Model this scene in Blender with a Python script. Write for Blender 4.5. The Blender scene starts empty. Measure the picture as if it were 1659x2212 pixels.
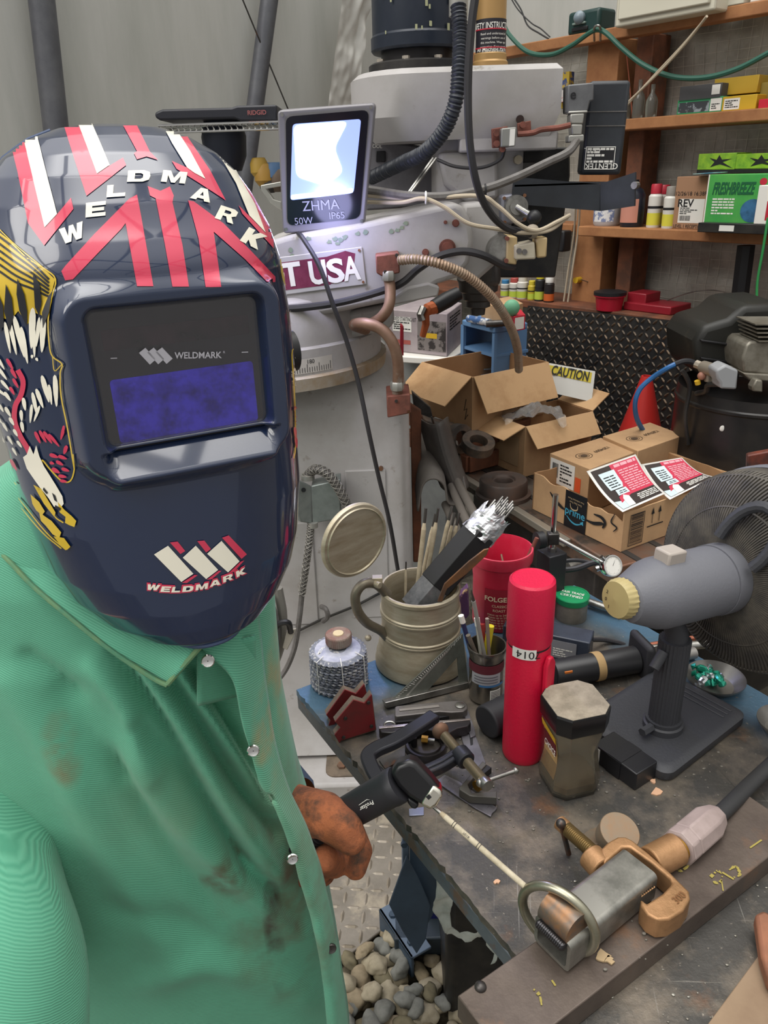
import bpy,bmesh,math,random
from mathutils import Vector as V,Matrix,noise
from mathutils.bvhtree import BVHTree
random.seed(7)
PI=math.pi
SC=bpy.context.scene
COL=SC.collection
# camera
F,PITCH,ROLL,CH=1650.0,math.radians(24),math.radians(-1.85),1.72
cd=bpy.data.cameras.new('camera');cam=bpy.data.objects.new('camera',cd);COL.objects.link(cam)
CR=Matrix.Rotation(PI/2-PITCH,3,'X')@Matrix.Rotation(ROLL,3,'Z')
cam.matrix_world=Matrix.Translation((0,0,CH))@CR.to_4x4()
cd.sensor_fit='HORIZONTAL';cd.sensor_width=36;cd.lens=36*F/1659;cd.clip_start=.02
SC.camera=cam
SC.view_settings.view_transform='Standard';SC.view_settings.look='None'
SC.view_settings.gamma=1;SC.view_settings.use_curve_mapping=False
SC.view_settings.exposure=0.14
# daylight through the translucent roof
w=bpy.data.worlds.new('world');SC.world=w;w.use_nodes=True
nt=w.node_tree;bg=nt.nodes['Background']
tc=nt.nodes.new('ShaderNodeTexCoord');sx=nt.nodes.new('ShaderNodeSeparateXYZ');rp=nt.nodes.new('ShaderNodeValToRGB')
nt.links.new(tc.outputs['Generated'],sx.inputs[0]);nt.links.new(sx.outputs['Z'],rp.inputs[0]);nt.links.new(rp.outputs[0],bg.inputs[0])
rp.color_ramp.elements[0].position=0.0;rp.color_ramp.elements[0].color=(.33,.32,.31,1)
rp.color_ramp.elements[1].position=.45;rp.color_ramp.elements[1].color=(.72,.71,.69,1);e=rp.color_ramp.elements.new(.85);e.color=(1.5,1.48,1.43,1);e=rp.color_ramp.elements.new(.9);e.color=(1.7,1.68,1.62,1);e=rp.color_ramp.elements.new(.95);e.color=(5.5,5.4,5.2,1)  # narrow bright zenith added to strengthen reflections on the helmet
bg.inputs[1].default_value=1.0
def lamp(name,kind,loc,target,energy,size,color=(1,1,1)):
 l=bpy.data.lights.new(name,kind);l.energy=energy;l.color=color
 if kind=='AREA':l.shape='RECTANGLE';l.size=size[0];l.size_y=size[1]
 if kind=='SUN':l.angle=size
 if kind in('SPOT','POINT'):l.shadow_soft_size=size
 o=bpy.data.objects.new(name,l);COL.objects.link(o);o.location=loc
 o.rotation_euler=(V(target)-V(loc)).to_track_quat('-Z','Y').to_euler()
 return o
sun=lamp('daylight','SUN',(-2.2,-.6,3.6),(0.3,1.2,.8),1.5,math.radians(38),(1,.97,.92))
# picture rays -> places in the workshop
def ray(px,py):return CR@V(((px-829.5)/F,(1106-py)/F,-1))
CAM=V((0,0,CH))
def atz(px,py,z):d=ray(px,py);return CAM+d*((z-CH)/d.z)
def aty(px,py,y):d=ray(px,py);return CAM+d*(y/d.y)
def atp(px,py,p0,n):d=ray(px,py);return CAM+d*((V(p0)-CAM).dot(n)/d.dot(n))
# materials
def lin(h):
 if isinstance(h,str):
  h=h.lstrip('#');c=[int(h[i:i+2],16)/255 for i in(0,2,4)]
  return tuple(x/12.92 if x<=.04045 else((x+.055)/1.055)**2.4 for x in c)
 return tuple(h)
MATS={}
def mat(name,col,rough=.6,metal=0,col2=None,ns=8,lo=.4,hi=.65,bump=0,bs=60,trans=0,alpha=1,coat=0,em=None,ems=0,col3=None,ns3=3,lo3=.55,hi3=.62,ior=1.45,stretch=None):
 if name in MATS:return MATS[name]
 m=bpy.data.materials.new(name);MATS[name]=m;m.use_nodes=True
 N=m.node_tree.nodes;L=m.node_tree.links;b=N['Principled BSDF']
 b.inputs['Base Color'].default_value=(*lin(col),1);b.inputs['Roughness'].default_value=rough;b.inputs['Metallic'].default_value=metal
 b.inputs['Transmission Weight'].default_value=trans;b.inputs['Alpha'].default_value=alpha;b.inputs['Coat Weight'].default_value=coat
 b.inputs['Coat Roughness'].default_value=.05;b.inputs['Coat IOR'].default_value=1.6;b.inputs['IOR'].default_value=ior
 if em:b.inputs['Emission Color'].default_value=(*lin(em),1);b.inputs['Emission Strength'].default_value=ems
 src=None
 def coord(scale):
  t=N.new('ShaderNodeTexCoord');s=N.new('ShaderNodeMapping');L.new(t.outputs['Object'],s.inputs[0])
  if stretch:s.inputs['Scale'].default_value=stretch
  n=N.new('ShaderNodeTexNoise');n.inputs['Scale'].default_value=scale;n.inputs['Detail'].default_value=6;n.inputs['Roughness'].default_value=.65
  L.new(s.outputs[0],n.inputs[0]);return n
 def mix(a,colb,nsc,l,h):
  n=coord(nsc);r=N.new('ShaderNodeValToRGB');r.color_ramp.elements[0].position=l;r.color_ramp.elements[1].position=h
  L.new(n.outputs[0],r.inputs[0]);x=N.new('ShaderNodeMix');x.data_type='RGBA';L.new(r.outputs[0],x.inputs[0])
  if a is None:x.inputs[6].default_value=(*lin(col),1)
  else:L.new(a,x.inputs[6])
  x.inputs[7].default_value=(*lin(colb),1);return x.outputs[2]
 if col2 is not None:src=mix(src,col2,ns,lo,hi)
 if col3 is not None:src=mix(src,col3,ns3,lo3,hi3)
 if src is not None:L.new(src,b.inputs['Base Color'])
 if bump:
  n=coord(bs);bp=N.new('ShaderNodeBump');bp.inputs['Strength'].default_value=bump;bp.inputs['Distance'].default_value=.002
  L.new(n.outputs[0],bp.inputs['Height']);L.new(bp.outputs[0],b.inputs['Normal'])
 return m
# mesh builder
def frame(o,x,y):
 x=V(x).normalized();z=x.cross(V(y)).normalized();y=z.cross(x)
 m=Matrix((x,y,z)).transposed().to_4x4();m.translation=V(o);return m
def axis(a,b):
 z=(V(b)-V(a)).normalized();x=V((0,0,1)).cross(z)
 if x.length<1e-4:x=V((1,0,0))
 x.normalize();m=Matrix((x,z.cross(x),z)).transposed().to_4x4();m.translation=V(a);return m
def TR(x,y,z):return Matrix.Translation((x,y,z))
def RX(d):return Matrix.Rotation(math.radians(d),4,'X')
def RY(d):return Matrix.Rotation(math.radians(d),4,'Y')
def RZ(d):return Matrix.Rotation(math.radians(d),4,'Z')
def catmull(P,n=6):
 P=[V(p) for p in P]
 if len(P)<3:return P
 Q=[P[0]*2-P[1]]+P+[P[-1]*2-P[-2]];out=[]
 for i in range(1,len(Q)-2):
  for k in range(n):
   t=k/n;a,b,c,d=Q[i-1:i+3]
   out.append(.5*((2*b)+(c-a)*t+(2*a-5*b+4*c-d)*t*t+(3*b-a-3*c+d)*t**3))
 return out+[P[-1]]
def wm(o):
 m=o.matrix_basis.copy();p=o.parent
 while p:m=p.matrix_basis@m;p=p.parent
 return m
class G:
 def __init__(s,M=None):s.v=[];s.f=[];s.M=M or Matrix.Identity(4)
 def add(s,vs,fs,M=None):
  M=s.M@M if M is not None else s.M;k=len(s.v)
  s.v+=[M@V(v) for v in vs];s.f+=[tuple(i+k for i in f) for f in fs];return s
 def box(s,c,d,M=None):
  x,y,z=c;a,b,e=(q/2 for q in d)
  vs=[(x+i*a,y+j*b,z+k*e) for k in(-1,1) for j in(-1,1) for i in(-1,1)]
  return s.add(vs,[(0,2,3,1),(4,5,7,6),(0,1,5,4),(2,6,7,3),(0,4,6,2),(1,3,7,5)],M)
 def lathe(s,prof,n=32,M=None,cap=(1,1),r=None):
  vs=[];fs=[]
  for j,(rr,z) in enumerate(prof):
   for i in range(n):
    a=2*PI*i/n;k=r(a,j) if r else 1;vs.append((rr*k*math.cos(a),rr*k*math.sin(a),z))
  for j in range(len(prof)-1):
   for i in range(n):fs.append((j*n+i,j*n+(i+1)%n,(j+1)*n+(i+1)%n,(j+1)*n+i))
  if cap[0]:fs.append(tuple(range(n-1,-1,-1)))
  if cap[1]:fs.append(tuple((len(prof)-1)*n+i for i in range(n)))
  return s.add(vs,fs,M)
 def cyl(s,a,b,r,r2=None,n=24,cap=(1,1)):
  L=(V(b)-V(a)).length;return s.lathe([(r,0),(r if r2 is None else r2,L)],n,axis(a,b),cap)
 def tube(s,P,r,n=8,cap=True,closed=False):
  P=[V(p) for p in P];m=len(P);vs=[];fs=[]
  up=None
  for i,p in enumerate(P):
   if closed:t=P[(i+1)%m]-P[i-1]
   else:t=P[min(i+1,m-1)]-P[max(i-1,0)]
   if t.length<1e-9:t=V((0,0,1))
   t.normalize()
   if up is None:
    up=V((0,0,1)) if abs(t.z)<.9 else V((1,0,0))
   up=(up-t*up.dot(t))
   if up.length<1e-6:up=t.orthogonal()
   up.normalize();bi=t.cross(up);rr=r[i] if isinstance(r,(list,tuple)) else r
   for k in range(n):
    a=2*PI*k/n;vs.append(p+(up*math.cos(a)+bi*math.sin(a))*rr)
  for j in range(m if closed else m-1):
   for i in range(n):fs.append((j*n+i,j*n+(i+1)%n,((j+1)%m)*n+(i+1)%n,((j+1)%m)*n+i))
  if cap and not closed:fs.append(tuple(range(n-1,-1,-1)));fs.append(tuple((m-1)*n+i for i in range(n)))
  return s.add(vs,fs)
 def prism(s,poly,z0,z1,M=None,inset=0):
  n=len(poly);A=sum(poly[i][0]*poly[(i+1)%n][1]-poly[(i+1)%n][0]*poly[i][1] for i in range(n))
  if A<0:poly=poly[::-1]
  vs=[(x,y,z0) for x,y in poly]+[(x,y,z1) for x,y in poly]
  fs=[tuple(range(n-1,-1,-1)),tuple(range(n,2*n))]+[(i,(i+1)%n,(i+1)%n+n,i+n) for i in range(n)]
  return s.add(vs,fs,M)
 def sphere(s,c,r,n=16,M=None,sc=(1,1,1)):
  pr=[(max(1e-5,math.sin(PI*j/(n//2))),-math.cos(PI*j/(n//2))) for j in range(n//2+1)]
  m=Matrix.Translation(c)@Matrix.Diagonal((r*sc[0],r*sc[1],r*sc[2],1))
  return s.lathe(pr,n,(M@m) if M is not None else m)
 def grid(s,fn,nu,nv,closeu=False,th=0):
  vs=[fn(i/nu,j/nv) for j in range(nv+1) for i in range(nu+(0 if closeu else 1))];w_=nu+(0 if closeu else 1)
  fs=[(j*w_+i,j*w_+(i+1)%w_,(j+1)*w_+(i+1)%w_,(j+1)*w_+i) for j in range(nv) for i in range(nu)]
  return s.add(vs,fs)
 def slab(s,px,p0,n,th):
  n=V(n).normalized();a=[atp(x,y,p0,n) for x,y in px];k=n if n.dot(ray(829,1106))>0 else-n
  b=[q+k*th for q in a];m=len(a)
  return s.add(a+b,[tuple(range(m)),tuple(range(2*m-1,m-1,-1))]+[((i+1)%m,i,i+m,(i+1)%m+m) for i in range(m)])
 def obj(s,name,m,parent=None,bevel=0,smooth=35,local=False,seg=2,solid=0,fixn=True,origin=None):
  me=bpy.data.meshes.new(name);o=bpy.data.objects.new(name,me)
  vs=s.v
  if parent is not None:
   o.parent=parent
   if not local:inv=wm(parent).inverted();vs=[inv@v for v in vs]
  elif not local:
   if origin is None:
    mn=[min(v[i] for v in vs) for i in range(3)];mx=[max(v[i] for v in vs) for i in range(3)]
    origin=V(((mn[0]+mx[0])/2,(mn[1]+mx[1])/2,mn[2]))
   o.location=origin;vs=[v-V(origin) for v in vs]
  me.from_pydata([tuple(v) for v in vs],[],s.f)
  if fixn:
   bm=bmesh.new();bm.from_mesh(me);bmesh.ops.recalc_face_normals(bm,faces=bm.faces);bm.to_mesh(me);bm.free()
  me.materials.append(m)
  if smooth:
   me.polygons.foreach_set('use_smooth',[True]*len(me.polygons));me.set_sharp_from_angle(angle=math.radians(smooth))
  if bevel:
   b=o.modifiers.new('bevel','BEVEL');b.width=bevel;b.segments=seg;b.limit_method='ANGLE';b.angle_limit=math.radians(40)
  if solid:
   b=o.modifiers.new('solid','SOLIDIFY');b.thickness=solid
  me.update();COL.objects.link(o);return o
def tag(o,label=None,cat=None,group=None,kind=None):
 if label:o['label']=label
 if cat:o['category']=cat
 if group:o['group']=group
 if kind:o['kind']=kind
 return o
def thing(name,label,cat,loc=(0,0,0),rz=0,group=None):
 o=bpy.data.objects.new(name,None);COL.objects.link(o);o.location=loc;o.rotation_euler=(0,0,rz);o.empty_display_size=.05
 return tag(o,label,cat,group)
def rootat(name,label,cat,M,group=None):
 o=thing(name,label,cat,(0,0,0),0,group);o.matrix_basis=M;return o
def struct(o):return tag(o,kind='structure')
def dup(root,M=None,label=None,group=None):
 def cp(o,p):
  c=o.copy();COL.objects.link(c);c.parent=p
  for ch in[q for q in list(o.children)]:cp(ch,c)
  return c
 r=cp(root,None)
 if M is not None:r.matrix_basis=M
 if label:r['label']=label
 if group:r['group']=group
 return r
def wire(name,label,cat,pts,r,m,parent=None,n=8,sm=8,g=None):
 P=catmull([aty(*p) if len(p)==3 else V(p[:3]) for p in pts],sm)
 o=G().tube(P,r,n).obj(name,m,parent)
 if parent is None:tag(o,label,cat,g)
 return o
# lettering and printed marks
def text2d(s,bold=.0,shear=0,sp=1.0):
 c=bpy.data.curves.new('t','FONT');c.body=s;c.size=1;c.offset=bold;c.shear=shear;c.space_character=sp
 c.align_x='CENTER';c.align_y='CENTER';c.resolution_u=3
 o=bpy.data.objects.new('t',c);COL.objects.link(o);dg=bpy.context.evaluated_depsgraph_get()
 me=bpy.data.meshes.new_from_object(o.evaluated_get(dg));vs=[(v.co.x,v.co.y) for v in me.vertices];fs=[tuple(p.vertices) for p in me.polygons]
 bpy.data.objects.remove(o);bpy.data.curves.remove(c);bpy.data.meshes.remove(me);return vs,fs
def cut2d(vs,fs,step):
 bm=bmesh.new();bv=[bm.verts.new((x,y,0)) for x,y in vs]
 for f in fs:
  try:bm.faces.new([bv[i] for i in f])
  except ValueError:pass
 bm.normal_update();bmesh.ops.triangulate(bm,faces=bm.faces)
 xs=[v[0] for v in vs];ys=[v[1] for v in vs]
 for ax,(a,b) in enumerate(((min(xs),max(xs)),(min(ys),max(ys)))):
  k=a+step
  while k<b:
   n=(1,0,0) if ax==0 else(0,1,0);co=(k,0,0) if ax==0 else(0,k,0)
   bmesh.ops.bisect_plane(bm,geom=bm.verts[:]+bm.edges[:]+bm.faces[:],plane_co=co,plane_no=n);k+=step
 bm.verts.index_update();v2=[(v.co.x,v.co.y) for v in bm.verts];f2=[tuple(v.index for v in f.verts) for f in bm.faces];bm.free();return v2,f2
def text(s,M,size,m,parent,name='lettering',bold=.0,th=.0006,wid=None,shear=0):
 vs,fs=text2d(s,bold,shear);k=1
 xs=[v[0] for v in vs];ys=[v[1] for v in vs];cx=(min(xs)+max(xs))/2;cy=(min(ys)+max(ys))/2
 if wid:k=wid/((max(xs)-min(xs))*size)
 g=G(M);g.add([((x-cx)*size*k,(y-cy)*size,th) for x,y in vs],fs)
 return g.obj(name,m,parent,smooth=0,fixn=False)
def textcyl(s,M,R,ang,z,size,m,parent,name='lettering',bold=.0,wid=None,off=.0006,rot=0):
 vs,fs=text2d(s,bold);xs=[v[0] for v in vs];k=1
 if wid:k=wid/((max(xs)-min(xs))*size)
 cx=(max(xs)+min(xs))/2;vs=[((x-cx)*size*k,y*size) for x,y in vs]
 c_,s_=math.cos(rot),math.sin(rot);vs=[(x*c_-y*s_,x*s_+y*c_) for x,y in vs]
 vs,fs=cut2d(vs,fs,R*.25)
 g=G(M);g.add([((R+off)*math.cos(ang+x/R),(R+off)*math.sin(ang+x/R),z+y) for x,y in vs],fs)
 return g.obj(name,m,parent,smooth=0,fixn=False)
def patchcyl(M,R,a0,a1,z0,z1,m,parent,name='label',off=.0004,n=12,R2=None):
 g=G(M);g.grid(lambda u,v:((R if R2 is None else R+(R2-R)*v)*math.cos(a0+(a1-a0)*u)*(1+off/R),(R if R2 is None else R+(R2-R)*v)*math.sin(a0+(a1-a0)*u)*(1+off/R),z0+(z1-z0)*v),n,1)
 return g.obj(name,m,parent)
def quadat(M,x0,y0,x1,y1,m,parent,name='label',th=.0004):
 return G(M).box(((x0+x1)/2,(y0+y1)/2,th/2),(x1-x0,y1-y0,th)).obj(name,m,parent)
def lines(M,x0,y0,x1,y1,n,m,parent,name='small_print',th=.0007,fill=.5,seed=1,words=3):
 rr=random.Random(seed);g=G(M);h=(y1-y0)/n
 for i in range(n):
  x=x0;yy=y1-h*(i+.5)
  while x<x1:
   w_=(x1-x0)*rr.uniform(.08,.28);e=min(x+w_,x1)
   g.add([(x,yy-h*fill/2,th),(e,yy-h*fill/2,th),(e,yy+h*fill/2,th),(x,yy+h*fill/2,th)],[(0,1,2,3)]);x=e+(x1-x0)*.03
   if rr.random()<.1:break
 return g.obj(name,m,parent,smooth=0,fixn=False)
def barcode(M,x0,y0,x1,y1,m,parent,seed=2):
 rr=random.Random(seed);g=G(M);x=x0
 while x<x1:
  w_=(x1-x0)*rr.choice((.012,.02,.035));g.add([(x,y0,.0007),(x+w_,y0,.0007),(x+w_,y1,.0007),(x,y1,.0007)],[(0,1,2,3)]);x+=w_+(x1-x0)*rr.choice((.015,.025))
 return g.obj('barcode',m,parent,smooth=0,fixn=False)
m_black=mat('black_plastic','#1b1b1e',.45,bump=.1,bs=200)
m_blackm=mat('black_painted_metal','#232325',.4,.3,'#3a3835',12)
m_white=mat('white_paint','#e6e3dc',.5)
m_paper=mat('white_label_paper','#e2e0da',.7)
m_ink=mat('black_ink','#17171a',.6)
m_inkw=mat('white_ink','#e6e4dd',.6)
m_steel=mat('bare_steel','#a9a8a3',.32,.9,'#6f6d69',20)
m_dsteel=mat('dark_steel','#5a5856',.42,.75,'#3a3634',15,col3='#6b4a38',ns3=9)
m_chrome=mat('chrome','#d6d6d4',.12,1)
m_grey=mat('mill_grey_paint','#aaa7a6',.5,0,'#98948f',5,.45,.75,.25,40,col3='#857f75',ns3=22,lo3=.62,hi3=.72)
m_rust=mat('red_oxide','#7d4a3e',.7,.1,'#5e3a30',25,bump=.3,bs=150)
m_rusty=mat('rusty_steel','#6a5648',.65,.4,'#8a5a3c',14,bump=.3,bs=120)
m_card=mat('cardboard','#b7946e',.85,0,'#a68462',6,bump=.15,bs=90)
m_card2=mat('cardboard_inside','#a37d58',.9,0,'#94704e',6)
m_wood=mat('timber','#a9764c',.7,0,'#8a5a38',9,.35,.7,.3,60,stretch=(1,1,1))
m_wooddk=mat('old_reddish_timber','#7a4a33',.75,0,'#55382a',12,bump=.3)
m_rub=mat('black_rubber','#26262a',.6,bump=.1,bs=150)
m_cable=mat('grey_cable','#6a6765',.55,0,'#56524e',30)
m_glass=mat('clear_glass','#eef4ee',.03,trans=1,ior=1.45)
# THE SHELL
P0=aty(1290,400,3.2);P0.z=0
WX=V((.628,-.778,0)).normalized();WY=V((.778,.628,0)).normalized()
WM=Matrix((WX,WY,V((0,0,1)))).transposed().to_4x4();WM.translation=P0
def wq(px,py,off=0):
 q=WM.inverted()@atp(px,py,P0-WY*off,WY);return q.x,q.z
m_fab=mat('roof_fabric','#b9b9b4',.75,0,'#a9aaa4',2.5,.4,.7,.2,6,col3='#9fb0a4',ns3=3.5,lo3=.68,hi3=.74,stretch=(2.5,2.5,.35))
m_foil=mat('silver_foil_insulation','#b3afa6',.42,.3,'#8a867d',5,.4,.65,1.0,22)
m_plate=mat('worn_floor_plate','#8a8378',.55,.35,'#6e675c',9,.35,.7,.3,60,col3='#a09684',ns3=5)
m_frame=mat('arch_steel','#55565c',.5,.3,'#65666a',10)
g=G().box((1,3,-.06),(9,9,.04));struct(g.obj('floor',mat('compacted_earth','#5b564c',.95,0,'#48443c',12,bump=.8,bs=40)))
sl=WM.inverted()@V((.17,4.05,0));SL=sl.x;SRT=2.2
def wbox(g,s0,s1,y0,y1,z0,z1):return g.box(((s0+s1)/2,(y0+y1)/2,(z0+z1)/2),(s1-s0,y1-y0,z1-z0),WM)
ztop=wq(1360,62)[1]
g=G();nu,nv=140,120
def foil(u,v):
 s=SL-.2+(SRT-SL+.2)*u;z=ztop*v
 k=.012*noise.noise((s*7,z*5,1))+.02*noise.noise((s*2.3,z*9,4))+.006*noise.noise((s*22,z*14,2))
 return WM@V((s,.16+k,z))
struct(g.grid(foil,nu,nv).obj('wall_right',m_foil,fixn=False))
g=G()
for i in range(90):
 s=SL+(SRT-SL)*i/90;g.add([foil(i/90,v/30)-WY*.003+WX*e for v in range(31) for e in(0,.0014)],[(2*v,2*v+1,2*v+3,2*v+2) for v in range(30)])
for j in range(70):
 g.add([foil(u/40,j/70)-WY*.002+V((0,0,e)) for u in range(41) for e in(0,.0014)],[(2*v,2*v+1,2*v+3,2*v+2) for v in range(40)])
struct(g.obj('trim_foil_mesh',mat('foil_thread','#c9c5ba',.5,.3),fixn=False,smooth=0))
g=G();wbox(g,SL-.3,SRT,.10,.16,ztop,4.2);struct(g.obj('wall_upper_right',m_fab))
L0=V((.17,4.05,0));LD=V((-.778,-.628,0));LN=V((.628,-.778,0))
def fabw(u,v):
 q=L0+LD*(-.3+2.9*u);z=4.2*v;return q+V((0,0,z))+LN*(.02*noise.noise((u*6,v*4,2))-.0*v)
struct(G().grid(fabw,60,60).obj('wall_left',m_fab,fixn=False))
def lq(px,py,off=.0):return atp(px,py,L0+LN*off,LN)
for k,(a,b,r) in enumerate((((73,-150),(175,760),.042),((598,-120),(520,460),.034))):
 struct(G().cyl(lq(*a,.08),lq(*b,.08),r,n=20).obj('trim_arch_post',m_frame))
fl=[lq(x,y,.16) for x,y in((812,-60),(738,-60),(752,300),(690,300))]
def flap(u,v):
 a=V(fl[0]).lerp(V(fl[1]),u);b=V(fl[2]).lerp(V(fl[3]),u)
 p=a.lerp(b,v);return p+LN*(.014*math.sin(v*14+3*noise.noise((u*3,v*4,0)))*(1-u)+.03*u+.008*noise.noise((u*6,v*12,5)))
tag(G().grid(flap,24,110).obj('fabric_flap',mat('white_fabric','#c9c8c3',.7,0,'#b5b4ae',5,bump=.1),fixn=False),'pale crinkled strip of loose tent fabric hanging left of the milling machine motor','fabric flap')
tag(G().tube([lq(512,-30,.1),lq(624,240,.1)],.003,6).obj('guy_wire',m_dsteel),'thin dark straight wire running down the pale left wall','wire')
g=G()
for y in(-2.0,-.9,.3):
 g.tube([(1.9*math.cos(a),y,2.2+1.15*math.sin(a)) for a in[PI*i/16 for i in range(17)]],.03,8)
for x in(-1.4,-.6,.4,1.3):g.box((x,-1,2.22+1.15*math.sqrt(1-(x/1.9)**2)),(.05,3.6,.04))
struct(g.obj('trim_roof_hoops',m_frame))
# timber posts, rails and shelves
def timber(name,label,s0,s1,y0,y1,z0,z1,cat,m=m_wood,slope=None):
 g=G();wbox(g,s0,s1,y0,y1,z0,z1);o=g.obj(name,m,bevel=.004);return tag(o,label,cat)
s0,_=wq(1243,500);s1,_=wq(1305,500)
timber('timber_post','wide orange brown timber post behind the black servo motor',s0,s1,0,.14,0,ztop-.02,'post')
s0,_=wq(1345,400,-.02);s1,_=wq(1378,400,-.02)
timber('timber_stud','narrow dark timber stud right of the wide post',s0,s1,.03,.14,0,ztop-.02,'post',m_wooddk)  # stud takes the darker timber material
_,za=wq(1360,79,.05);_,zb=wq(1360,52,.05)
timber('timber_rail','long timber top rail under the white fabric carrying the sensor',SL,SRT,-.05,0,za,zb,'rail')
ZR=zb
_,za=wq(1400,278,.07);_,zb=wq(1400,253,.07);Z2=zb
timber('timber_shelf','upper timber shelf carrying black and yellow boxes',wq(1338,270)[0],SRT,-.07,.14,za,zb,'shelf')
_,za=wq(1400,517,.1);_,zb=wq(1400,494,.1);Z3=zb
timber('timber_shelf','lower timber shelf carrying spray cans and glove boxes',wq(1282,500)[0],SRT,-.10,.14,za,zb,'shelf')
timber('timber_shelf','short timber shelf left of the wide post behind the drive motor',wq(1170,490)[0]-.2,wq(1243,490)[0],-.02,.14,Z3-.03,Z3+.0,'shelf')
def sbox(px0,px1,py1,off,z0,dep,name,label,cat,m,par=None,group=None,yaw=0):
 """box standing on a shelf: left and right edges and top from the photo; returns object and the matrix of its front face"""
 a=wq(px0,py1,off);b=wq(px1,py1,off);z1=(a[1]+b[1])/2
 M=WM@TR(a[0],-off,z0)@RZ(yaw);W_,H_=b[0]-a[0],z1-z0
 o=G(M).box((W_/2,dep/2,H_/2),(W_,dep,H_)).obj(name,m,par,bevel=.002)
 if par is None:tag(o,label,cat,group)
 fm=M@RX(90)
 return o,fm,W_,H_
def bottle(px,py1,wpx,off,z0,prof,name,label,cat,parts,group=None):
 """prof parts: list of (name, mat, [(r, z)...]) with r relative to half width and z relative to height"""
 a=wq(px-wpx/2,py1,off)[0];b=wq(px+wpx/2,py1,off)[0];h=wq(px,py1,off)[1]-z0;r=(b-a)/2*.93
 root=rootat(name,label,cat,WM@TR((a+b)/2,-off,z0),group)
 for nm,m,pr in parts:G().lathe([(q*r,z*h) for q,z in pr],24).obj(nm,m,root,local=True)
 return root,r,h
m_gyel=mat('yellow_card','#c9a227',.5);m_red=mat('red_plastic','#c0243a',.4);m_lime=mat('lime_card','#8db52e',.5,0,'#5f8f2a',30)
o,fm,W_,H_=sbox(1470,1560,183,.04,Z2,.12,'tool_box','flat dark grey carton stacked on the green edged carton on the upper shelf','box',mat('dark_card','#4a4a4c',.6))
hh=H_;o.scale.z=.55;o.location.z+=hh*.45;quadat(fm@TR(0,0,.001),W_*.78,H_*.62,W_*.97,H_*.95,m_paper,o)
o,fm,W_,H_=sbox(1465,1562,212,.04,Z2,.12,'parts_box','flat white carton with green edges under the dark grey carton on the upper shelf','box',mat('green_edge','#2f8f5c',.5))
quadat(fm,W_*.03,H_*.12,W_*.72,H_*.8,mat('pale_blue_print','#8f9aa0',.5,0,'#3b3f44',30,.45,.5),o,'picture');quadat(fm,W_*.74,H_*.1,W_*.98,H_*.9,m_paper,o);lines(fm,W_*.77,H_*.2,W_*.95,H_*.6,3,m_ink,o)
o,fm,W_,H_=sbox(1562,1636,206,.04,Z2,.14,'parts_box','bright yellow carton with white label at the front of the upper shelf','box',m_gyel)
quadat(fm,W_*.06,H_*.1,W_*.52,H_*.85,m_paper,o);lines(fm,W_*.1,H_*.2,W_*.48,H_*.75,4,m_ink,o)
o,fm,W_,H_=sbox(1545,1640,166,.0,Z2,.12,'parts_box','yellow carton lying on top of the other yellow carton on the upper shelf','box',mat('dull_yellow_card','#b3922e',.5));o.scale.z=.5;o.location.z+=H_*.5;
o,fm,W_,H_=sbox(1640,1700,212,.04,Z2,.12,'parts_box','red carton at the right end of the upper shelf','box',m_red)
o,fm,W_,H_=sbox(1645,1700,176,-.02,Z2,.1,'parts_box','olive yellow carton behind the red carton on the upper shelf','box',mat('olive_card','#8a7a3a',.5))
m_pglass=mat('bottle_glass','#b9bdb4',.08,trans=.85)
for i,(px,w_) in enumerate(((1356,22),(1385,24),(1412,24))):
 bottle(px,(176,172,182)[i],w_,.0,Z2,None,'glass_bottle',('clear glass bottle beside the timber stud on the upper shelf','clear glass bottle in the middle of three on the upper shelf','clear glass bottle nearest the boxes on the upper shelf')[i],'bottle',[('bottle',m_pglass,[(.9,0),(1,.05),(1,.5),(.8,.62),(.35,.75),(.35,1)])],'clear bottles on the upper shelf')
m_navy=mat('dark_bottle','#23252f',.3);m_peach=mat('peach_label','#c98a78',.6)
r_,rr,hh=bottle(1373,388,46,.04,Z3,None,'chemical_bottle','dark square shouldered bottle with a salmon label behind the motor bracket','bottle',[('bottle',m_navy,[(.95,0),(1,.03),(1,.68),(.75,.8),(.3,.86),(.3,.9)]),('cap',m_black,[(.34,.9),(.34,1)])])
g=G();g.grid(lambda u,v:(rr*1.01*math.cos(-2.4+1.9*u),rr*1.01*math.sin(-2.4+1.9*u),hh*(.1+.5*v)),12,1);g.obj('label',m_peach,r_,local=True)
m_jug=mat('white_jug_plastic','#b9b7b8',.45);m_broth=mat('amber_fill','#8a6a4a',.4)
r_,rr,hh=bottle(1315,440,54,.02,Z3,None,'chemical_jug','round white jug half hidden under the motor bracket on the lower shelf','jug',[('body',m_jug,[(.9,0),(1,.1),(1,.9),(.6,1)])])
g=G();g.grid(lambda u,v:(rr*1.01*math.cos(-2.5+2*u),rr*1.01*math.sin(-2.5+2*u),hh*(.2+.55*v)),12,1);g.obj('label',mat('blue_white_label','#dcdcdc',.6,0,'#7783a6',40,.5,.55),r_,local=True)
m_canw=mat('can_white','#dcd9d2',.3);m_cany=mat('can_yellow','#d6cf4a',.35);m_dkred=mat('cap_red','#b52b3c',.4)
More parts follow.
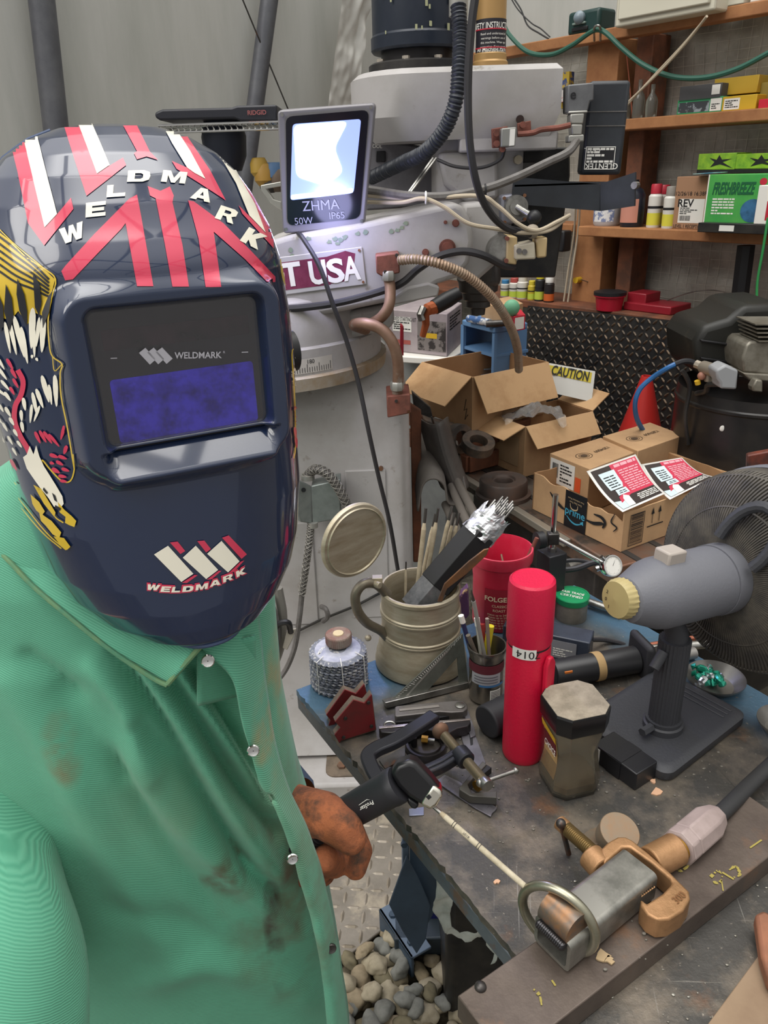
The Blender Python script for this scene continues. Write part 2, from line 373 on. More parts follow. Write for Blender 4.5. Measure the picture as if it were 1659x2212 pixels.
def spray(px,py1,wpx,off,z0,label,capm,bodym,bandm,dark=None,grp='spray cans on the lower shelf'):
 r_,rr,hh=bottle(px,py1,wpx,off,z0,None,'spray_can',label,'spray can',[('body',bodym,[(.96,0),(1,.02),(1,.72),(.72,.78)]),('cap',capm,[(.8,.78),(.8,.97),(.7,1)])],grp)
 g=G()
 g.lathe([(rr*1.01,hh*.06),(rr*1.01,hh*.34)],24,cap=(0,0));g.obj('label_band',bandm,r_,local=True)
 g=G();g.lathe([(rr*1.01,hh*.44),(rr*1.01,hh*.5)],24,cap=(0,0));g.obj('stripe',dark or m_ink,r_,local=True)
 return r_
spray(1420,397,28,.04,Z3,'white and yellow spray can with a red cap, front one of the trio',m_dkred,m_canw,m_cany)
spray(1437,399,28,-.03,Z3,'white and yellow spray can with a red cap, behind the other two of the trio',m_dkred,m_canw,m_cany)
spray(1452,402,26,.055,Z3,'white and yellow spray can with a grey beige cap touching the brown carton',mat('cap_grey','#8d8780',.4),m_canw,m_cany)
o,fm,W_,H_=sbox(1463,1552,381,.06,Z3,.14,'carton','brown carton with a large white shipping label on the lower shelf','box',mat('brown_carton','#a07a5e',.8),yaw=0)
quadat(fm,W_*.14,H_*.12,W_*.76,H_*.58,m_paper,o);text('REV',fm@TR(W_*.3,H_*.5,0),.035,m_ink,o,bold=.02,th=.001);barcode(fm,W_*.17,H_*.16,W_*.45,H_*.26,m_ink,o)
lines(fm,W_*.17,H_*.28,W_*.6,H_*.42,4,m_ink,o,seed=3);text('LEVEL 1 RECEPTION KIT',fm@TR(W_*.5,H_*.055,0),.016,m_ink,o,wid=W_*.9,th=.001);text('12/26/18 16:38PM',fm@TR(W_*.45,H_*.68,0),.018,m_ink,o,th=.001)
m_fbox=mat('bright_green_card','#3f9c4a',.45,0,'#5fae52',5)
o,fm,W_,H_=sbox(1532,1662,376,.12,Z3,.1,'glove_box','large green and white carton with blue hand picture on the lower shelf','box',m_fbox)
quadat(fm,W_*.0,H_*.0,W_*.02,H_,m_white,o,'white_edge')
g=G(fm@TR(0,0,.001));g.add([(W_*(.82+.2*math.cos(a)),H_*(.38+.2*math.sin(a)),0) for a in[2*PI*i/24 for i in range(24)]],[tuple(range(24))]);g.obj('picture',mat('blue_hand_picture','#3a6f9a',.5,0,'#274f6e',30),o,fixn=False)
text('FRESHBREEZE',fm@TR(W_*.46,H_*.76,0),.05,mat('dark_green_ink','#175c3a',.5),o,bold=.03,th=.0012,wid=W_*.72,shear=.3);text('CP12000',fm@TR(W_*.2,H_*.12,0),.022,mat('blue_ink','#2f5fae',.5),o,bold=.01,th=.0012)
lines(fm,W_*.12,H_*.3,W_*.5,H_*.6,6,m_inkw,o,seed=5)
g=G(fm@TR(0,0,.0014));g.add([(W_*(.93+.06*math.cos(a)),H_*(.87+.06*math.sin(a)),0) for a in[2*PI*i/20 for i in range(20)]],[tuple(range(20))]);g.obj('red_seal',m_dkred,o,fixn=False)
a=fm@V((-W_*.35,H_*1.02,-.02));b=fm@V((W_*.1,H_*1.04,-.02));c=fm@V((W_*.1,H_*1.04,-.1));d=fm@V((-W_*.35,H_*1.02,-.1))
G().add([a,b,c,d],[(0,1,2,3)]).obj('open_flap',mat('flap_blue','#3f7f9a',.5,0,'#bfd8c8',14),o,solid=.003)
zt=wq(1590,376,.06)[1]
for i,(p0,p1,yy) in enumerate(((1510,1592,331),(1592,1690,331))):
 o,fm,W_,H_=sbox(p0,p1,yy,.04,zt+.012,.1,'glove_box',('lime green carton with black figure lying above the big green carton, left one','lime green carton lying above the big green carton at the right frame edge')[i],'box',m_lime)
 g=G(fm@TR(0,0,.001));k=[(.35,.2),(.45,.5),(.3,.75),(.5,.62),(.56,.9),(.64,.62),(.9,.66),(.66,.48),(.95,.1),(.6,.36),(.5,.3)]
 g.add([(W_*x,H_*y,0) for x,y in k],[tuple(range(len(k)))]);g.obj('black_figure',m_ink,o,fixn=False)
 G(fm).box((W_/2,.006-H_*0-.008,-.03),(W_,.012,.06)).obj('dark_edge',m_black,o)
o,fm,W_,H_=sbox(1508,1672,483,.16,Z3,.05,'carton','thin dark flat carton with a white label under the big green carton','box',m_blackm)
quadat(fm,W_*.3,H_*.2,W_*.5,H_*.8,m_paper,o)
o,fm,W_,H_=sbox(1640,1720,400,.16,Z3+.03,.1,'carton','white carton with red print at the right frame edge on the lower shelf','box',m_paper)
quadat(fm,W_*.3,H_*.1,W_*.95,H_*.6,m_dkred,o,'red_print')
for i,(p,y1,wd_,cm,lb) in enumerate(((1195,455,20,'#d8d4d0','small white plastic tub behind the limit switch cables'),(1180,452,14,'#c04a62','small pink topped tub behind the limit switch cables'))):
 bottle(p,y1,wd_,.0,Z3,None,'plastic_tub',lb,'tub',[('tub',mat('tub%d'%i,cm,.5),[(.9,0),(1,.9),(1,1)])])
for i,(p0,p1,y0,y1,cm,lb) in enumerate(((1219,1241,235,155,'#b59a3a','yellow and blue narrow box hung behind the drive motor'),(1217,1232,222,195,'#c9c4c0','small white and red packet behind the drive motor'))):
 a=wq(p0,y0,.02 if i else .0);b=wq(p1,y1,.02 if i else .0);g=G();wbox(g,a[0],b[0],-.06 if i else-.03,.0,a[1],b[1]);o=tag(g.obj('packet',mat('pk%d'%i,cm,.5,0,'#3f4e7a' if not i else '#b04a50',25,.5,.55)),lb,'packet')
a=wq(1196,540,.05);b=wq(1236,497,.05);g=G();wbox(g,a[0],b[0],-.1,-.05,a[1],b[1]);o=tag(g.obj('battery_charger',m_black,bevel=.006),'small black device with a blue screen and red button left of the wide post','charger')
g=G();wbox(g,a[0]+.02,(a[0]+b[0])/2+.01,-.103,-.1,a[1]+.055,b[1]-.02);g.obj('screen',mat('blue_screen','#3f86b5',.3,em='#3f86b5',ems=.4),o)
q=WM@V(((a[0]+b[0])/2,-.103,a[1]+.03));G().cyl(q,q-WY*.008,.009,n=16).obj('red_button',m_red,o)
a=wq(1226,76,.04);b=wq(1299,12,.04)
r_=rootat('motion_sensor','dark green box with a round sensor standing on the top timber rail','sensor',WM@TR(a[0],-.045,ZR-.002))
W_=b[0]-a[0];H_=b[1]-ZR;m_dg=mat('dark_green_plastic','#1f3a38',.4)
G().box((W_/2,.05,H_/2),(W_,.1,H_)).obj('case',m_dg,r_,bevel=.012,local=True,seg=3)
G().lathe([(.02,0),(.022,.012),(.016,.022),(.006,.028)],20,TR(W_*.42,0,H_*.68)@RX(90)).obj('sensor_dome',mat('dome','#7d8b95',.3),r_,local=True)
G().box((W_*.4,-.003,H_*.45),(W_*.4,.012,H_*.1)).obj('ledge',mat('sensor_grey','#7f8f88',.4),r_,local=True,bevel=.002)
G().box((W_*.42,-.001,H_*.22),(W_*.5,.008,H_*.16)).obj('slot',m_black,r_,local=True,bevel=.002)
a=wq(1327,60,.12);b=wq(1545,20,.12)
r_=rootat('ventilator','white square ventilation unit with round louvred grille in the top right corner','ventilator',WM@TR(a[0],-.12,a[1]))
W_=b[0]-a[0];m_vw=mat('aged_white_plastic','#cdc9b8',.45)
G().box((W_/2,.05,W_/2),(W_,.1,W_)).obj('case',m_vw,r_,bevel=.006,local=True)
G().box((W_/2,-.006,W_/2),(W_*.9,.012,W_*.9)).obj('front_panel',m_vw,r_,bevel=.004,local=True)
cz=W_*.56
G().lathe([(W_*.34,0),(W_*.34,.006),(W_*.31,.01),(W_*.31,-.0)],48,TR(W_*.5,-.012,cz)@RX(90),cap=(0,0)).obj('grille_ring',m_vw,r_,local=True)
G().lathe([(W_*.31,0),(W_*.31,.002)],48,TR(W_*.5,-.012,cz)@RX(90)).obj('grille_opening',mat('dark_opening','#4a4438',.7),r_,local=True)
g=G()
for k in range(-9,10):
 h_=k*W_*.033;l=math.sqrt(max(0,(W_*.31)**2-h_**2));g.box((W_*.5,-.02,cz+h_),(2*l,.008,W_*.012))
for k in(-.16,0,.16):g.box((W_*(.5+k),-.023,cz),(.006,.004,2*math.sqrt((W_*.31)**2-(W_*k)**2)))
g.obj('louvres',m_vw,r_,local=True)
a=wq(1548,25,.05);b=wq(1612,-30,.05);g=G();wbox(g,a[0],b[0],-.05,.02,ZR,b[1]);tag(g.obj('wall_sheet',m_vw,bevel=.003),'plain cream panel beside the ventilation unit on the top rail','panel')
a=wq(1615,12,.05);g=G();wbox(g,a[0],a[0]+.2,-.04,.02,ZR,ZR+.3);tag(g.obj('wall_sheet',m_white,bevel=.003),'white panel in the extreme top right corner','panel')
m_ghose=mat('green_hose','#2c5a4c',.5);m_rope=mat('white_rope','#b5a893',.8)
def wpt(px,py,off):s,z=wq(px,py,off);return WM@V((s,-off,z))
def wwire(name,label,cat,pts,r,m,parent=None,off=.1):
 P=catmull([wpt(p[0],p[1],p[2] if len(p)>2 else off) for p in pts],8);o=G().tube(P,r,8).obj(name,m,parent)
 if parent is None:tag(o,label,cat)
 return o
wwire('garden_hose','dark green hose looping along the timber top rail','hose',[(1085,45),(1100,75),(1140,112),(1190,118),(1235,98),(1272,72),(1291,64),(1310,72),(1345,105),(1390,140),(1450,165),(1520,168),(1590,150),(1659,115),(1720,80)],.0085,m_ghose)
o=wwire('hose_clip','small metal clip holding the green hose on the rail','clip',[(1284,88,.06),(1284,60,.115),(1296,58,.118),(1297,88,.06)],.004,m_steel)
wwire('white_rope','doubled pale rope hanging diagonally from the ventilation unit','rope',[(1527,35,.22),(1480,95,.16),(1420,160,.13),(1345,232,.1)],.004,m_rope)
wwire('white_rope','second strand of pale rope hanging from the ventilation unit','rope',[(1524,40,.21),(1474,98,.15),(1412,164,.12),(1343,240,.1)],.0035,m_rope)
wwire('twisted_wire','thin dark twisted wire on the white fabric above the rail','wire',[(1105,-10,0),(1125,20,0),(1140,55,0),(1165,72,0),(1185,84,0)],.003,m_black)
wwire('twisted_wire','second thin dark wire on the white fabric above the rail','wire',[(1100,-10,0),(1120,22,0),(1148,50,0),(1168,62,0),(1188,80,0)],.0025,m_black)
for i,(dx) in enumerate((0,9)):
 wwire('hanging_string',('white cord hanging down beside the wide post, left strand','white cord hanging down beside the wide post, right strand')[i],'cord',[(1244+dx,440,.1),(1240+dx,500,.05),(1228+dx,580,.05),(1216+dx,665,.05)],.004,m_rope)
wwire('red_string','thin reddish string hanging beside the glass bottles','string',[(1352,105,.01),(1358,160,.01),(1366,250,.01)],.0022,mat('red_string','#8a4a34',.8))
q=wpt(1253,604,.0);G().cyl(q,q-WY*.03,.012,n=12).obj('yellow_knob',m_gyel);tag(bpy.data.objects['yellow_knob'],'small yellow knob screwed into the wide post','knob')
wwire('thin_wire','thin grey wire crossing the foil below the lower shelf','wire',[(1255,604,.03),(1300,620,-.05),(1350,650,-.05),(1400,672,-.05),(1440,650,-.05),(1500,630,-.05),(1560,630,-.05),(1620,660,-.05)],.002,m_steel,off=0)
wwire('green_string','bright green cord hanging at the right frame edge','cord',[(1659,470,.2),(1648,540,.2),(1636,610,.2),(1635,665,.2)],.004,mat('bright_green','#2f8a4a',.5))
wwire('black_post','black upright pole near the right frame edge below the shelf','pole',[(1612,530,.0),(1592,690,.0)],.03,m_black)
ZL=wq(1310,668,.1)[1]
timber('timber_shelf','low timber shelf behind the dark tread plate',SL+.1,SRT,-.13,.14,ZL-.03,ZL,'shelf',m_wooddk)
def tub(px,py1,wpx,off,z0,name,label,lidm,bodym):
 r_,rr,hh=bottle(px,py1,wpx,off,z0,None,name,label,'tub',[('tub',bodym,[(.8,0),(.9,.7),(1,.72),(1,.8)]),('lid',lidm,[(1.03,.8),(1.03,.96),(.8,1)])]);return r_
tub(1319,628,62,.1,ZL,'red_tub','red round plastic tub with a black lid on the low shelf by the post',m_black,mat('bright_red','#b01f33',.35))
a=wq(1352,668,.05);b=wq(1396,635,.05);g=G();wbox(g,a[0],b[0],-.05,.05,ZL,b[1]);wbox(g,a[0],b[0]+.12,-.07,.07,ZL,ZL+.03)
tag(g.obj('red_case',mat('dull_red','#8f1f2c',.4),bevel=.004),'dull red plastic case right of the black lidded red tub','case')
cans=[(1092,604,16,'#3f7fae','#c9c4bd','blue and white can leftmost in the row left of the post'),(1112,600,18,'#b0504a','#d8d4cc','white can with red top in the row left of the post'),(1130,596,20,'#d5cfc4','#d8d4cc','plain white can in the row left of the post'),(1150,606,15,'#d2bd3a','#c9b23a','yellow can in the row left of the post'),(1168,588,18,'#d8c62e','#2b2b2c','black can with a yellow cap in the row left of the post'),(1188,598,19,'#d9d6d0','#2a2626','black and orange can with a white nozzle in the row left of the post')]
for px,y1,w_,c1,c2,lb in cans:
 spray(px,y1,w_,.1,ZL,lb,mat('cap'+c1,c1,.4),mat('bd'+c2,c2,.4),mat('band_'+('or' if 'orange' in lb else 'wh'),'#c9622e' if 'orange' in lb else '#b9c94a',.4),grp='cans in a row on the low shelf')
# tread plate standing behind
def tread(M,w_,h_,pitch,L,name_mat,name='raised_tread',parent=None,hgt=.003,wd=.22):
 g=G(M);nx=int(w_/pitch);ny=int(h_/pitch)
 for i in range(nx):
  for j in range(ny):
   cx=(i+.5)*pitch;cy=(j+.5)*pitch;a=math.radians(45 if(i+j)%2 else-45);c,s=math.cos(a),math.sin(a)
   pts=[(L,0,0),(L*.5,L*wd,0),(-L*.5,L*wd,0),(-L,0,0),(-L*.5,-L*wd,0),(L*.5,-L*wd,0),(L*.5,0,hgt),(-L*.5,0,hgt)]
   g.add([(cx+x*c-y*s,cy+x*s+y*c,z) for x,y,z in pts],[(0,1,6),(1,2,7,6),(2,3,7),(3,4,7),(4,5,6,7),(5,0,6)])
 return g.obj(name,name_mat,parent,smooth=0,fixn=False)
A_=wpt(1140,660,.16);B_=wpt(1525,700,.17);dn=wpt(1480,960,.24)
xd=(B_-A_).normalized();PW=(B_-A_).length;
Mp=frame(A_,xd,(dn-B_));r_=rootat('tread_plate','dark rusty steel tread plate leaning upright behind the cardboard boxes','steel plate',Mp)
PH=1.0
G().box((PW/2,PH/2,-.004 if Mp.to_3x3().col[2].y<0 else .004),(PW,PH,.006)).obj('plate',m_blackm,r_,local=True)
sgn=1 if(Mp.to_3x3()@V((0,0,1))).dot(ray(1300,800))<0 else-1
tr=tread(Mp@Matrix.Scale(sgn,4,(0,0,1)),PW,PH,.0245,.0125,mat('tread_worn','#443e38',.5,.5,'#73604d',8),'raised_tread',r_,.0035,.34)
# THE MILLING MACHINE
NY=V((0,1,0))
def pxbox(fr,z0,top,left,right,th=None):
 """a box seen by its near vertical edge: front-bottom pixel, its floor height, the pixel row of the edge's top, and the pixels of the top's left and right corners"""
 o=atz(*fr,z0);d=ray(top[0],top[1]);t=(o.xy.length)/(d.xy.length);z1=CH+d.z*t
 O=V((o.x,o.y,z1));l=atz(*left,z1)-O;r=atz(*right,z1)-O;l.z=r.z=0
 ld,rd=l.length,r.length;mid=(l.normalized()+r.normalized()).normalized();c=V((mid.y,-mid.x,0))
 if c.dot(r)<0:c=-c
 rx=(mid+c).normalized();ly=(mid-c).normalized()
 M=Matrix((rx,ly,V((0,0,1)))).transposed().to_4x4();M.translation=V((o.x,o.y,z0))
 return M,rd,ld,z1-z0
YR=1.85
mill=thing('milling_machine','large grey vertical milling machine with a maroon plate on its ram','milling machine',(aty(650,1690,2.1).x,2.1,0))
mx=mill.location.x
zc=aty(870,868,1.9).z;xr=aty(885,900,1.9).x;xl=mx-(xr-mx)
def rrect(x0,x1,y0,y1,r,n=5):
 P=[]
 for cx,cy,a in((x1-r,y0+r,-90),(x1-r,y1-r,0),(x0+r,y1-r,90),(x0+r,y0+r,180)):
  for i in range(n+1):t=math.radians(a+90*i/n);P.append((cx+r*math.cos(t),cy+r*math.sin(t)))
 return P
def loft(g,rings):
 n=len(rings[0]);vs=[p for r in rings for p in r];fs=[(j*n+i,j*n+(i+1)%n,(j+1)*n+(i+1)%n,(j+1)*n+i) for j in range(len(rings)-1) for i in range(n)]
 fs+=[tuple(range(n-1,-1,-1)),tuple((len(rings)-1)*n+i for i in range(n))];return g.add(vs,fs)
g=G();R_=[]
for z,e,r in((.10,.07,.05),(.16,.035,.06),(.22,.012,.06),(.5,.006,.06),(zc-.02,0,.06),(zc,-.008,.07)):
 R_.append([(x,y,z) for x,y in rrect(xl-e,xr+e,1.9-e,2.5+e,r,6)])
zt2=zc+.075;rt=aty(823,740,2.1).x-mx
R_.append([(mx+(x-mx)*.93,2.12+(y-2.12)*.9,zc+.03) for x,y in rrect(xl,xr,1.9,2.5,.14,6)])
R_.append([(mx+(x-mx)*.86,2.12+(y-2.12)*.82,zt2) for x,y in rrect(xl,xr,1.9,2.5,.2,6)])
loft(g,R_).obj('column',m_grey,mill)
pr=rrect(xl-.1,aty(815,1640,1.72).x,1.72,2.6,.07,6)
g=G();loft(g,[[(x,y,z) for x,y in pr] for z in(0,.085)]);g.obj('base',m_grey,mill,bevel=.01)
g=G();g.prism(rrect(aty(705,1700,1.76).x,aty(800,1700,1.76).x,1.75,1.87,.03),.084,.090);g.obj('base_pocket',mat('pocket_brown','#6e6153',.8,0,'#4e463d',20,bump=.3),mill)  # pocket drawn as a thin mottled brown plate on the base
q=aty(741,1704,1.78);G().cyl((q.x,1.79,.089),(q.x,1.79,.098),.014,n=6).obj('foot_bolt',m_rusty,mill)
def col(px,py,y=1.9):return aty(px,py,y)
a=col(745,1015);b=col(842,1330)
G().box(((a.x+b.x)/2,1.898,(a.z+b.z)/2),(b.x-a.x,.012,a.z-b.z)).obj('access_panel',m_grey,mill,bevel=.003)
a=col(560,1130);b=col(690,1345);G().box(((a.x+b.x)/2,1.898,(a.z+b.z)/2),(b.x-a.x,.014,a.z-b.z)).obj('access_panel',m_grey,mill,bevel=.003)
for p in((823,1010),(695,1308),(838,1300)):
 q=col(*p);G().cyl(q,q-NY*.01,.006,n=10).obj('screw',m_rusty,mill)
g=G();g.tube([col(600,1385,1.885),col(690,1340,1.885),col(770,1308,1.885),col(832,1275,1.885),col(888,1252,1.885)],.004,8);g.obj('drip_edge',m_blackm,mill)
g=G()
for p in((578,1495,600,1560),):pass
m_green=mat('old_green_primer','#76867a',.7,0,'#7f8a72',30);rr=random.Random(4)
def chips(pts,y,m,name,size=6,seed=3):
 rr=random.Random(seed);g=G()
 for x,yy in pts:
  n=9;c=aty(x,yy,y);r=size*(y/1650)
  g.add([(c.x+r*rr.uniform(.5,1.2)*math.cos(2*PI*i/n),y-.0016,c.z+r*rr.uniform(.4,1)*math.sin(2*PI*i/n)) for i in range(n)],[tuple(range(n))])
 return g.obj(name,m,mill,fixn=False,smooth=0)
chips([(589,1570),(594,1582),(604,1595),(612,1612),(622,1622),(632,1630),(668,1618),(684,1612)],1.86,m_green,'chipped_paint',7)
zr1=aty(750,800,1.9).z;zt=aty(823,690,2.1).z
g=G(TR(mx,2.1,0));g.lathe([(rt+.012,zt2-.01),(rt+.014,zt2+.02),(rt,zt2+.024)],48);g.obj('turret_seat',mat('oily_edge','#8f7a5e',.5,0,'#a39c92',10),mill)
g=G(TR(mx,2.1,0));g.lathe([(rt,zt2+.02),(rt,zt2+.085),(rt-.01,zt2+.09),(rt-.01,zt2+.14),(rt-.03,zt2+.19),(rt-.05,zt+.1)],48);g.obj('turret',m_grey,mill)
TM=TR(mx,2.1,0)
patchcyl(TM,rt,-PI*.62,-PI*.28,zt2+.03,zt2+.065,mat('scale_strip','#c9c5be',.4,.3),mill,'degree_scale',.001,24)
g=G(TM)
for i in range(56):
 a=-PI*.62+PI*.34*i/56;h=.012 if i%5 else .02;R9=rt+.0018
 g.add([(R9*math.cos(a+e),R9*math.sin(a+e),zz) for e,zz in((0,zt2+.032),(.004,zt2+.032),(.004,zt2+.032+h),(0,zt2+.032+h))],[(0,1,2,3)])
g.obj('degree_marks',m_ink,mill,fixn=False,smooth=0)
for i,t in enumerate(('150','160','170','180')):textcyl(t,TM,rt,-PI*.5+.02+i*.165,zt2+.057,.014,m_ink,mill,'degree_number',off=.0022)
ramp=[(560,528),(625,508),(800,478),(985,437),(1001,447),(1016,475),(1023,520),(1014,568),(990,600),(945,614),(905,638),(830,655),(700,682),(560,700)]
G().slab(ramp,(0,YR,0),NY,.3).obj('ram',m_grey,mill,bevel=.012,seg=3)
G().slab([(1000,440),(1045,436),(1068,462),(1080,520),(1068,575),(1035,604),(990,610)],(0,YR+.06,0),NY,.22).obj('head_swivel',m_grey,mill,bevel=.01)
G().slab([(845,648),(880,622),(925,612),(950,620),(946,640),(845,660)],(0,YR-.02,0),NY,.1).obj('ram_clamp_bar',mat('pale_grey','#9f9c9a',.5),mill,bevel=.004)
G().slab([(640,700),(780,668),(850,655),(852,700),(835,715),(700,745),(640,760)],(0,YR+.06,0),NY,.3).obj('ram_saddle',m_grey,mill,bevel=.01)
def bolt(px,py,y,r,m=m_rust,nm='bolt',d=.012):
 q=aty(px,py,y);g=G();g.cyl(q+NY*.002,q-NY*d*.5,r,n=24);g.cyl(q,q-NY*d,r*.7,n=24);return g.obj(nm,m,mill)
bolt(966,535,YR,.019);bolt(919,545,YR,.008);bolt(984,482,YR,.008);bolt(984,588,YR,.006);bolt(962,480,YR+.0,.004)
chips([(712,522),(724,515),(735,517),(745,512),(730,526),(845,500),(858,497),(868,492),(876,482),(773,505),(790,502),(668,515),(628,540),(632,552)],YR,m_green,'chipped_paint',6)
def fx(px,py,y=YR):q=aty(px,py,y);return q
q0=fx(570,642);qx=fx(792,614);qy=fx(570,556)
PM=frame(q0-NY*.003,qx-q0,qy-q0);pw=(qx-q0).length;ph=(fx(792,532)-qx).length
if(PM.to_3x3()@V((0,0,1))).y>0:PM=PM@Matrix.Scale(-1,4,(0,0,1))
pl=G(PM).box((pw/2,ph/2,0),(pw,ph,.003)).obj('name_plate',mat('plate_silver','#b9b6b6',.4,.2),mill,bevel=.002)
m_mar=mat('maroon','#6a2440',.5,0,'#7d3550',20)
quadat(PM@TR(0,0,.0017),pw*.03,ph*.12,pw*.66,ph*.86,m_mar,pl,'maroon_field')
g=G(PM@TR(0,0,.0019));g.add([(pw*x,ph*y,0) for x,y in((.66,.14),(.82,.16),(.9,.5),(.93,.85),(.84,.95),(.66,.86))],[tuple(range(6))]);g.obj('maroon_field',m_mar,pl,fixn=False)
lets=(('T',630,584),('U',687,580),('S',725,576),('A',759,571))
for ch,x,y in lets:
 q=fx(x,y+8);text(ch,frame(q-NY*.0056,qx-q0,qy-q0),.072,m_inkw,pl,bold=.03,wid=.040 if ch!='T' else .046,th=.0008)
for x,y in((.97,.08),(.97,.92)):
 G(PM).cyl((pw*x,ph*y,0),(pw*x,ph*y,.005),.003,n=8).obj('rivet',m_rusty,pl)
YH=1.95
def X(px,py,y=YH):return aty(px,py,y).x
def Zz(px,py,y=YH):return aty(px,py,y).z
z0,z1=Zz(1000,300),Zz(1000,141);x1=X(1212,230);x0=X(790,230);D=.34
def plan(e=0,dz=0,xl=None):
 P=[(x1-e,YH+e),(x1-e,YH+D-e)];xa=x0+.12
 for i in range(13):
  a=PI/2+PI*i/12;P.append((xa+(.12-e)*1.3*math.cos(a),YH+D/2+(D/2-e)*math.sin(a)))
 return P
g=G();loft(g,[[(x+(.03 if x<x0+.14 else 0),y,z) for x,y in plan(.02)] for z in(z0,)]+[[(x,y,z0+.05) for x,y in plan(0)]]+[[(x,y,z1-.012) for x,y in plan(0)],[(x,y,z1) for x,y in plan(.012)]])
g.obj('belt_housing',m_grey,mill,smooth=30)
a=aty(993,316,YH+.02);b=aty(1205,318,YH+.02);G().box(((a.x+b.x)/2,YH+.17,z0-.008),(b.x-a.x,.3,.04)).obj('housing_skirt',m_grey,mill,bevel=.005)
mc=(X(905,60,2.1),2.12);rm=(X(1007,60,2.1)-X(805,60,2.1))/2
m_mot=mat('motor_black','#1b2330',.35,.1,'#2a2f3a',6,bump=.1)
zmb=Zz(905,98,2.0)
g=G(TR(mc[0],mc[1],0));g.lathe([(rm,zmb),(rm+.004,zmb+.005),(rm+.004,zmb+.03),(rm,zmb+.035),(rm,zmb+.5),(rm*.9,zmb+.52)],48);mo=g.obj('motor',m_mot,mill)
g=G(TR(mc[0],mc[1],0));g.lathe([(rm*.82,z1+.01),(rm*.82,zmb)],40);g.obj('motor_neck',mat('neck','#1a1618',.4),mill)
g=G(TR(mc[0],mc[1],0));g.lathe([(rm*1.1,z1-.001),(rm*1.1,z1+.02),(rm*1.05,z1+.024)],48);g.obj('motor_flange',m_blackm,mill)
for a in(-1.9,-1.2,-2.6,-.5):g=G(TR(mc[0]+rm*.98*math.cos(a),mc[1]+rm*.98*math.sin(a),z1+.022));g.lathe([(.009,0),(.009,.008)],6);g.obj('bolt',mat('zinc','#b5aca0',.4,.5),mill)
g=G(TR(mc[0],mc[1],zmb));rr=random.Random(9)
for i in range(34):
 a=rr.uniform(-2.8,-.5);z=rr.uniform(.03,.33);s=rr.uniform(.0015,.004);R9=rm+.0055
 g.add([(R9*math.cos(a+e*s/R9),R9*math.sin(a+e*s/R9),z+f*s*2) for e,f in((-1,-1),(1,-1),(1,1),(-1,1))],[(0,1,2,3)])
g.obj('paint_chips',mat('pale_specks','#a3a582',.6),mill,fixn=False,smooth=0)
a=X(941,400,2.05);b=X(1128,400,2.05);zb_=Zz(1050,470,2.0)
g=G();g.prism(rrect(a,b,2.02,2.3,.03),zb_,z0);g.obj('head_body',m_grey,mill)
G().slab([(1128,318),(1232,318),(1232,380),(1200,600),(1070,600),(1110,470),(1128,460)],(0,2.12,0),NY,.16).obj('head_rear_body',m_blackm,mill,bevel=.005)
G().slab([(1128,352),(1180,350),(1180,362),(1128,364)],(0,2.09,0),NY,.03).obj('gib',m_dsteel,mill)
q=aty(1120,345,2.0);G().cyl(q,q+V((0,.08,0)),.01,n=12).obj('knob',mat('cream','#a59a84',.5),mill)
m_dk=mat('dark_oily_casting','#4a4644',.4,.3,'#3a3635',12)
q=aty(1036,600,2.03)
def sp(z):return Zz(1036,z,2.03)
sc_=2.03*1.0/1650
g=G(TR(q.x,2.05,0));g.lathe([(.018,sp(682)),(.02,sp(668)),(.032,sp(664)),(.032,sp(652)),(.04,sp(648)),(.043,sp(634)),(.05,sp(630)),(.052,sp(612)),(.056,sp(606)),(.058,sp(540))],36);g.obj('spindle',m_dk,mill)
G().slab([(1000,585),(1080,560),(1085,618),(1010,628)],(0,2.0,0),NY,.12).obj('spindle_housing',m_dk,mill,bevel=.015)
G().slab([(790,300),(940,318),(945,445),(790,455)],(0,2.2,0),NY,.2).obj('control_panel',mat('panel_grey','#6f6e73',.5,0,'#5c5b60',8),mill,bevel=.006)
q=aty(812,308,2.199);text('BACKUP',frame(q-NY*.002,(1,0,-.05),(0,0,1)),.016,m_inkw,mill,th=.001);q=aty(812,316,2.199);text('TOOL',frame(q-NY*.002,(1,0,-.05),(0,0,1)),.012,m_inkw,mill,th=.001)
G().slab([(812,326),(833,326),(833,350),(812,350)],(0,2.195,0),NY,.02).obj('rocker_switch',m_black,mill,bevel=.002)
G().slab([(945,330),(1075,325),(1078,430),(1010,440),(960,400)],(0,2.0,0),NY,.2).obj('quill_housing',m_grey,mill,bevel=.01)
ha=G().slab([(1083,422),(1138,414),(1139,478),(1084,487)],(0,1.93,0),NY,.05).obj('handle_block',mat('blue_grey_metal','#83848f',.4,.4),mill,bevel=.006)
q=aty(1112,446,1.93);g=G();g.cyl(q,q-NY*.03,.026,n=32);g.cyl(q-NY*.03,q-NY*.04,.017,n=24);g.obj('crank_hub',m_steel,ha)
g=G();g.cyl(q-NY*.035,aty(1150,468,1.86),.008,n=12);g.obj('crank_arm',m_steel,ha);G().sphere(aty(1154,470,1.85),.017).obj('crank_knob',m_black,ha)
for p in((1089,428),(1133,422),(1133,473),(1090,480)):q=aty(*p,1.93);G().cyl(q,q-NY*.005,.004,n=8).obj('screw',m_rusty,ha)
lb=G().slab([(1062,278),(1097,272),(1100,318),(1064,320)],(0,1.935,0),NY,.012).obj('switch_bracket',m_rust,mill,bevel=.002)
G().slab([(1083,277),(1116,274),(1113,316),(1082,318)],(0,1.91,0),NY,.03).obj('limit_switch',mat('switch_grey','#8a8b86',.4,.3),mill,bevel=.003)
G().slab([(1102,279),(1113,278),(1111,314),(1100,315)],(0,1.908,0),NY,.01).obj('switch_label',m_paper,mill)
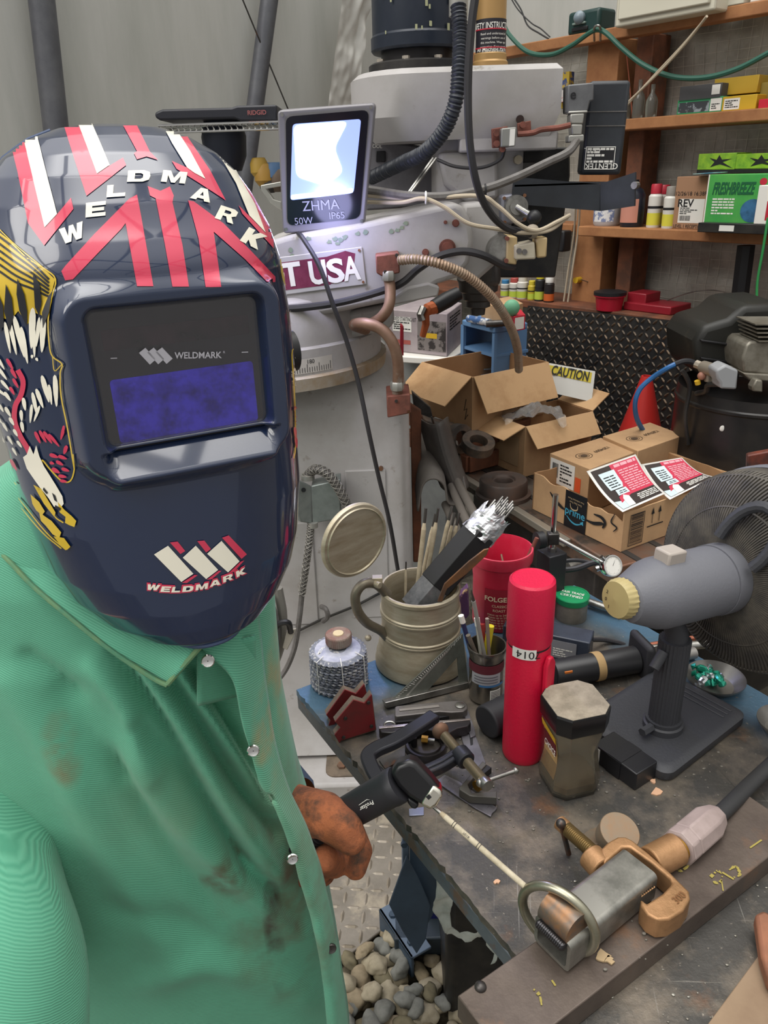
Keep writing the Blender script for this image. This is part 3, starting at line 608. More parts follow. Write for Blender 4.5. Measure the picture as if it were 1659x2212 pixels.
G().slab([(1118,266),(1147,260),(1148,292),(1120,296)],(0,1.935,0),NY,.012).obj('switch_bracket',m_rust,mill,bevel=.002)
for p in((1071,288),(1072,311),(1128,270),(1084,322)):q=aty(*p,1.93);G().cyl(q,q-NY*.012,.007,n=12).obj('bolt',m_rust,mill)
q=aty(1123,258,1.95);G().cyl(q,q-NY*.003,.009,n=20).obj('hole',mat('dark_hole','#2a1c18',.8),mill)
wire('lever_rod','','',[(1118,290,1.92),(1150,287,1.92),(1170,280,1.92),(1205,276,1.92),(1232,270,1.92)],.006,m_rust,mill)
q=aty(1083,540,1.9);g=G();g.cyl(q-NY*.05,q+NY*.06,.036,n=32);g.obj('oil_sight_housing',m_steel,mill)
G().slab([(1096,509),(1118,512),(1116,572),(1094,570)],(0,1.84,0),NY,.07).obj('cream_plate',mat('cream_paint','#b9a278',.5),mill,bevel=.003)
sw=G().slab([(1113,530),(1155,522),(1158,560),(1113,562)],(0,1.82,0),NY,.06).obj('sensor_box',mat('beige_box','#b5ad9a',.5),mill,bevel=.004)
G().slab([(1158,515),(1183,512),(1181,556),(1160,558)],(0,1.83,0),NY,.05).obj('sensor_box',mat('cream_paint','#b9a278',.5),mill,bevel=.004)
for p in((1121,542),(1133,544)):q=aty(*p,1.82);G().cyl(q,q-NY*.003,.006,n=16).obj('sensor_port',m_cable,mill)
for p in((1095,515),(1093,563)):q=aty(*p,1.84);G().cyl(q,q-NY*.006,.005,n=10).obj('screw',m_rust,mill)
q=aty(1150,500,1.84);G().sphere(q,.016).obj('cable_gland',mat('tape','#9a8f80',.8),mill)
bx=X(1060,80,2.05);rb=(X(1092,80,2.05)-X(1028,80,2.05))/2;m_brass=mat('dull_brass','#ad8a58',.4,.3)
zb1,zb2=Zz(1060,142,2.0),Zz(1060,-60,2.0)
g=G(TR(bx,2.05,0));g.lathe([(rb*1.2,z1-.002),(rb*1.2,z1+.014),(rb*1.1,z1+.018),(rb*1.1,z1+.03),(rb,z1+.034),(rb,z1+.4)],36);br=g.obj('drawbar_cover',m_brass,mill)
BM=TR(bx,2.05,0);za,zb=Zz(1060,126,2.0),Zz(1060,36,2.0)
patchcyl(BM,rb,-PI*.95,-PI*.05,za,zb,mat('label_black','#211f27',.5),mill,'safety_label',.001,24)
for z in(za+.004,za+(zb-za)*.28,za+(zb-za)*.98-.02):patchcyl(BM,rb,-PI*.95,-PI*.05,z,z+.0025,m_dkred,mill,'red_line',.002,24)
textcyl('SAFETY INSTRUCTION',BM,rb,-PI*.5,zb-.014,.017,m_inkw,mill,bold=.01,off=.0018,wid=.11)
textcyl('All Machine Parts',BM,rb,-PI*.5,za+.02,.011,m_inkw,mill,bold=.01,off=.0018)
for k in range(6):textcyl(('Read and understand all','warnings before use of','this machine. Wear eye','protection. Keep guards','in place and working','order at all times.')[k],BM,rb,-PI*.47,zb-.03-k*.0085,.0065,m_inkw,mill,'small_print',off=.0018)
sv=thing('drive_motor','square black drive motor with a white rating plate on a dark bracket','motor',aty(1300,378,1.98))
m_sv=mat('servo_black','#2b2e33',.45,.1,'#35393f',8)
o_=aty(1255,378,1.98);u_=aty(1338,378,1.98)-o_;t_=aty(1345,172,1.98);hgt=t_.z-o_.z
SM=Matrix.Translation(o_)@RY(1.5)@RZ(-8)
G(SM).box((u_.x/2,.05,hgt/2),(u_.x,.1,hgt)).obj('body',m_sv,sv,bevel=.008)
for z in(.53,.68):G(SM).box((u_.x/2,-.0005,hgt*z),(u_.x*.96,.002,.002)).obj('seam',m_cable,sv)
fm=SM@RX(90)@TR(0,0,.001)
lbp=quadat(fm,u_.x*.06,hgt*.06,u_.x*.8,hgt*.31,m_black,sv,'rating_plate',.001);lines(fm@TR(0,0,.001),u_.x*.1,hgt*.13,u_.x*.76,hgt*.30,5,m_inkw,lbp,fill=.7,seed=11)
text('GLENTEK',fm@TR(u_.x*.48,hgt*.095,.001)@RZ(180),.018,m_inkw,lbp,bold=.01);text('CE UL',fm@TR(u_.x*.22,hgt*.27,.0015)@RZ(180),.014,m_inkw,lbp)
g=G(fm@TR(0,0,.001));
for a,b,c,d in((.06,.06,.8,.068),(.06,.302,.8,.31),(.06,.06,.075,.31),(.785,.06,.8,.31)):g.box(((a+c)/2*u_.x,(b+d)/2*hgt,.001),((c-a)*u_.x,(d-b)*hgt,.001))
g.obj('plate_border',m_inkw,lbp)
G().slab([(1227,183),(1283,178),(1283,217),(1275,219),(1270,240),(1226,244)],(0,1.93,0),NY,.05).obj('connector_block',mat('connector_grey','#5b5c5e',.5,.2,'#6a6b6d',20),sv,bevel=.003)
q=aty(1238,207,1.93);text('e',frame(q-NY*.001,(1,0,0),(0,0,1)),.028,m_black,sv,'embossed_mark',bold=.02)
m_al=mat('cast_aluminium','#a3a29c',.4,.6)
for pts in([(1228,240),(1270,238),(1270,244),(1228,246)],[(1232,246),(1263,244),(1260,268),(1232,268)],[(1234,268),(1259,268),(1257,292),(1236,292)],[(1228,292),(1262,290),(1262,306),(1228,308)]):
 G().slab(pts,(0,1.925,0),NY,.035).obj('cable_connector',m_al,sv,bevel=.003)
bk=thing('motor_bracket','dark folded steel bracket carrying the square black drive motor','bracket',aty(1250,455,1.98))
G().slab([(1110,382),(1298,398),(1297,456),(1104,440)],(0,1.93,0),V((.0,1,0)),.006).obj('front_plate',m_sv,bk)
n_=V((.75,.66,0));G().slab([(1297,397),(1372,372),(1370,445),(1297,456)],aty(1297,400,1.93),n_,.006).obj('side_plate',m_sv,bk)
zz=aty(1250,395,1.93).z;g=G();pts=[aty(1112,386,1.93),aty(1297,397,1.93),atp(1370,374,aty(1297,400,1.93),n_)];b4=V((pts[2].x-.1,2.25,zz));b5=V((pts[0].x+.05,2.25,zz))
g.prism([(p.x,p.y) for p in pts]+[(b4.x,b4.y),(b5.x,b5.y)],zz-.004,zz);g.obj('top_plate',m_sv,bk)
q=atp(1376,400,aty(1297,400,1.93),n_);G().cyl(q,q+V((-.01,-.01,0)),.008,n=10).obj('screw',m_steel,bk)
# conduit boxes and cables on the machine
cb=G().slab([(811,552),(862,546),(864,590),(824,597),(813,590)],(0,1.79,0),NY,.06).obj('conduit_box',m_rust,bevel=.003);tag(cb,'red brown steel conduit box on the side of the ram next to the maroon plate','conduit box')
for p in((857,551),(832,587)):q=aty(*p,1.79);G().cyl(q,q-NY*.004,.004,n=8).obj('screw',m_dsteel,cb)
cb=G().slab([(835,856),(886,851),(888,893),(837,903)],(0,1.8,0),NY,.1).obj('conduit_box',m_rust,bevel=.003);tag(cb,'red brown steel conduit box low on the column corner under a curved pipe','conduit box')
for p in((856,866),(883,889)):q=aty(*p,1.8);G().cyl(q,q-NY*.004,.004,n=8).obj('screw',m_dsteel,cb)
m_cond=mat('rusty_conduit','#8a6f5e',.5,.4,'#7a5a48',12,col3='#9a8f84',ns3=8)
wire('rigid_conduit','rusty bent conduit pipe hanging from the upper red brown box','conduit',[(839,598,1.81),(843,625,1.8),(840,660,1.79),(824,685,1.8),(800,700,1.85)],.0125,m_cond,n=12)
wire('rigid_conduit','thick grey brown bent conduit entering the lower red brown box','conduit',[(790,712,1.9),(765,702,1.84),(790,699,1.8),(825,712,1.79),(850,745,1.79),(860,790,1.8),(858,855,1.82)],.0135,m_cond,n=12)
for p,y in(((839,606),1.8),((858,843),1.81)):
 q=aty(*p,y);tag(G().lathe([(.015,0),(.017,.006),(.017,.018),(.015,.022)],8,TR(*q)).obj('conduit_fitting',m_al,bevel=.001),'small metal conduit coupling at the %s red brown box'%('upper' if y==1.8 else 'lower'),'coupling')
def corr(P,r,n=14,pitch=.006,amp=.12):
 out=[];rad=[];L_=0;P=[V(p) for p in P]
 for i in range(len(P)-1):
  d=(P[i+1]-P[i]).length;k=max(1,int(d/(pitch/4)))
  for j in range(k):out.append(P[i].lerp(P[i+1],j/k));rad.append(r*(1+amp*math.sin(2*PI*(L_+d*j/k)/pitch)))
  L_+=d
 return G().tube(out,rad,n)
P=catmull([aty(*p) for p in((862,562,1.79),(900,560,1.77),(950,570,1.76),(1010,597,1.78),(1065,645,1.82),(1100,700,1.9),(1117,750,2.0),(1121,800,2.1))],10)
tag(corr(P,.0105,10,.007).obj('flexible_conduit',mat('rusty_flex','#8f7560',.5,.4,'#9a8c7a',10)),'long rusty flexible conduit arching from the upper red brown box down into the open carton','conduit')
P=catmull([aty(*p) for p in((990,12,1.9),(994,80,1.88),(992,150,1.85),(984,220,1.84),(960,280,1.86),(918,328,1.9),(870,352,1.98),(800,385,2.1))],10)
tag(corr(P,.0155,12,.008).obj('corrugated_hose',mat('hose_black','#2b2f37',.45)),'black corrugated hose curving down from the motor past the gearbox','hose')
q=aty(990,18,1.92);tag(G().cyl(q-V((0,0,.015)),q+V((0,0,.05)),.02,n=16).obj('hose_gland',m_al),'metal gland at the top of the black corrugated hose','gland')
m_cbl=mat('black_cable','#2d2c2f',.5)
wire('power_cable','long thin black cable hanging in front of the gearbox from the top edge','cable',[(1030,-30,1.7),(1018,60,1.7),(1011,180,1.7),(1014,300,1.7),(1028,390,1.71),(1052,450,1.74),(1090,490,1.79),(1145,506,1.83)],.008,m_cbl)
wire('power_cable','thick grey cable sweeping from the drive motor connector to the left','cable',[(1246,305,1.93),(1225,330,1.9),(1180,352,1.88),(1110,385,1.85),(1040,410,1.83),(960,424,1.82),(880,422,1.85),(815,412,1.93),(760,405,1.97)],.0095,m_cable)
wire('signal_cable','thin cream cable dropping across the feed handle to the drive side','cable',[(760,420,1.97),(815,424,1.93),(900,430,1.84),(1030,423,1.8),(1075,445,1.8),(1120,484,1.8),(1160,498,1.82),(1205,478,1.86),(1230,465,1.9)],.0045,m_rope)
wire('signal_cable','thin cream cable looping over the ram end below the grey cable','cable',[(760,434,1.97),(815,437,1.93),(870,437,1.85),(915,429,1.8),(960,448,1.79),(1010,482,1.79),(1070,494,1.8),(1130,503,1.81),(1185,498,1.84),(1225,470,1.9)],.0045,m_rope)
wire('signal_cable','black cable clipped along the side of the ram','cable',[(600,668,1.82),(660,664,1.82),(740,652,1.82),(830,627,1.82),(870,610,1.815),(905,580,1.81),(950,553,1.81),(1000,543,1.81),(1045,552,1.81),(1085,572,1.84),(1110,576,1.86)],.0085,m_cbl)
wire('signal_cable','thin black wire looping under the gearbox from the rusty limit switch','cable',[(1090,322,1.93),(1080,345,1.94),(1040,362,1.95),(985,360,1.96),(945,345,1.98)],.004,m_cbl)
for i,(a,b) in enumerate((((935,342),(872,430)),((942,342),(880,425)))):wire('steel_rod',('thin bright rod standing behind the cables left of the head, left one','thin bright rod standing behind the cables left of the head, right one')[i],'rod',[(*a,1.95),(*b,1.86)],.003,m_steel,n=6)
q=aty(920,427,1.8);tag(G().tube([q+V((0,.012*math.cos(a),.012*math.sin(a))) for a in[2*PI*i/12 for i in range(12)]],.002,6,closed=True).obj('cable_tie',m_white),'white cable tie around the cream cables','cable tie')
q=aty(1048,412,1.83);tag(G().tube([q+V((0,.013*math.cos(a),.013*math.sin(a))) for a in[2*PI*i/12 for i in range(12)]],.002,6,closed=True).obj('cable_tie',m_black),'black cable tie around the thick grey cable','cable tie')
# work light on the ram
LQ=aty(700,240,1.84);n_=V((.05,1,.10)).normalized()
fl_=thing('floodlight','lit square LED floodlight in a grey frame standing on the ram','floodlight',aty(700,505,1.88))
m_fl=mat('floodlight_grey','#7e7c80',.45,.3)
G().slab([(604,238),(806,223),(811,230),(787,486),(781,491),(616,505),(610,500),(599,244)],LQ,n_,.05).obj('housing',m_fl,fl_,bevel=.004)
def lp(px,py,k=0):return atp(px,py,LQ-n_*k,n_)
def rpoly(c,r,n=4):
 out=[];m=len(c)
 for i in range(m):
  p0,p1,p2=V(c[i-1]),V(c[i]),V(c[(i+1)%m]);a=p1+(p0-p1).normalized()*r;b=p1+(p2-p1).normalized()*r
  for k in range(n+1):t=k/n;out.append(tuple(a*(1-t)**2+p1*2*t*(1-t)+b*t*t))
 return out
G().slab(rpoly([(617,252),(797,237),(777,472),(621,488)],16),LQ-n_*.003,n_,.004).obj('front_glass',mat('dark_glass_face','#15151c',.15),fl_)
m_led=mat('led_white','#ffffff',.5,em='#dfe9ff',ems=4.5)
rf=mat('reflector','#8fa4e8',.25,.5,em='#8fa0ff',ems=1.1)
G().slab(rpoly([(632,268),(780,257),(764,417),(627,433)],8),LQ-n_*.0045,n_,.002).obj('lit_reflector',rf,fl_,smooth=0)
g=G();cc=lp(690,335,.006);ring=[lp(x,y,.006) for x,y in rpoly([(634,270),(752,262),(722,320),(742,372),(702,402),(640,382)],14)]
g.add(ring,[tuple(range(len(ring)))]);g.obj('led_panel',m_led,fl_,smooth=0,fixn=False)
g=G();ring=[lp(x,y,.0062) for x,y in rpoly([(629,421),(762,406),(763,416),(628,431)],3)];g.add(ring,[tuple(range(len(ring)))]);g.obj('lit_edge',mat('led_edge','#cfe6ff',.3,em='#cfe6ff',ems=1.3),fl_,smooth=0,fixn=False)
m_flt=mat('grey_lettering','#858792',.5)
xd=(lp(760,440)-lp(640,448));yd=V((0,0,1))
for s,x,y,sz in(('ZHMA',693,443,.030),('50W',656,477,.021),('IP65',728,465,.021)):
 text(s,frame(lp(x,y,.0062),xd,lp(700,300)-lp(690,440)),sz,m_flt,fl_,'lettering',bold=.0,th=.0003)
for p in((610,248),(801,233),(781,477),(619,495)):q=lp(*p,.002);G().cyl(q,q-n_*.004,.0035,n=10).obj('screw',m_steel,fl_)
G().slab([(648,500),(738,490),(742,505),(700,515),(650,522)],LQ+n_*.02,n_,.12).obj('stand_bracket',m_black,fl_,bevel=.002)
wire('floodlight_cable','thin black cord hanging from the floodlight down the front of the column','cord',[(645,505,1.86),(655,516,1.82),(690,575,1.80),(720,660,1.79),(748,735,1.80),(775,830,1.80),(796,930,1.79),(818,1030,1.8),(842,1130,1.82),(860,1235,1.86)],.0055,m_cbl)
lamp('floodlight_beam','SPOT',lp(695,345,.03),aty(860,1500,.9),9,.07,(.50,.52,1));bpy.data.lights['floodlight_beam'].spot_size=math.radians(130);bpy.data.lights['floodlight_beam'].spot_blend=.6
lamp('floodlight_spill','POINT',lp(700,470,.10),(0,0,0),1.3,.05,(.55,.55,1))
# junction box and cables on the column
jb=thing('junction_box','grey metal junction box with armoured cables on the column side','junction box',aty(685,1130,1.84))
m_galv=mat('galvanised','#8b928f',.45,.5,'#767c7a',18)
G().slab([(672,1050),(735,1036),(736,1120),(674,1132)],(0,1.83,0),NY,.05).obj('cover',m_galv,jb,bevel=.003)
n2=V((.85,.5,0));q=aty(673,1090,1.83);G().slab([(640,1033),(673,1050),(675,1132),(650,1128),(643,1110)],q,V((-.6,.8,0)),.03).obj('box_side',m_galv,jb,bevel=.003)
q=aty(665,1035,1.85);g=G(TR(*q));g.lathe([(.018,0),(.018,.012),(.013,.014),(.013,.0)],20,cap=(1,0));g.obj('cable_gland',m_al,jb)
q=aty(676,1128,1.83);G().cyl(q,q-V((0,0,.014)),.013,n=20).obj('cable_gland',m_al,jb)
for p in((656,1058),(648,1108)):q=aty(*p,1.815);G().cyl(q,q-NY*.002,.006,n=12).obj('knockout_hole',m_black,jb)
m_arm=mat('braided_grip','#8a8780',.5,.4)
def braid(name,label,P,r,turns):
 P=[V(p) for p in P];L_=len(P);c=G().tube(P,r*.8,10).obj(name,m_cable);tag(c,label,'cable')
 g=G()
 for d in(1,-1):
  for ph in(0,PI/2*1,PI,PI*1.5):
   Q=[]
   for i,p in enumerate(P):
    t=(P[min(i+1,L_-1)]-P[max(i-1,0)]).normalized();u=t.orthogonal() if False else t.cross(V((.3,1,.2))).normalized();b=t.cross(u);a=d*turns*2*PI*i/L_+ph;Q.append(p+(u*math.cos(a)+b*math.sin(a))*r)
   g.tube(Q,.0011,4)
 g.obj('braided_sleeve',m_arm,c);return c
braid('armoured_cable','cable in a braided sleeve curving up out of the junction box behind the mug lid',catmull([aty(*p) for p in((663,1030,1.85),(680,1014,1.84),(705,1022,1.83),(725,1045,1.83),(742,1075,1.83),(752,1100,1.84))],10),.0125,4)
braid('armoured_cable','cable in a braided sleeve hanging straight down from the junction box',catmull([aty(*p) for p in((672,1130,1.83),(668,1170,1.82),(660,1230,1.81),(652,1285,1.81))],16),.0095,5)
wire('hanging_cable','grey cable continuing below the braided sleeve and curling left behind the jacket','cable',[(652,1285,1.81),(646,1340,1.8),(636,1400,1.79),(615,1450,1.78),(585,1482,1.77),(560,1488,1.77)],.0075,m_cable)
for i,(pts,r,m) in enumerate((([(575,1290,1.7),(590,1340,1.7),(592,1400,1.7),(575,1440,1.7)],.016,m_cable),([(600,1270,1.72),(610,1330,1.72),(606,1390,1.72),(590,1440,1.72)],.013,m_arm),([(560,1330,1.69),(576,1370,1.69),(580,1420,1.69),(570,1450,1.69)],.01,m_rope),([(585,1380,1.68),(600,1350,1.68),(622,1345,1.68),(628,1365,1.7)],.008,m_black),([(566,1320,1.67),(582,1350,1.67),(575,1390,1.67)],.008,mat('tan_cable','#a08f76',.6)))):
 wire('bundled_cable',('thick grey cable of the bundle just right of the jacket','metallic conduit of the bundle just right of the jacket','cream cable of the bundle just right of the jacket','short black looped cable in the bundle right of the jacket','short tan cable in the bundle right of the jacket')[i],'cable',pts,r,m,g=None)
tag(G().slab([(620,1362),(640,1358),(630,1385),(620,1405),(610,1400)],(0,1.7,0),NY,.006).obj('plastic_tag',mat('pale_rag','#b5aea2',.8),bevel=.002),'small crumpled pale tag hanging among the cables by the column','tag')
wire('hanging_cable','bent cable loop hooked on a screw at the foot of the column','cable',[(694,1310,1.87),(704,1316,1.84),(708,1332,1.84),(698,1342,1.86)],.007,m_cable)
tag(G().slab([(886,872),(910,888),(910,1215),(893,1215)],(0,2.12,0),NY,.02).obj('brown_board',m_wooddk,bevel=.003),'upright reddish brown board just right of the machine column','board')
# BETWEEN MACHINE AND WALL
def qbox(pts,z1,z0,name=None,m=None,parent=None,bevel=.002,label=None,cat=None,group=None):
 """prism from the four picture corners of its top face (front, right, back, left) at height z1 down to z0"""
 P=[atz(x,y,z1) for x,y in pts];g=G();g.prism([(p.x,p.y) for p in P],z0,z1)
 o=g.obj(name,m,parent,bevel=bevel) if name else None
 if label:tag(o,label,cat,group)
 return o,P
def face(a,b,z0,z1):
 o=V((a.x,a.y,z0));return frame(o,V((b.x-a.x,b.y-a.y,0)),(0,0,1)),(b.xy-a.xy).length,z1-z0
ZB=.80
P=[atz(x,y,ZB) for x,y in((945,985),(1335,1225),(1600,1120),(1200,900))]
mt=thing('machine_table','long rusty slotted machine table carrying the cardboard boxes and the black ring','machine table',((P[0]+P[1])/2).xy.to_3d())
d=(P[1]-P[0]).normalized();b_=V((-d.y,d.x,0)) if V((-d.y,d.x,0)).y>0 else V((d.y,-d.x,0))
L_=(P[1]-P[0]).length;MT=frame(P[0],d,b_)
m_mt=mat('oily_table','#5f5850',.5,.4,'#6e4c3a',8,col3='#3d3834',ns3=6)
G(MT).box((L_/2,.21,-.03),(L_,.42,.06)).obj('table_slab',m_mt,mt,bevel=.004)
for y in(.07,.17,.27,.37):G(MT).box((L_/2,y,.001),(L_,.018,.003)).obj('slot',mat('slot_dark','#2b2724',.7),mt)
G(MT).box((L_*.4,-.012,-.012),(L_*.8,.024,.02)).obj('machined_rail',mat('bright_rail','#a39c90',.4,.6),mt,bevel=.002)
G(MT).box((L_/2,.21,-.14),(L_*.7,.3,.16)).obj('saddle',m_dk,mt,bevel=.01)
G(MT).box((L_*.45,.25,-.47),(.3,.3,.5)).obj('knee',m_dk,mt,bevel=.02)
G(MT).cyl((L_*.86,-.0,-.05),(L_*.86,-.05,-.05),.014).obj('table_stop',m_steel,mt)
def carton(name,label,fr,z0,top,left,right,flaps,m=m_card,group=None):
 M,W_,D_,H_=pxbox(fr,z0,top,left,right);r_=rootat(name,label,'cardboard box',M,group);t=.004
 G().box((W_/2,t/2,H_/2),(W_,t,H_)).obj('side_wall',m,r_,local=True);G().box((W_/2,D_-t/2,H_/2),(W_,t,H_)).obj('side_wall',m_card2,r_,local=True)
 G().box((t/2,D_/2,H_/2),(t,D_-2*t,H_)).obj('side_wall',m,r_,local=True);G().box((W_-t/2,D_/2,H_/2),(t,D_-2*t,H_)).obj('side_wall',m_card2,r_,local=True)
 G().box((W_/2,D_/2,t/2),(W_-2*t,D_-2*t,t)).obj('bottom',m_card2,r_,local=True)
 for side,ang,ln in flaps:
  a=math.radians(ang);c,s=math.cos(a)*ln,math.sin(a)*ln
  if side=='F':q=[(0.003,0,H_),(W_-.003,0,H_),(W_-.01,-s,H_+c),(.01,-s,H_+c)]
  if side=='L':q=[(0,.003,H_),(0,D_-.003,H_),(-s,D_-.01,H_+c),(-s,.01,H_+c)]
  if side=='R':q=[(W_,.003,H_),(W_,D_-.003,H_),(W_+s,D_-.01,H_+c),(W_+s,.01,H_+c)]
  if side=='B':q=[(.003,D_,H_),(W_-.003,D_,H_),(W_-.01,D_+s,H_+c),(.01,D_+s,H_+c)]
  G().add(q,[(0,1,2,3)]).obj('flap',mat('flap_card','#c29d74',.85,0,'#b08a62',9,.45,.65,.1,60),r_,local=True,solid=.003,smooth=0)
 return r_,M,W_,D_,H_
b1,M1,W1,D1,H1=carton('cardboard_box','larger open cardboard box with its flaps folded out, behind and above the smaller one',(1019,931),ZB+.14,(1024,815),(932,779),(1163,777),(('F',150,.125),('L',128,.13)))
g=G(M1);g.tube([(-.001,.03,.10),(-.001,.04,.06),(-.001,.025,.07),(-.001,.035,.03),(-.001,.02,.05)],.0012,4);g.obj('pen_scribble',m_ink,b1)
b2,M2,W2,D2,H2=carton('cardboard_box','smaller open cardboard box holding a clear plastic bag, in front of the larger one',(1130,1031),ZB+.002,(1125,922),(1070,892),(1269,885),(('F',140,.08),('L',112,.085),('R',60,.09)))
quadat(face(M2@V((-.002,D2,0)),M2@V((-.002,0,0)),ZB+.03,ZB+.1)[0],D2*.3,0,D2*.85,.1,mat('packing_tape','#a98f70',.15),b2,'tape')
q=M2@V((W2*.3,D2*.4,H2*.85));g=G(TR(*q))
def bagf(u,v):
 x=(u-.5)*.2;y=(v-.5)*.15;return(x,y,.06*math.exp(-(x*x+y*y)*60)+.03*noise.noise((x*22,y*22,3))+.012*noise.noise((x*60,y*60,7)))
g.grid(bagf,30,24);o=g.obj('plastic_bag',mat('clear_plastic','#e9ecec',.12,trans=.85,ior=1.2),fixn=False,smooth=60);tag(o,'crumpled clear plastic bag sticking out of the smaller open cardboard box','plastic bag')
z1=M1.translation.z-.001
cr=thing('timber_crate','dark reddish timber crate under the larger open cardboard box','crate',M1.translation.xy.to_3d())
CM=M1@TR(-.02,-.01,0);cw,cdp=W1*.8,D1*1.3;hz_=z1-ZB
for y in(0,cdp):G(CM).box((cw/2,y,-hz_*.2),(cw,.02,hz_*.38)).obj('crate_board',m_wooddk,cr,bevel=.003);G(CM).box((cw/2,y,-hz_*.78),(cw,.02,hz_*.4)).obj('crate_board',m_wooddk,cr,bevel=.003)
for x in(0,cw):G(CM).box((x,cdp/2,-hz_*.2),(.02,cdp,hz_*.38)).obj('crate_board',m_wooddk,cr,bevel=.003);G(CM).box((x,cdp/2,-hz_*.78),(.02,cdp,hz_*.4)).obj('crate_board',m_wooddk,cr,bevel=.003)
m_soot=mat('sooty_iron','#3a3532',.6,.3,'#6a5748',16)
def prt(px,py,y,r,h,tilt,label,grp='rusty iron parts beside the crate'):
 q=aty(px,py,y);g=G(Matrix.Translation(q)@RX(tilt)@RY(tilt*.4));g.lathe([(r*.55,0),(r,0),(r,h),(r*.55,h),(r*.5,h*.5),(r*.55,0)],28,cap=(0,0));tag(g.obj('iron_part',m_soot,bevel=.001),label,'iron part',grp)
prt(985,946,2.22,.045,.03,80,'round sooty iron part lying in front of the crate, the left one')
prt(1030,968,2.18,.05,.03,20,'flat sooty iron ring under the corner of the larger box')
G().slab([(912,905),(990,925),(985,960),(930,940)],(0,2.3,0),NY,.06).obj('iron_part',m_soot,bevel=.01);tag(bpy.data.objects['iron_part.002'],'blocky sooty iron casting at the left end of the crate','iron part')
tag(G().slab([(889,845),(930,880),(936,905),(895,890)],(0,2.28,0),NY,.02).obj('steel_bracket',m_dsteel,bevel=.002),'small flat dark steel bar below the left flap of the larger box','steel bar')
tag(G().tube([aty(*p,2.2) for p in((932,900),(945,940),(960,985),(975,1030),(990,1080))],.003,6).obj('thin_rod',m_dsteel),'thin dark rod leaning in front of the rubber sheet','rod')
def sheet(u,v):
 a=aty(925,880,2.15).lerp(aty(900,880,2.25),0);
 X_=905+(60*u);yy=900+150*v;w_=.5*math.sin(PI*u)
 return aty(X_+(28+20*v)*v*1.0,yy+16*math.sin(PI*u),2.1+.05*math.cos(PI*u*1.5))
tag(G().grid(sheet,16,16).obj('rubber_sheet',mat('grey_rubber','#4e4a48',.55,0,'#6a645f',7),fixn=False,solid=.005),'dark grey rubber sheet draped in a fold beside the brown board','rubber sheet')
def roll(u,v):
 a=PI*(1.15-1.35*u);r=30+2*v;return aty(938+r*math.cos(a)*.95,1075-34*math.sin(a)+(0),2.02-.3*v+.0)+V((0,0,-.12*v))
Pp=[aty(905,1105,2.0),aty(915,1050,2.0),aty(937,1036,2.0),aty(958,1050,2.0),aty(966,1085,2.0),aty(985,1092,2.0),aty(1010,1065,2.0)]
Pp=catmull(Pp,6);g=G();vs=[]
for p in Pp:vs+=[p,p+V((0,.28,.06))]
g.add(vs,[(2*i,2*i+1,2*i+3,2*i+2) for i in range(len(Pp)-1)]);tag(g.obj('rubber_roll',mat('grey_rubber_light','#726c66',.55,0,'#5c5652',9),fixn=False,solid=.006),'curled end of light grey rubber sheet standing behind the rods in the mug','rubber sheet')
for i,(a,b) in enumerate((((975,1050),(1010,1130)),((988,1040),(1030,1120)),((962,1090),(985,1140)))):
 tag(G().cyl(aty(*a,2.05),aty(*b,1.85),.012,n=16).obj('steel_pipe',mat('grey_pipe','#77716b',.5,.3)),('grey pipe in the middle of three leaning by the rubber roll','grey pipe on the right of three leaning by the rubber roll','grey pipe on the left of three leaning by the rubber roll')[i],'pipe','pipes leaning by the rubber roll')
c=atz(1090,1078,ZB+.001);rr_=(atz(1146,1070,ZB+.05)-atz(1036,1070,ZB+.05)).length/2
hgt=.055;g=G(TR(c.x,c.y+.03,ZB));g.lathe([(rr_*1.15,0),(rr_*1.15,.012),(rr_,.014),(rr_,hgt-.006),(rr_*.95,hgt),(rr_*.5,hgt),(rr_*.45,hgt-.006),(rr_*.4,hgt-.006),(rr_*.36,hgt-.012),(rr_*.36,0)],48,cap=(0,0))
tag(g.obj('iron_ring',mat('ring_iron','#4a4340',.5,.3,'#5e4a40',10)),'thick dark iron ring with a round hole lying on the machine table','iron ring')
# long carton with two inner boxes and two flyers
PB=thing('shipping_carton','torn open cardboard shipping carton with black tape and arrow marks, holding two boxes','cardboard box',atz(1342,1191,ZB+.001))
zf=ZB+.002;M3,W3,D3,H3=pxbox((1338,1191),zf,(1342,1107),(1175,1018),(1554,1017))
t=.004
rr=random.Random(5)
def wallp(a,b,h0,h1,name='side_wall',m=m_card,n=26,rag=.006):
 """upright card wall from a to b (M3 plan) with a torn upper edge"""
 g=G(M3);vs=[]
 for i in range(n+1):
  u=i/n;x=a[0]+(b[0]-a[0])*u;y=a[1]+(b[1]-a[1])*u;h=h0+(h1-h0)*u+rag*noise.noise((u*9,h0*50,a[0]*9));vs+=[(x,y,0),(x,y,h)]
 g.add(vs,[(2*i,2*i+2,2*i+3,2*i+1) for i in range(n)]);return g.obj(name,m,PB,solid=t,smooth=0)
hA=H3*.98
wallp((0,0),(0,D3),hA*.82,H3*1.02,rag=.012);wallp((0,0),(W3,0),hA,hA);wallp((0,D3),(W3,D3),H3,H3,m=m_card2);wallp((W3,0),(W3,D3),H3,H3*1.05,m=m_card2)
G(M3).box((W3/2,D3/2,t/2),(W3-.01,D3-.01,t)).obj('bottom',m_card2,PB)
G(M3).add([(W3,.02,H3),(W3,D3*.95,H3*1.02),(W3+.05,D3*.8,H3*.85),(W3+.07,.1,H3*.8),(W3+.03,.02,H3*.88)],[(0,1,2,3,4)]).obj('torn_flap',m_card,PB,solid=.003,smooth=0)
LF,lw,lh=face(M3@V((-.0025,D3,0)),M3@V((-.0025,0,0)),zf,zf+H3)
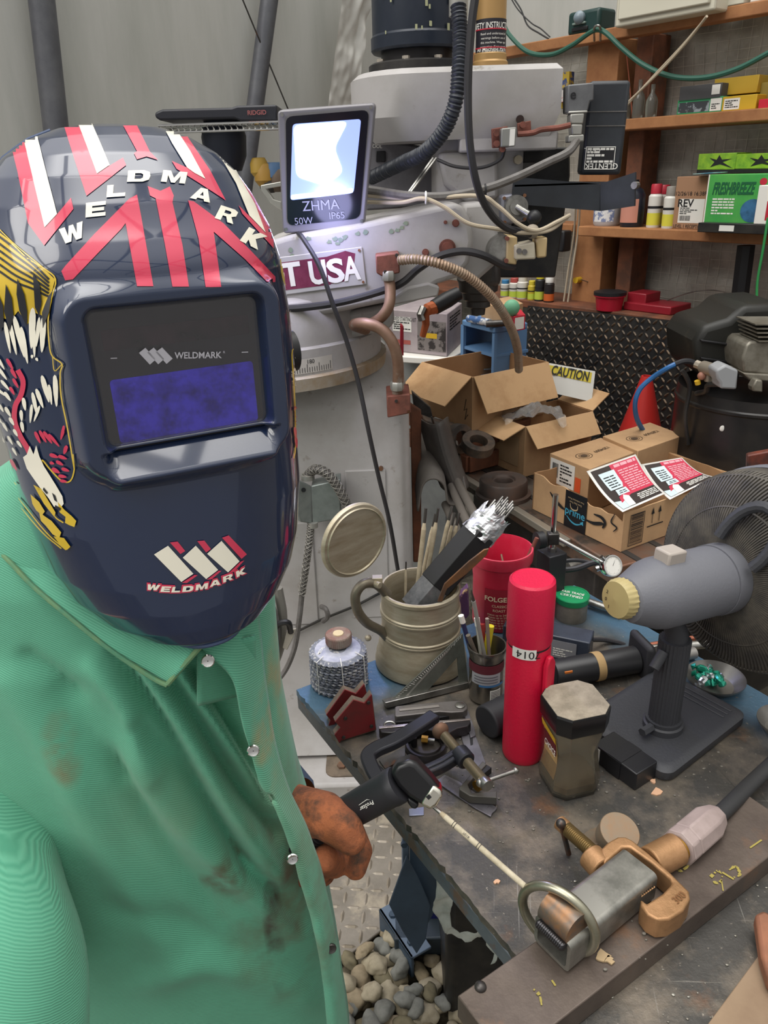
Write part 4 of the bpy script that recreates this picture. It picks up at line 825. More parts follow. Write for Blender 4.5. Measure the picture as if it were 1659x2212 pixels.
LF=LF@TR(0,0,.0006)
bt=quadat(LF,lw*.40,lh*.0,lw*.64,lh*.98,mat('prime_tape','#17181c',.35),PB,'black_tape')
m_teal=mat('teal_ink','#3f93b0',.5)
text('prime',LF@TR(lw*.52,lh*.42,.0006),.032,m_teal,bt,bold=.01);text('Free Unlimited Music',LF@TR(lw*.52,lh*.8,.0006)@RZ(180),.007,mat('tan_ink','#b09a78',.6),bt);text('One Day Free',LF@TR(lw*.52,lh*.72,.0006)@RZ(180),.008,mat('tan_ink','#b09a78',.6),bt)
def strip(M,P,wd,m,par,name,z=.0012):
 P=catmull([V((x,y,0)) for x,y in P],6);g=G(M);vs=[];n=len(P)
 for i,p in enumerate(P):
  t_=(P[min(i+1,n-1)]-P[max(i-1,0)]).normalized();k=wd*(.35+.65*math.sin(PI*min(1,max(0,i/(n-1)))));nrm=V((-t_.y,t_.x,0));vs+=[p+nrm*k+V((0,0,z)),p-nrm*k+V((0,0,z))]
 g.add(vs,[(2*i,2*i+1,2*i+3,2*i+2) for i in range(n-1)]);return g.obj(name,m,par,fixn=False,smooth=0)
strip(LF,[(lw*.43,lh*.3),(lw*.48,lh*.2),(lw*.54,lh*.17),(lw*.61,lh*.26)],.0025,m_teal,bt,'smile_arrow')
G(LF).add([(lw*.615,lh*.33,.0013),(lw*.58,lh*.26,.0013),(lw*.62,lh*.22,.0013)],[(0,1,2)]).obj('arrow_tip',m_teal,bt,smooth=0)
strip(LF,[(lw*.46,lh*.67),(lw*.47,lh*.56),(lw*.5,lh*.52),(lw*.54,lh*.56),(lw*.545,lh*.67)],.002,mat('tan_ink','#b09a78',.6),bt,'headphones')
strip(LF,[(lw*.22,lh*.72),(lw*.28,lh*.58),(lw*.36,lh*.46),(lw*.41,lh*.43)],.005,m_ink,PB,'printed_arrow')
strip(LF,[(lw*.63,lh*.42),(lw*.72,lh*.42),(lw*.8,lh*.5),(lw*.83,lh*.52)],.005,m_ink,PB,'printed_arrow')
strip(LF,[(lw*.72,lh*.66),(lw*.8,lh*.66),(lw*.84,lh*.56),(lw*.82,lh*.4)],.005,m_ink,PB,'printed_arrow')
strip(LF,[(lw*.93,lh*.9),(lw*.9,lh*.66),(lw*.96,lh*.58),(lw*.93,lh*.44)],.0025,m_ink,PB,'pen_mark')
RF,rw,rh=face(M3@V((0,-.0052,0)),M3@V((W3,-.0052,0)),zf,zf+H3);RF=RF@TR(0,0,.0006)
def rectline(M,x0,y0,x1,y1,w_,m,par,name='print_frame'):
 g=G(M)
 for a,b,c,d in((x0,y0,x1,y0+w_),(x0,y1-w_,x1,y1),(x0,y0,x0+w_,y1),(x1-w_,y0,x1,y1)):g.add([(a,b,.0006),(c,b,.0006),(c,d,.0006),(a,d,.0006)],[(0,1,2,3)])
 return g.obj(name,m,par,fixn=False,smooth=0)
rectline(RF,rw*.05,rh*.08,rw*.17,rh*.9,.002,m_ink,PB);g=G(RF);k=rh*.12;rr=random.Random(8)
while k<rh*.87:e=rr.choice((.001,.002,.003));g.add([(rw*.06,k,.0006),(rw*.16,k,.0006),(rw*.16,k+e,.0006),(rw*.06,k+e,.0006)],[(0,1,2,3)]);k+=e+rr.choice((.0015,.0025))
g.obj('barcode',m_ink,PB,fixn=False,smooth=0)
g=G(RF)
for x in(.24,.30):g.add([(rw*x-.001,rh*.5,.0006),(rw*x+.001,rh*.5,.0006),(rw*x+.001,rh*.8,.0006),(rw*x-.001,rh*.8,.0006)],[(0,1,2,3)]);g.add([(rw*x-.006,rh*.74,.0006),(rw*x+.006,rh*.74,.0006),(rw*x,rh*.92,.0006)],[(0,1,2)])
g.add([(rw*.2,rh*.42,.0006),(rw*.34,rh*.42,.0006),(rw*.34,rh*.45,.0006),(rw*.2,rh*.45,.0006)],[(0,1,2,3)]);g.obj('this_side_up_mark',m_ink,PB,fixn=False,smooth=0)
zA=zf+H3+.035
inA,PA=qbox([(1274,1013),(1371,977),(1298,945),(1188,979)],zA,zf+.006,'inner_box',m_card,None,.002,'closed brown box with a white and orange label at the left in the torn carton','cardboard box')
inB,PBt=qbox([(1378,974),(1478,940),(1404,912),(1302,942)],zA+.01,zf+.006,'inner_box',m_card,None,.002,'closed brown box at the back right in the torn carton','cardboard box')
FA,aw,ah=face(PA[3],PA[0],zf,zA);FA=FA@TR(0,0,.001)
lb=quadat(FA,aw*.04,ah*.42,aw*.66,ah*.93,m_paper,inA);barcode(FA@TR(0,0,.0002),aw*.1,ah*.55,aw*.25,ah*.85,m_ink,lb,5);lines(FA@TR(0,0,.0002),aw*.3,ah*.48,aw*.6,ah*.88,6,m_ink,lb,seed=9)
quadat(FA,aw*.68,ah*.42,aw*.82,ah*.72,mat('orange_label','#d2552c',.6),inA)
def stamp(P,zt_,par,s):
 c=(P[0]+P[1]+P[2]+P[3])/4;dx=(P[1]-P[0]).normalized();M=frame(V((c.x,c.y,zt_+.0006)),dx,V((-dx.y,dx.x,0)))
 text(s,M@TR(.035,.0,0)@RZ(180),.02,mat('stamp_ink','#4e3c2c',.8),par,'printed_number',bold=.01)
 g=G(M@TR(-.045,0,.0006));n=28
 for r0,r1 in((.026,.028),(.016,.018),(.0,.012)):
  g.add([(r*math.cos(2*PI*i/n),r*.8*math.sin(2*PI*i/n),0) for i in range(n) for r in(max(r0,.0001),r1)],[(2*i,2*i+1,(2*i+3)%(2*n),(2*i+2)%(2*n)) for i in range(n)])
 g.obj('round_stamp',mat('stamp_ink','#4e3c2c',.8),par,fixn=False,smooth=0)
stamp(PA,zA,inA,'1294S09');stamp(PBt,zA+.01,inB,'1287659')
m_fred=mat('flyer_red','#c23a52',.55);m_fdk=mat('flyer_dark','#38312f',.55);m_fbl=mat('flyer_blue','#c9dbe0',.55);m_pink=mat('flyer_pink','#e3a3ad',.55)
def flyer(c,zs,label):
 """c: picture corners TL TR BR BL of the sheet, zs: their heights; a curled sheet"""
 Q=[atz(x,y,z) for(x,y),z in zip(c,zs)];nu_=14
 def S(u,v,k=0):
  a=Q[0].lerp(Q[1],u);b=Q[3].lerp(Q[2],u);p=a.lerp(b,1-v);return p+V((0,0,-.012*math.sin(PI*(1-v))+k))
 o=G().grid(lambda u,v:S(u,v),nu_,nu_).obj('flyer',mat('flyer_paper','#e6e4de',.6),fixn=False,solid=.0006);tag(o,label,'flyer','flyers on the torn carton')
 def reg(poly,m,name,k):
  vs,fs=cut2d(poly,[tuple(range(len(poly)))],.12);G().add([S(x,y,k) for x,y in vs],fs).obj(name,m,o,fixn=False,smooth=0)
 reg([(.05,.04),(.96,.04),(.96,.96),(.05,.96)],m_fdk,'dark_field',.0010)
 reg([(.42,.3),(.96,.3),(.96,.96),(.42,.96)],m_fred,'red_field',.0016);reg([(.15,.18),(.45,.3),(.42,.42),(.2,.32)],m_fred,'red_field',.0018)
 reg([(.16,.5),(.42,.5),(.46,.58),(.46,.86),(.14,.86)],m_fbl,'blue_list_box',.0024);reg([(.22,.35),(.46,.35),(.46,.48),(.24,.48)],m_fbl,'blue_list_box',.0024)
 reg([(.05,.04),(.32,.04),(.3,.2),(.05,.26)],m_fbl,'blue_corner',.0016);reg([(.2,.04),(.34,.04),(.38,.28),(.3,.34),(.24,.26)],m_paper,'drill_bit_picture',.0024)
 g=G();rr=random.Random(3)
 def tl(x0,x1,y0,y1,n,m,name,k,hh=.5):
  g=G();h=(y1-y0)/n
  for i in range(n):
   yy=y0+h*i;x=x0+rr.uniform(0,.03)
   while x<x1-.03:
    e=min(x1,x+rr.uniform(.05,.13));g.add([S(x,yy,k),S(e,yy,k),S(e,yy+h*hh,k),S(x,yy+h*hh,k)],[(0,1,2,3)]);x=e+.015
  g.obj(name,m,o,fixn=False,smooth=0)
 tl(.50,.92,.36,.84,10,m_pink,'small_print',.0026);tl(.46,.93,.88,.94,1,m_pink,'title',.0026,.9);tl(.18,.4,.54,.8,5,m_ink,'small_print',.0032,.35);tl(.26,.42,.38,.46,2,m_ink,'small_print',.0032,.35);tl(.5,.93,.1,.26,4,m_inkw,'small_print',.0024)
 return o
flyer([(1267,1018),(1373,981),(1437,1066),(1345,1106)],(zA-.005,zA+.012,zf+H3+.012,zf+H3+.01),'red and black printed flyer leaning on the box, the left and nearer one of two')
flyer([(1385,1003),(1473,988),(1545,1030),(1447,1079)],(zf+H3+.02,zf+H3+.03,zf+H3+.012,zf+H3+.01),'red and black printed flyer on the carton, the right one of two')
# caution sign
q=aty(1220,840,2.55);n_=V((.25,.8,-.45)).normalized()
cs=thing('caution_sign','white and yellow CAUTION sign leaning behind the smaller cardboard box','sign',q-V((0,0,.12)))
G().slab([(1164,780),(1286,802),(1278,868),(1156,840)],q,n_,.002).obj('sign_plate',mat('sign_white','#cdcbc5',.4),cs)
G().slab([(1168,785),(1279,805),(1276,827),(1166,803)],q-n_*.001,n_,.001).obj('yellow_band',mat('sign_yellow','#c9b63c',.4),cs)
def sgp(x,y):return atp(x,y,q-n_*.003,n_)
text('CAUTION',frame(sgp(1232,806),sgp(1275,815)-sgp(1190,799),sgp(1220,790)-sgp(1217,830)),.046,m_ink,cs,bold=.02,th=0,wid=(sgp(1192,800)-sgp(1272,814)).length)
G().add([sgp(1174,801),sgp(1190,805),sgp(1183,789)],[(0,1,2)]).obj('warning_triangle',m_ink,cs,fixn=False)
G().add([sgp(1178,800),sgp(1187,802),sgp(1183,793)],[(0,1,2)]).obj('triangle_centre',mat('sign_yellow','#c9b63c',.4),cs,fixn=False).location-=n_*.0012
tag(G().slab([(1168,832),(1205,822),(1216,838),(1180,852)],(0,2.46,0),n_,.03).obj('tool_case',mat('grey_case','#6a6a69',.5),bevel=.006),'small grey tool case with a red latch in front of the caution sign','tool case')
o=G().slab([(1172,826),(1184,822),(1188,832),(1176,836)],(0,2.43,0),n_,.01).obj('latch',m_red,bpy.data.objects['tool_case'])
# cone, hose
q=aty(1397,812,2.52);cz0=ZB+.0;hC=q.z-cz0
cn=G(TR(q.x,q.y,cz0));cn.lathe([(.115,0),(.115,.012),(.088,.014),(.017,hC),(.013,hC),(.012,hC-.01)],36,cap=(1,0));tag(cn.obj('traffic_cone',mat('cone_red','#d0342f',.45)),'red traffic cone standing behind the torn carton with a blue hose over it','cone')
wt=TR(q.x,q.y,0);G(wt).box((0,-.02,cz0/2-.001),(.25,.25,cz0-.004)).obj('metal_cabinet',m_blackm,bevel=.01);tag(bpy.data.objects['metal_cabinet'],'low black cabinet under the red traffic cone, mostly hidden','cabinet')
wire('air_hose','blue air hose looping from the compressor over the red cone','hose',[(1392,935,2.3),(1376,905,2.25),(1372,870,2.22),(1383,840,2.22),(1410,815,2.22),(1440,796,2.2),(1460,786,2.2)],.0075,mat('blue_hose','#2f66a0',.4))
wire('rubber_hose','black rubber hose end joining the blue hose to the brass fitting','hose',[(1458,787,2.2),(1475,781,2.2),(1490,781,2.2),(1503,786,2.2)],.0085,m_rub)
# air compressor
q=aty(1645,845,2.2);rk=(aty(1645,900,2.2).x-aty(1483,900,2.2).x)
ac=thing('air_compressor','black upright air compressor with a domed tank at the right frame edge','air compressor',(q.x,2.2,0))
zt_=aty(1645,850,2.2).z;zs=aty(1645,892,2.05).z
m_tank=mat('tank_black','#1d1c1d',.35,.1,'#2b2826',8,col3='#6e5f4d',ns3=4,lo3=.66,hi3=.8)
g=G(TR(q.x,2.2+.03,0));g.lathe([(rk*.5,.09),(rk*.9,.12),(rk,.18),(rk,zs-.01),(rk+.004,zs-.005),(rk+.004,zs+.002),(rk,zs+.006),(rk*.985,zs+.035),(rk*.8,zt_-.005),(rk*.5,zt_+.015),(rk*.1,zt_+.02)],56);g.obj('tank',m_tank,ac)
for a in(.5,2.6,4.7):G(TR(q.x+rk*.7*math.cos(a),2.23+rk*.7*math.sin(a),0)).lathe([(.03,0),(.03,.02),(.02,.15)],12).obj('foot',m_black,ac)
G().slab([(1500,738),(1520,705),(1575,690),(1608,660),(1700,655),(1700,720),(1612,742),(1604,790),(1600,830),(1555,822),(1512,812),(1502,780)],(0,2.2,0),NY,.25).obj('motor_shroud',mat('shroud','#232320',.5,0,'#4a4438',8,.6,.75),ac,bevel=.02,seg=3)
for k,yy in enumerate((740,778)):G().slab([(1515,yy-6),(1608,yy+7),(1608,yy+12),(1515,yy-1)],(0,2.19,0),NY,.02).obj('shroud_rib',m_black,ac,bevel=.002)
m_pump=mat('cast_pump','#8b877c',.45,.5,'#6e685c',20)
G().slab([(1612,745),(1622,738),(1720,735),(1720,815),(1606,805),(1604,772)],(0,2.08,0),NY,.14).obj('pump_head',m_pump,ac,bevel=.006)
for k in range(5):G().slab([(1632+2*k,700+9*k),(1720,700+9*k),(1720,703+9*k),(1632+2*k,703+9*k)],(0,2.06,0),NY,.12).obj('cooling_fin',m_pump,ac)
G().slab([(1605,806),(1720,812),(1720,828),(1620,822)],(0,2.07,0),NY,.1).obj('pump_base',m_pump,ac,bevel=.004)
G().slab([(1634,820),(1648,822),(1648,848),(1626,846),(1625,836)],(0,2.04,0),NY,.03).obj('pump_foot',m_pump,ac,bevel=.004)
G().slab([(1547,800),(1568,788),(1596,800),(1592,842),(1556,840),(1556,828),(1549,818)],(0,2.0,0),NY,.06).obj('pressure_switch',mat('switch_cover','#8f9194',.45),ac,bevel=.006)
g=G();g.cyl(aty(1503,786,2.14),aty(1520,793,2.12),.012,n=8);g.cyl(aty(1520,793,2.12),aty(1548,802,2.05),.018,n=16);g.cyl(aty(1532,802,2.1),aty(1532,822,2.1),.014,n=12);g.obj('brass_fittings',mat('grey_brass','#a39a8c',.4,.6),ac)
G().sphere(aty(1516,812,2.1),.012).obj('relief_valve',mat('valve_pink','#a0705e',.5),ac);G().cyl(aty(1506,822,2.1),aty(1508,830,2.1),.008).obj('yellow_tag',m_gyel,ac)
g=G();g.tube(catmull([aty(1555,830,2.05),aty(1530,832,2.08),aty(1525,845,2.1),aty(1505,850,2.15)],6),.008,8);g.tube(catmull([aty(1473,800,2.15),aty(1483,815,2.15),aty(1490,840,2.15),aty(1480,900,2.15),aty(1486,960,2.15)],6),.007,8);g.obj('pipe',m_blackm,ac)
q2=aty(1576,937,2.02);G().sphere(V((q2.x,2.2+.03-math.sqrt(max(.001,rk**2-(q2.x-q.x)**2))-.002,q2.z)),.008,sc=(1,.3,1.1)).obj('paint_spot',m_paper,ac)
tag(G().slab([(1614,984),(1700,968),(1700,1040),(1612,1040)],(0,1.85,0),V((.3,1,0)).normalized(),.02).obj('warning_sign',mat('dark_orange_panel','#2b2422',.5,0,'#8a3a22',6),bevel=.003),'dark panel with orange stripes in front of the compressor at the frame edge','sign')
# cabinet with the printed box and the blue drawers
o,P=qbox([(968,772),(1010,750),(960,700),(830,760)],1.05,.0,'freezer',mat('pale_cabinet','#a7aaa8',.4,0,'#8b8e8e',4),None,.01,'pale grey cabinet with a white top edge behind the larger open box','cabinet')
o2,P2=qbox([(968,776),(1014,750),(960,700),(840,768)],1.075,1.05,'white_top',m_white,o,.004)
bx_,PP=qbox([(966,678),(998,654),(930,640),(835,668)],1.235,1.076,'printed_box',mat('printed_carton','#a59a9c',.6,0,'#8e8388',6),None,.003,'white and mauve printed grinder carton on the pale cabinet','cardboard box')
FL,fw,fh=face(PP[3],PP[0],1.076,1.235);FL=FL@TR(0,0,.001)
quadat(FL,fw*.1,fh*.5,fw*.42,fh*.85,m_paper,bx_,'white_panel');text('MIXED STARTING KIT',FL@TR(fw*.3,fh*.8,.0006),.022,m_ink,bx_,wid=fw*.4);lines(FL@TR(0,0,.0003),fw*.12,fh*.54,fw*.4,fh*.74,4,m_ink,bx_)
quadat(FL,fw*.52,fh*.1,fw*.98,fh*.8,mat('photo_print','#77706e',.5,0,'#2f2a2a',25,.5,.56),bx_,'tool_picture');quadat(FL@TR(0,0,.0005),fw*.66,fh*.4,fw*.84,fh*.52,m_gyel,bx_,'yellow_tool_picture');quadat(FL,fw*.14,fh*.2,fw*.4,fh*.3,mat('brick_print','#a0524a',.6),bx_,'red_print')
FR,fw,fh=face(PP[0],PP[1],1.076,1.235);lines(FR@TR(0,0,.001),fw*.15,fh*.55,fw*.85,fh*.9,5,m_ink,bx_,seed=4)
cl=thing('spring_clamp','orange and black spring clamp hanging over the printed carton','clamp',aty(945,700,2.5))
g=G();g.tube([aty(990,634,2.5),aty(965,648,2.48),aty(938,664,2.46)],[.022,.026,.024],12);g.obj('black_grip',m_black,cl)
m_or=mat('orange_steel','#b5613a',.45,.2);g=G();g.tube([aty(938,664,2.46),aty(925,668,2.44),aty(918,680,2.44),aty(920,700,2.44),aty(913,726,2.45)],[.022,.02,.014,.012,.01],10);g.obj('orange_jaw',m_or,cl)
g=G();g.tube([aty(915,664,2.43),aty(908,680,2.42),aty(912,692,2.42)],.012,8);g.obj('chrome_jaw',m_steel,cl)
m_blu=mat('blue_plastic','#5f84ad',.5)
dz1=1.215;o,P=qbox([(1068,708),(1140,697),(1085,668),(998,691)],dz1,dz1-.02,'drawer_unit',m_blu,None,.004,'blue plastic drawer unit with open slots under small tools','drawer unit')
for a,b,nm in((P[0],P[1],'side_panel'),(P[3]*.97+P[2]*.03,P[2],'back_panel')):
 f_,w_,h_=face(a,b,.86,dz1-.02);G(f_).box((w_/2,h_/2,-.006),(w_,h_,.01)).obj(nm,m_blu,o)
f_,w_,h_=face(P[3],P[0],.86,dz1-.02)
for x in(.004,w_-.004):G(f_).box((x,h_/2,-.006),(.012,h_,.012)).obj('front_post',m_blu,o)
for z in(.22,.5,.76):G(f_).box((w_/2,h_*z,-.08),(w_,.01,.15)).obj('drawer_tray',m_blu,o)
G(f_).box((w_/2,h_*.36,-.01),(w_*.94,h_*.24,.01)).obj('drawer_front',mat('light_blue','#7d9cba',.35),o,bevel=.003)
G(f_).box((w_/2,h_/2,-.14),(w_*.95,h_,.005)).obj('slot_shade_back',m_black,o)  # black sheet stands for the shade inside the open slots
qb=f_@V((w_*.3,h_*.56,.0))
for k in range(4):
 a=f_@V((w_*(.12+.1*k),h_*.54+.006,.03));b=f_@V((w_*(.4+.1*k),h_*.54+.012,-.06));g=G();g.cyl(a,a.lerp(b,.5),.007,n=10);s_=g.obj('screwdriver',m_red);tag(s_,'red handled screwdriver in the open slot of the blue drawer unit','screwdriver','red screwdrivers in the blue drawer unit');G().cyl(a.lerp(b,.5),b,.003,n=8).obj('shaft',m_steel,s_)
def topc(px,py,h=0):return atz(px,py,dz1+h)
tag(G().cyl(topc(1012,688,.014),topc(1058,697,.014),.013,n=16).obj('tube_of_glue',mat('blue_tube','#3f5f8f',.4,0,'#c9c9c9',30,.5,.55)),'blue and white tube lying on the blue drawer unit','tube')
tag(G().cyl(topc(1050,700,.012),topc(1092,698,.014),.012,n=12).obj('air_fitting',m_dsteel),'dark metal fitting lying at the front of the blue drawer unit','fitting')
tag(G().cyl(topc(1070,690,.01),topc(1105,655,.05),.008,n=12).obj('screw_driver_bit',m_blackm),'black handled tool leaning on the blue drawer unit','tool')
o,P=qbox([(1110,684),(1135,680),(1125,668),(1102,673)],dz1+.05,dz1+.001,'parts_box',m_red,None,.001,'tiny red and white box at the right end of the blue drawer unit','box');f9,w9,h9=face(P[0],P[1],dz1,dz1+.05);quadat(f9,w9*.1,h9*.1,w9*.9,h9*.9,m_paper,o)
o,P=qbox([(1085,668),(1130,655),(1100,640),(1040,652)],dz1+.06,dz1+.002,'small_carton',m_card,None,.001,'low brown carton at the back of the blue drawer unit','box')
tag(G().sphere(topc(1105,665,.075),.028,sc=(1,.8,1)).obj('green_bag',mat('pale_green_bag','#6fae8a',.5,bump=.4,bs=60)),'small pale green crumpled packet behind the blue drawer unit','packet')
tag(G().slab([(865,700),(872,706),(872,770),(864,765)],(0,2.35,0),NY,.03).obj('red_bottle',m_dkred,bevel=.004),'narrow red bottle just right of the machine turret','bottle')
# upper left: wire rack with black cases and clutter below
rk_=thing('wire_rack','chrome wire rack shelf behind the floodlight at upper left','rack',aty(470,268,2.7)-V((0,0,.3)))
a=aty(340,262,2.7);b=aty(610,272,2.7);g=G();zz=(a.z+b.z)/2
for k in range(6):g.tube([V((a.x,2.7+.06*k,zz)),V((b.x,2.7+.06*k,zz))],.004,6)
g.tube([V((a.x,2.7,zz-.02)),V((b.x,2.7,zz-.02))],.004,6)
for k in range(22):x=a.x+(b.x-a.x)*k/21;g.tube([V((x,2.7,zz)),V((x,3.0,zz))],.0025,4);g.tube([V((x,2.7,zz)),V((x+.01,2.7,zz-.02))],.002,4)
g.obj('wire_shelf',m_chrome,rk_)
for x in(a.x,b.x):G().cyl((x,2.85,.0),(x,2.85,zz+.3 if x==5 else zz+.01),.013,n=12).obj('rack_post',m_steel,rk_)
G(TR((a.x+b.x)/2,2.85,zz-.5)).box((0,0,0),(b.x-a.x,.3,.01)).obj('wire_shelf',m_steel,rk_)
tag(G().slab([(334,243),(350,236),(500,232),(512,228),(598,226),(600,262),(520,262),(505,256),(345,260),(335,254)],(0,2.72,0),NY,.2).obj('tool_case',mat('case_black','#25262e',.45),bevel=.006),'flat black tool case with small red lettering on the wire rack','tool case')
q=aty(555,243,2.715);text('RIDGID',frame(q,(1,0,0),(0,0,1)),.018,mat('faded_red','#9a5a5a',.5),bpy.data.objects['tool_case.001'],bold=.02,th=.001)
q=aty(485,310,2.85);g=G(TR(*q));g.lathe([(.001,-.09),(.05,-.085),(.07,-.04),(.075,.02),(.06,.07),(.001,.085)],20);tag(g.obj('dark_jug',mat('navy_plastic','#1e2433',.45)),'dark blue rounded container under the wire rack','container')
clut=[(572,378,'#a8823a',.035),(592,372,'#4a6a8f',.03),(560,362,'#b5933f',.03),(603,390,'#5a4a3c',.035),(580,396,'#3a3836',.03)]
for i,(x,y,c,r) in enumerate(clut):
 q=aty(x,y,2.8);g=G(TR(*q));g.lathe([(r*.6,-r),(r,-r*.5),(r,r*.4),(r*.7,r)],14);tag(g.obj('fitting',mat('clut%d'%i,c,.5),bevel=.002),('yellow fitting under the wire rack left of the floodlight','blue fitting under the wire rack left of the floodlight','small yellow fitting topmost in the clutter left of the floodlight','brown fitting touching the floodlight edge in the clutter','black fitting at the bottom of the clutter left of the floodlight')[i],'fitting')
tag(G().slab([(563,400),(608,392),(608,402),(575,408),(590,430),(608,436),(608,455),(585,440),(563,410)],(0,2.1,0),NY,.03).obj('steel_angle_bracket',m_al,bevel=.002),'pale folded metal bracket left of the floodlight','bracket')
# GROUND
e0=atz(735,2078,.006);e1=atz(852,1988,.006);ed=(e1-e0).normalized();en=V((-ed.y,ed.x,0))
def floorplate(o,w_,h_,label,z=.0):
 M=frame(o,ed,en);r_=rootat('floor_plate',label,'floor plate',M)
 G().box((w_/2,h_/2,-.005),(w_,h_,.01)).obj('plate',m_plate,r_,local=True,bevel=.003)
 tread(M@TR(0,0,.0001),w_,h_,.038,.019,mat('worn_tread','#9a9184',.5,.35,'#7d7363',12),'raised_tread',r_,.0035,.25);return r_
floorplate(e0-ed*1.5,2.4,1.5,'worn steel tread plate on the ground beside the gravel below the gloved hand')
floorplate(V((.62,2.0,.006)),1.0,1.0,'worn steel tread plate on the ground behind the work table')
rr=random.Random(21)
m_st=[mat('stone_%s'%n,c,.85,0,c2,25,bump=.2,bs=80) for n,c,c2 in(('tan','#8f8169','#6f644f'),('grey','#75756e','#5b5b55'),('pale','#a09680','#827862'),('olive','#6f6750','#57513f'))]
def stone(seed,m):
 r9=random.Random(seed);bm=bmesh.new();bmesh.ops.create_icosphere(bm,subdivisions=3,radius=1)
 sx_,sy_,sz_=1,r9.uniform(.6,.9),r9.uniform(.4,.65);off=V((r9.random()*9,r9.random()*9,3))
 for v in bm.verts:k=1+.35*noise.noise(v.co*1.1+off)+.16*noise.noise(v.co*2.2+off);v.co=V((v.co.x*sx_,v.co.y*sy_,v.co.z*sz_))*k
 g=G();g.v=[v.co*.027 for v in bm.verts];g.f=[tuple(v.index for v in f.verts) for f in bm.faces];bm.free()
 o=g.obj('river_stone',m,None,local=True,smooth=60);tag(o,'rounded beige and grey river stone on the ground under the work table','stone','river stones on the ground');return o
protos=[stone(i,m_st[i%4]) for i in range(8)];used=set();n=0
gx=e0+ed*.0
cells=[(i,j,l) for l in(0,1) for i in range(-2,17) for j in range(-3,15)]
for i,j,l in cells:
 if l and rr.random()<.5:continue
 p=V((-.26+i*.047+rr.uniform(-.015,.015)+(.026 if j%2 else 0),1.0-.02+j*.041+rr.uniform(-.014,.014),.006+.024*l+rr.uniform(0,.008)))
 if(p-e0).dot(V((-en.x,-en.y,0)))<.012 if en.dot(V((0,1,0)))>0 else(p-e0).dot(en)<.012:continue
 if n>=290:break
 k=rr.randrange(8);o=protos[k] if k not in used else protos[k].copy()
 if k in used:COL.objects.link(o)
 used.add(k);n+=1;s=rr.uniform(.7,1.25);o.location=p;o.rotation_euler=(rr.uniform(-.4,.4),rr.uniform(-.4,.4),rr.uniform(0,6.28));o.scale=(s,s,s)
g=G()
def gb(u,v):x=-.6+1.6*u;y=.7+1.2*v;return V((x,y,-.02+.012*noise.noise((x*30,y*30,0))))
tag(g.grid(gb,60,50).obj('gravel',mat('gravel_base','#7d7361',.9,0,'#57503f',50,bump=1,bs=60),fixn=False),'beige gravel bed between the river stones','gravel',kind='stuff')
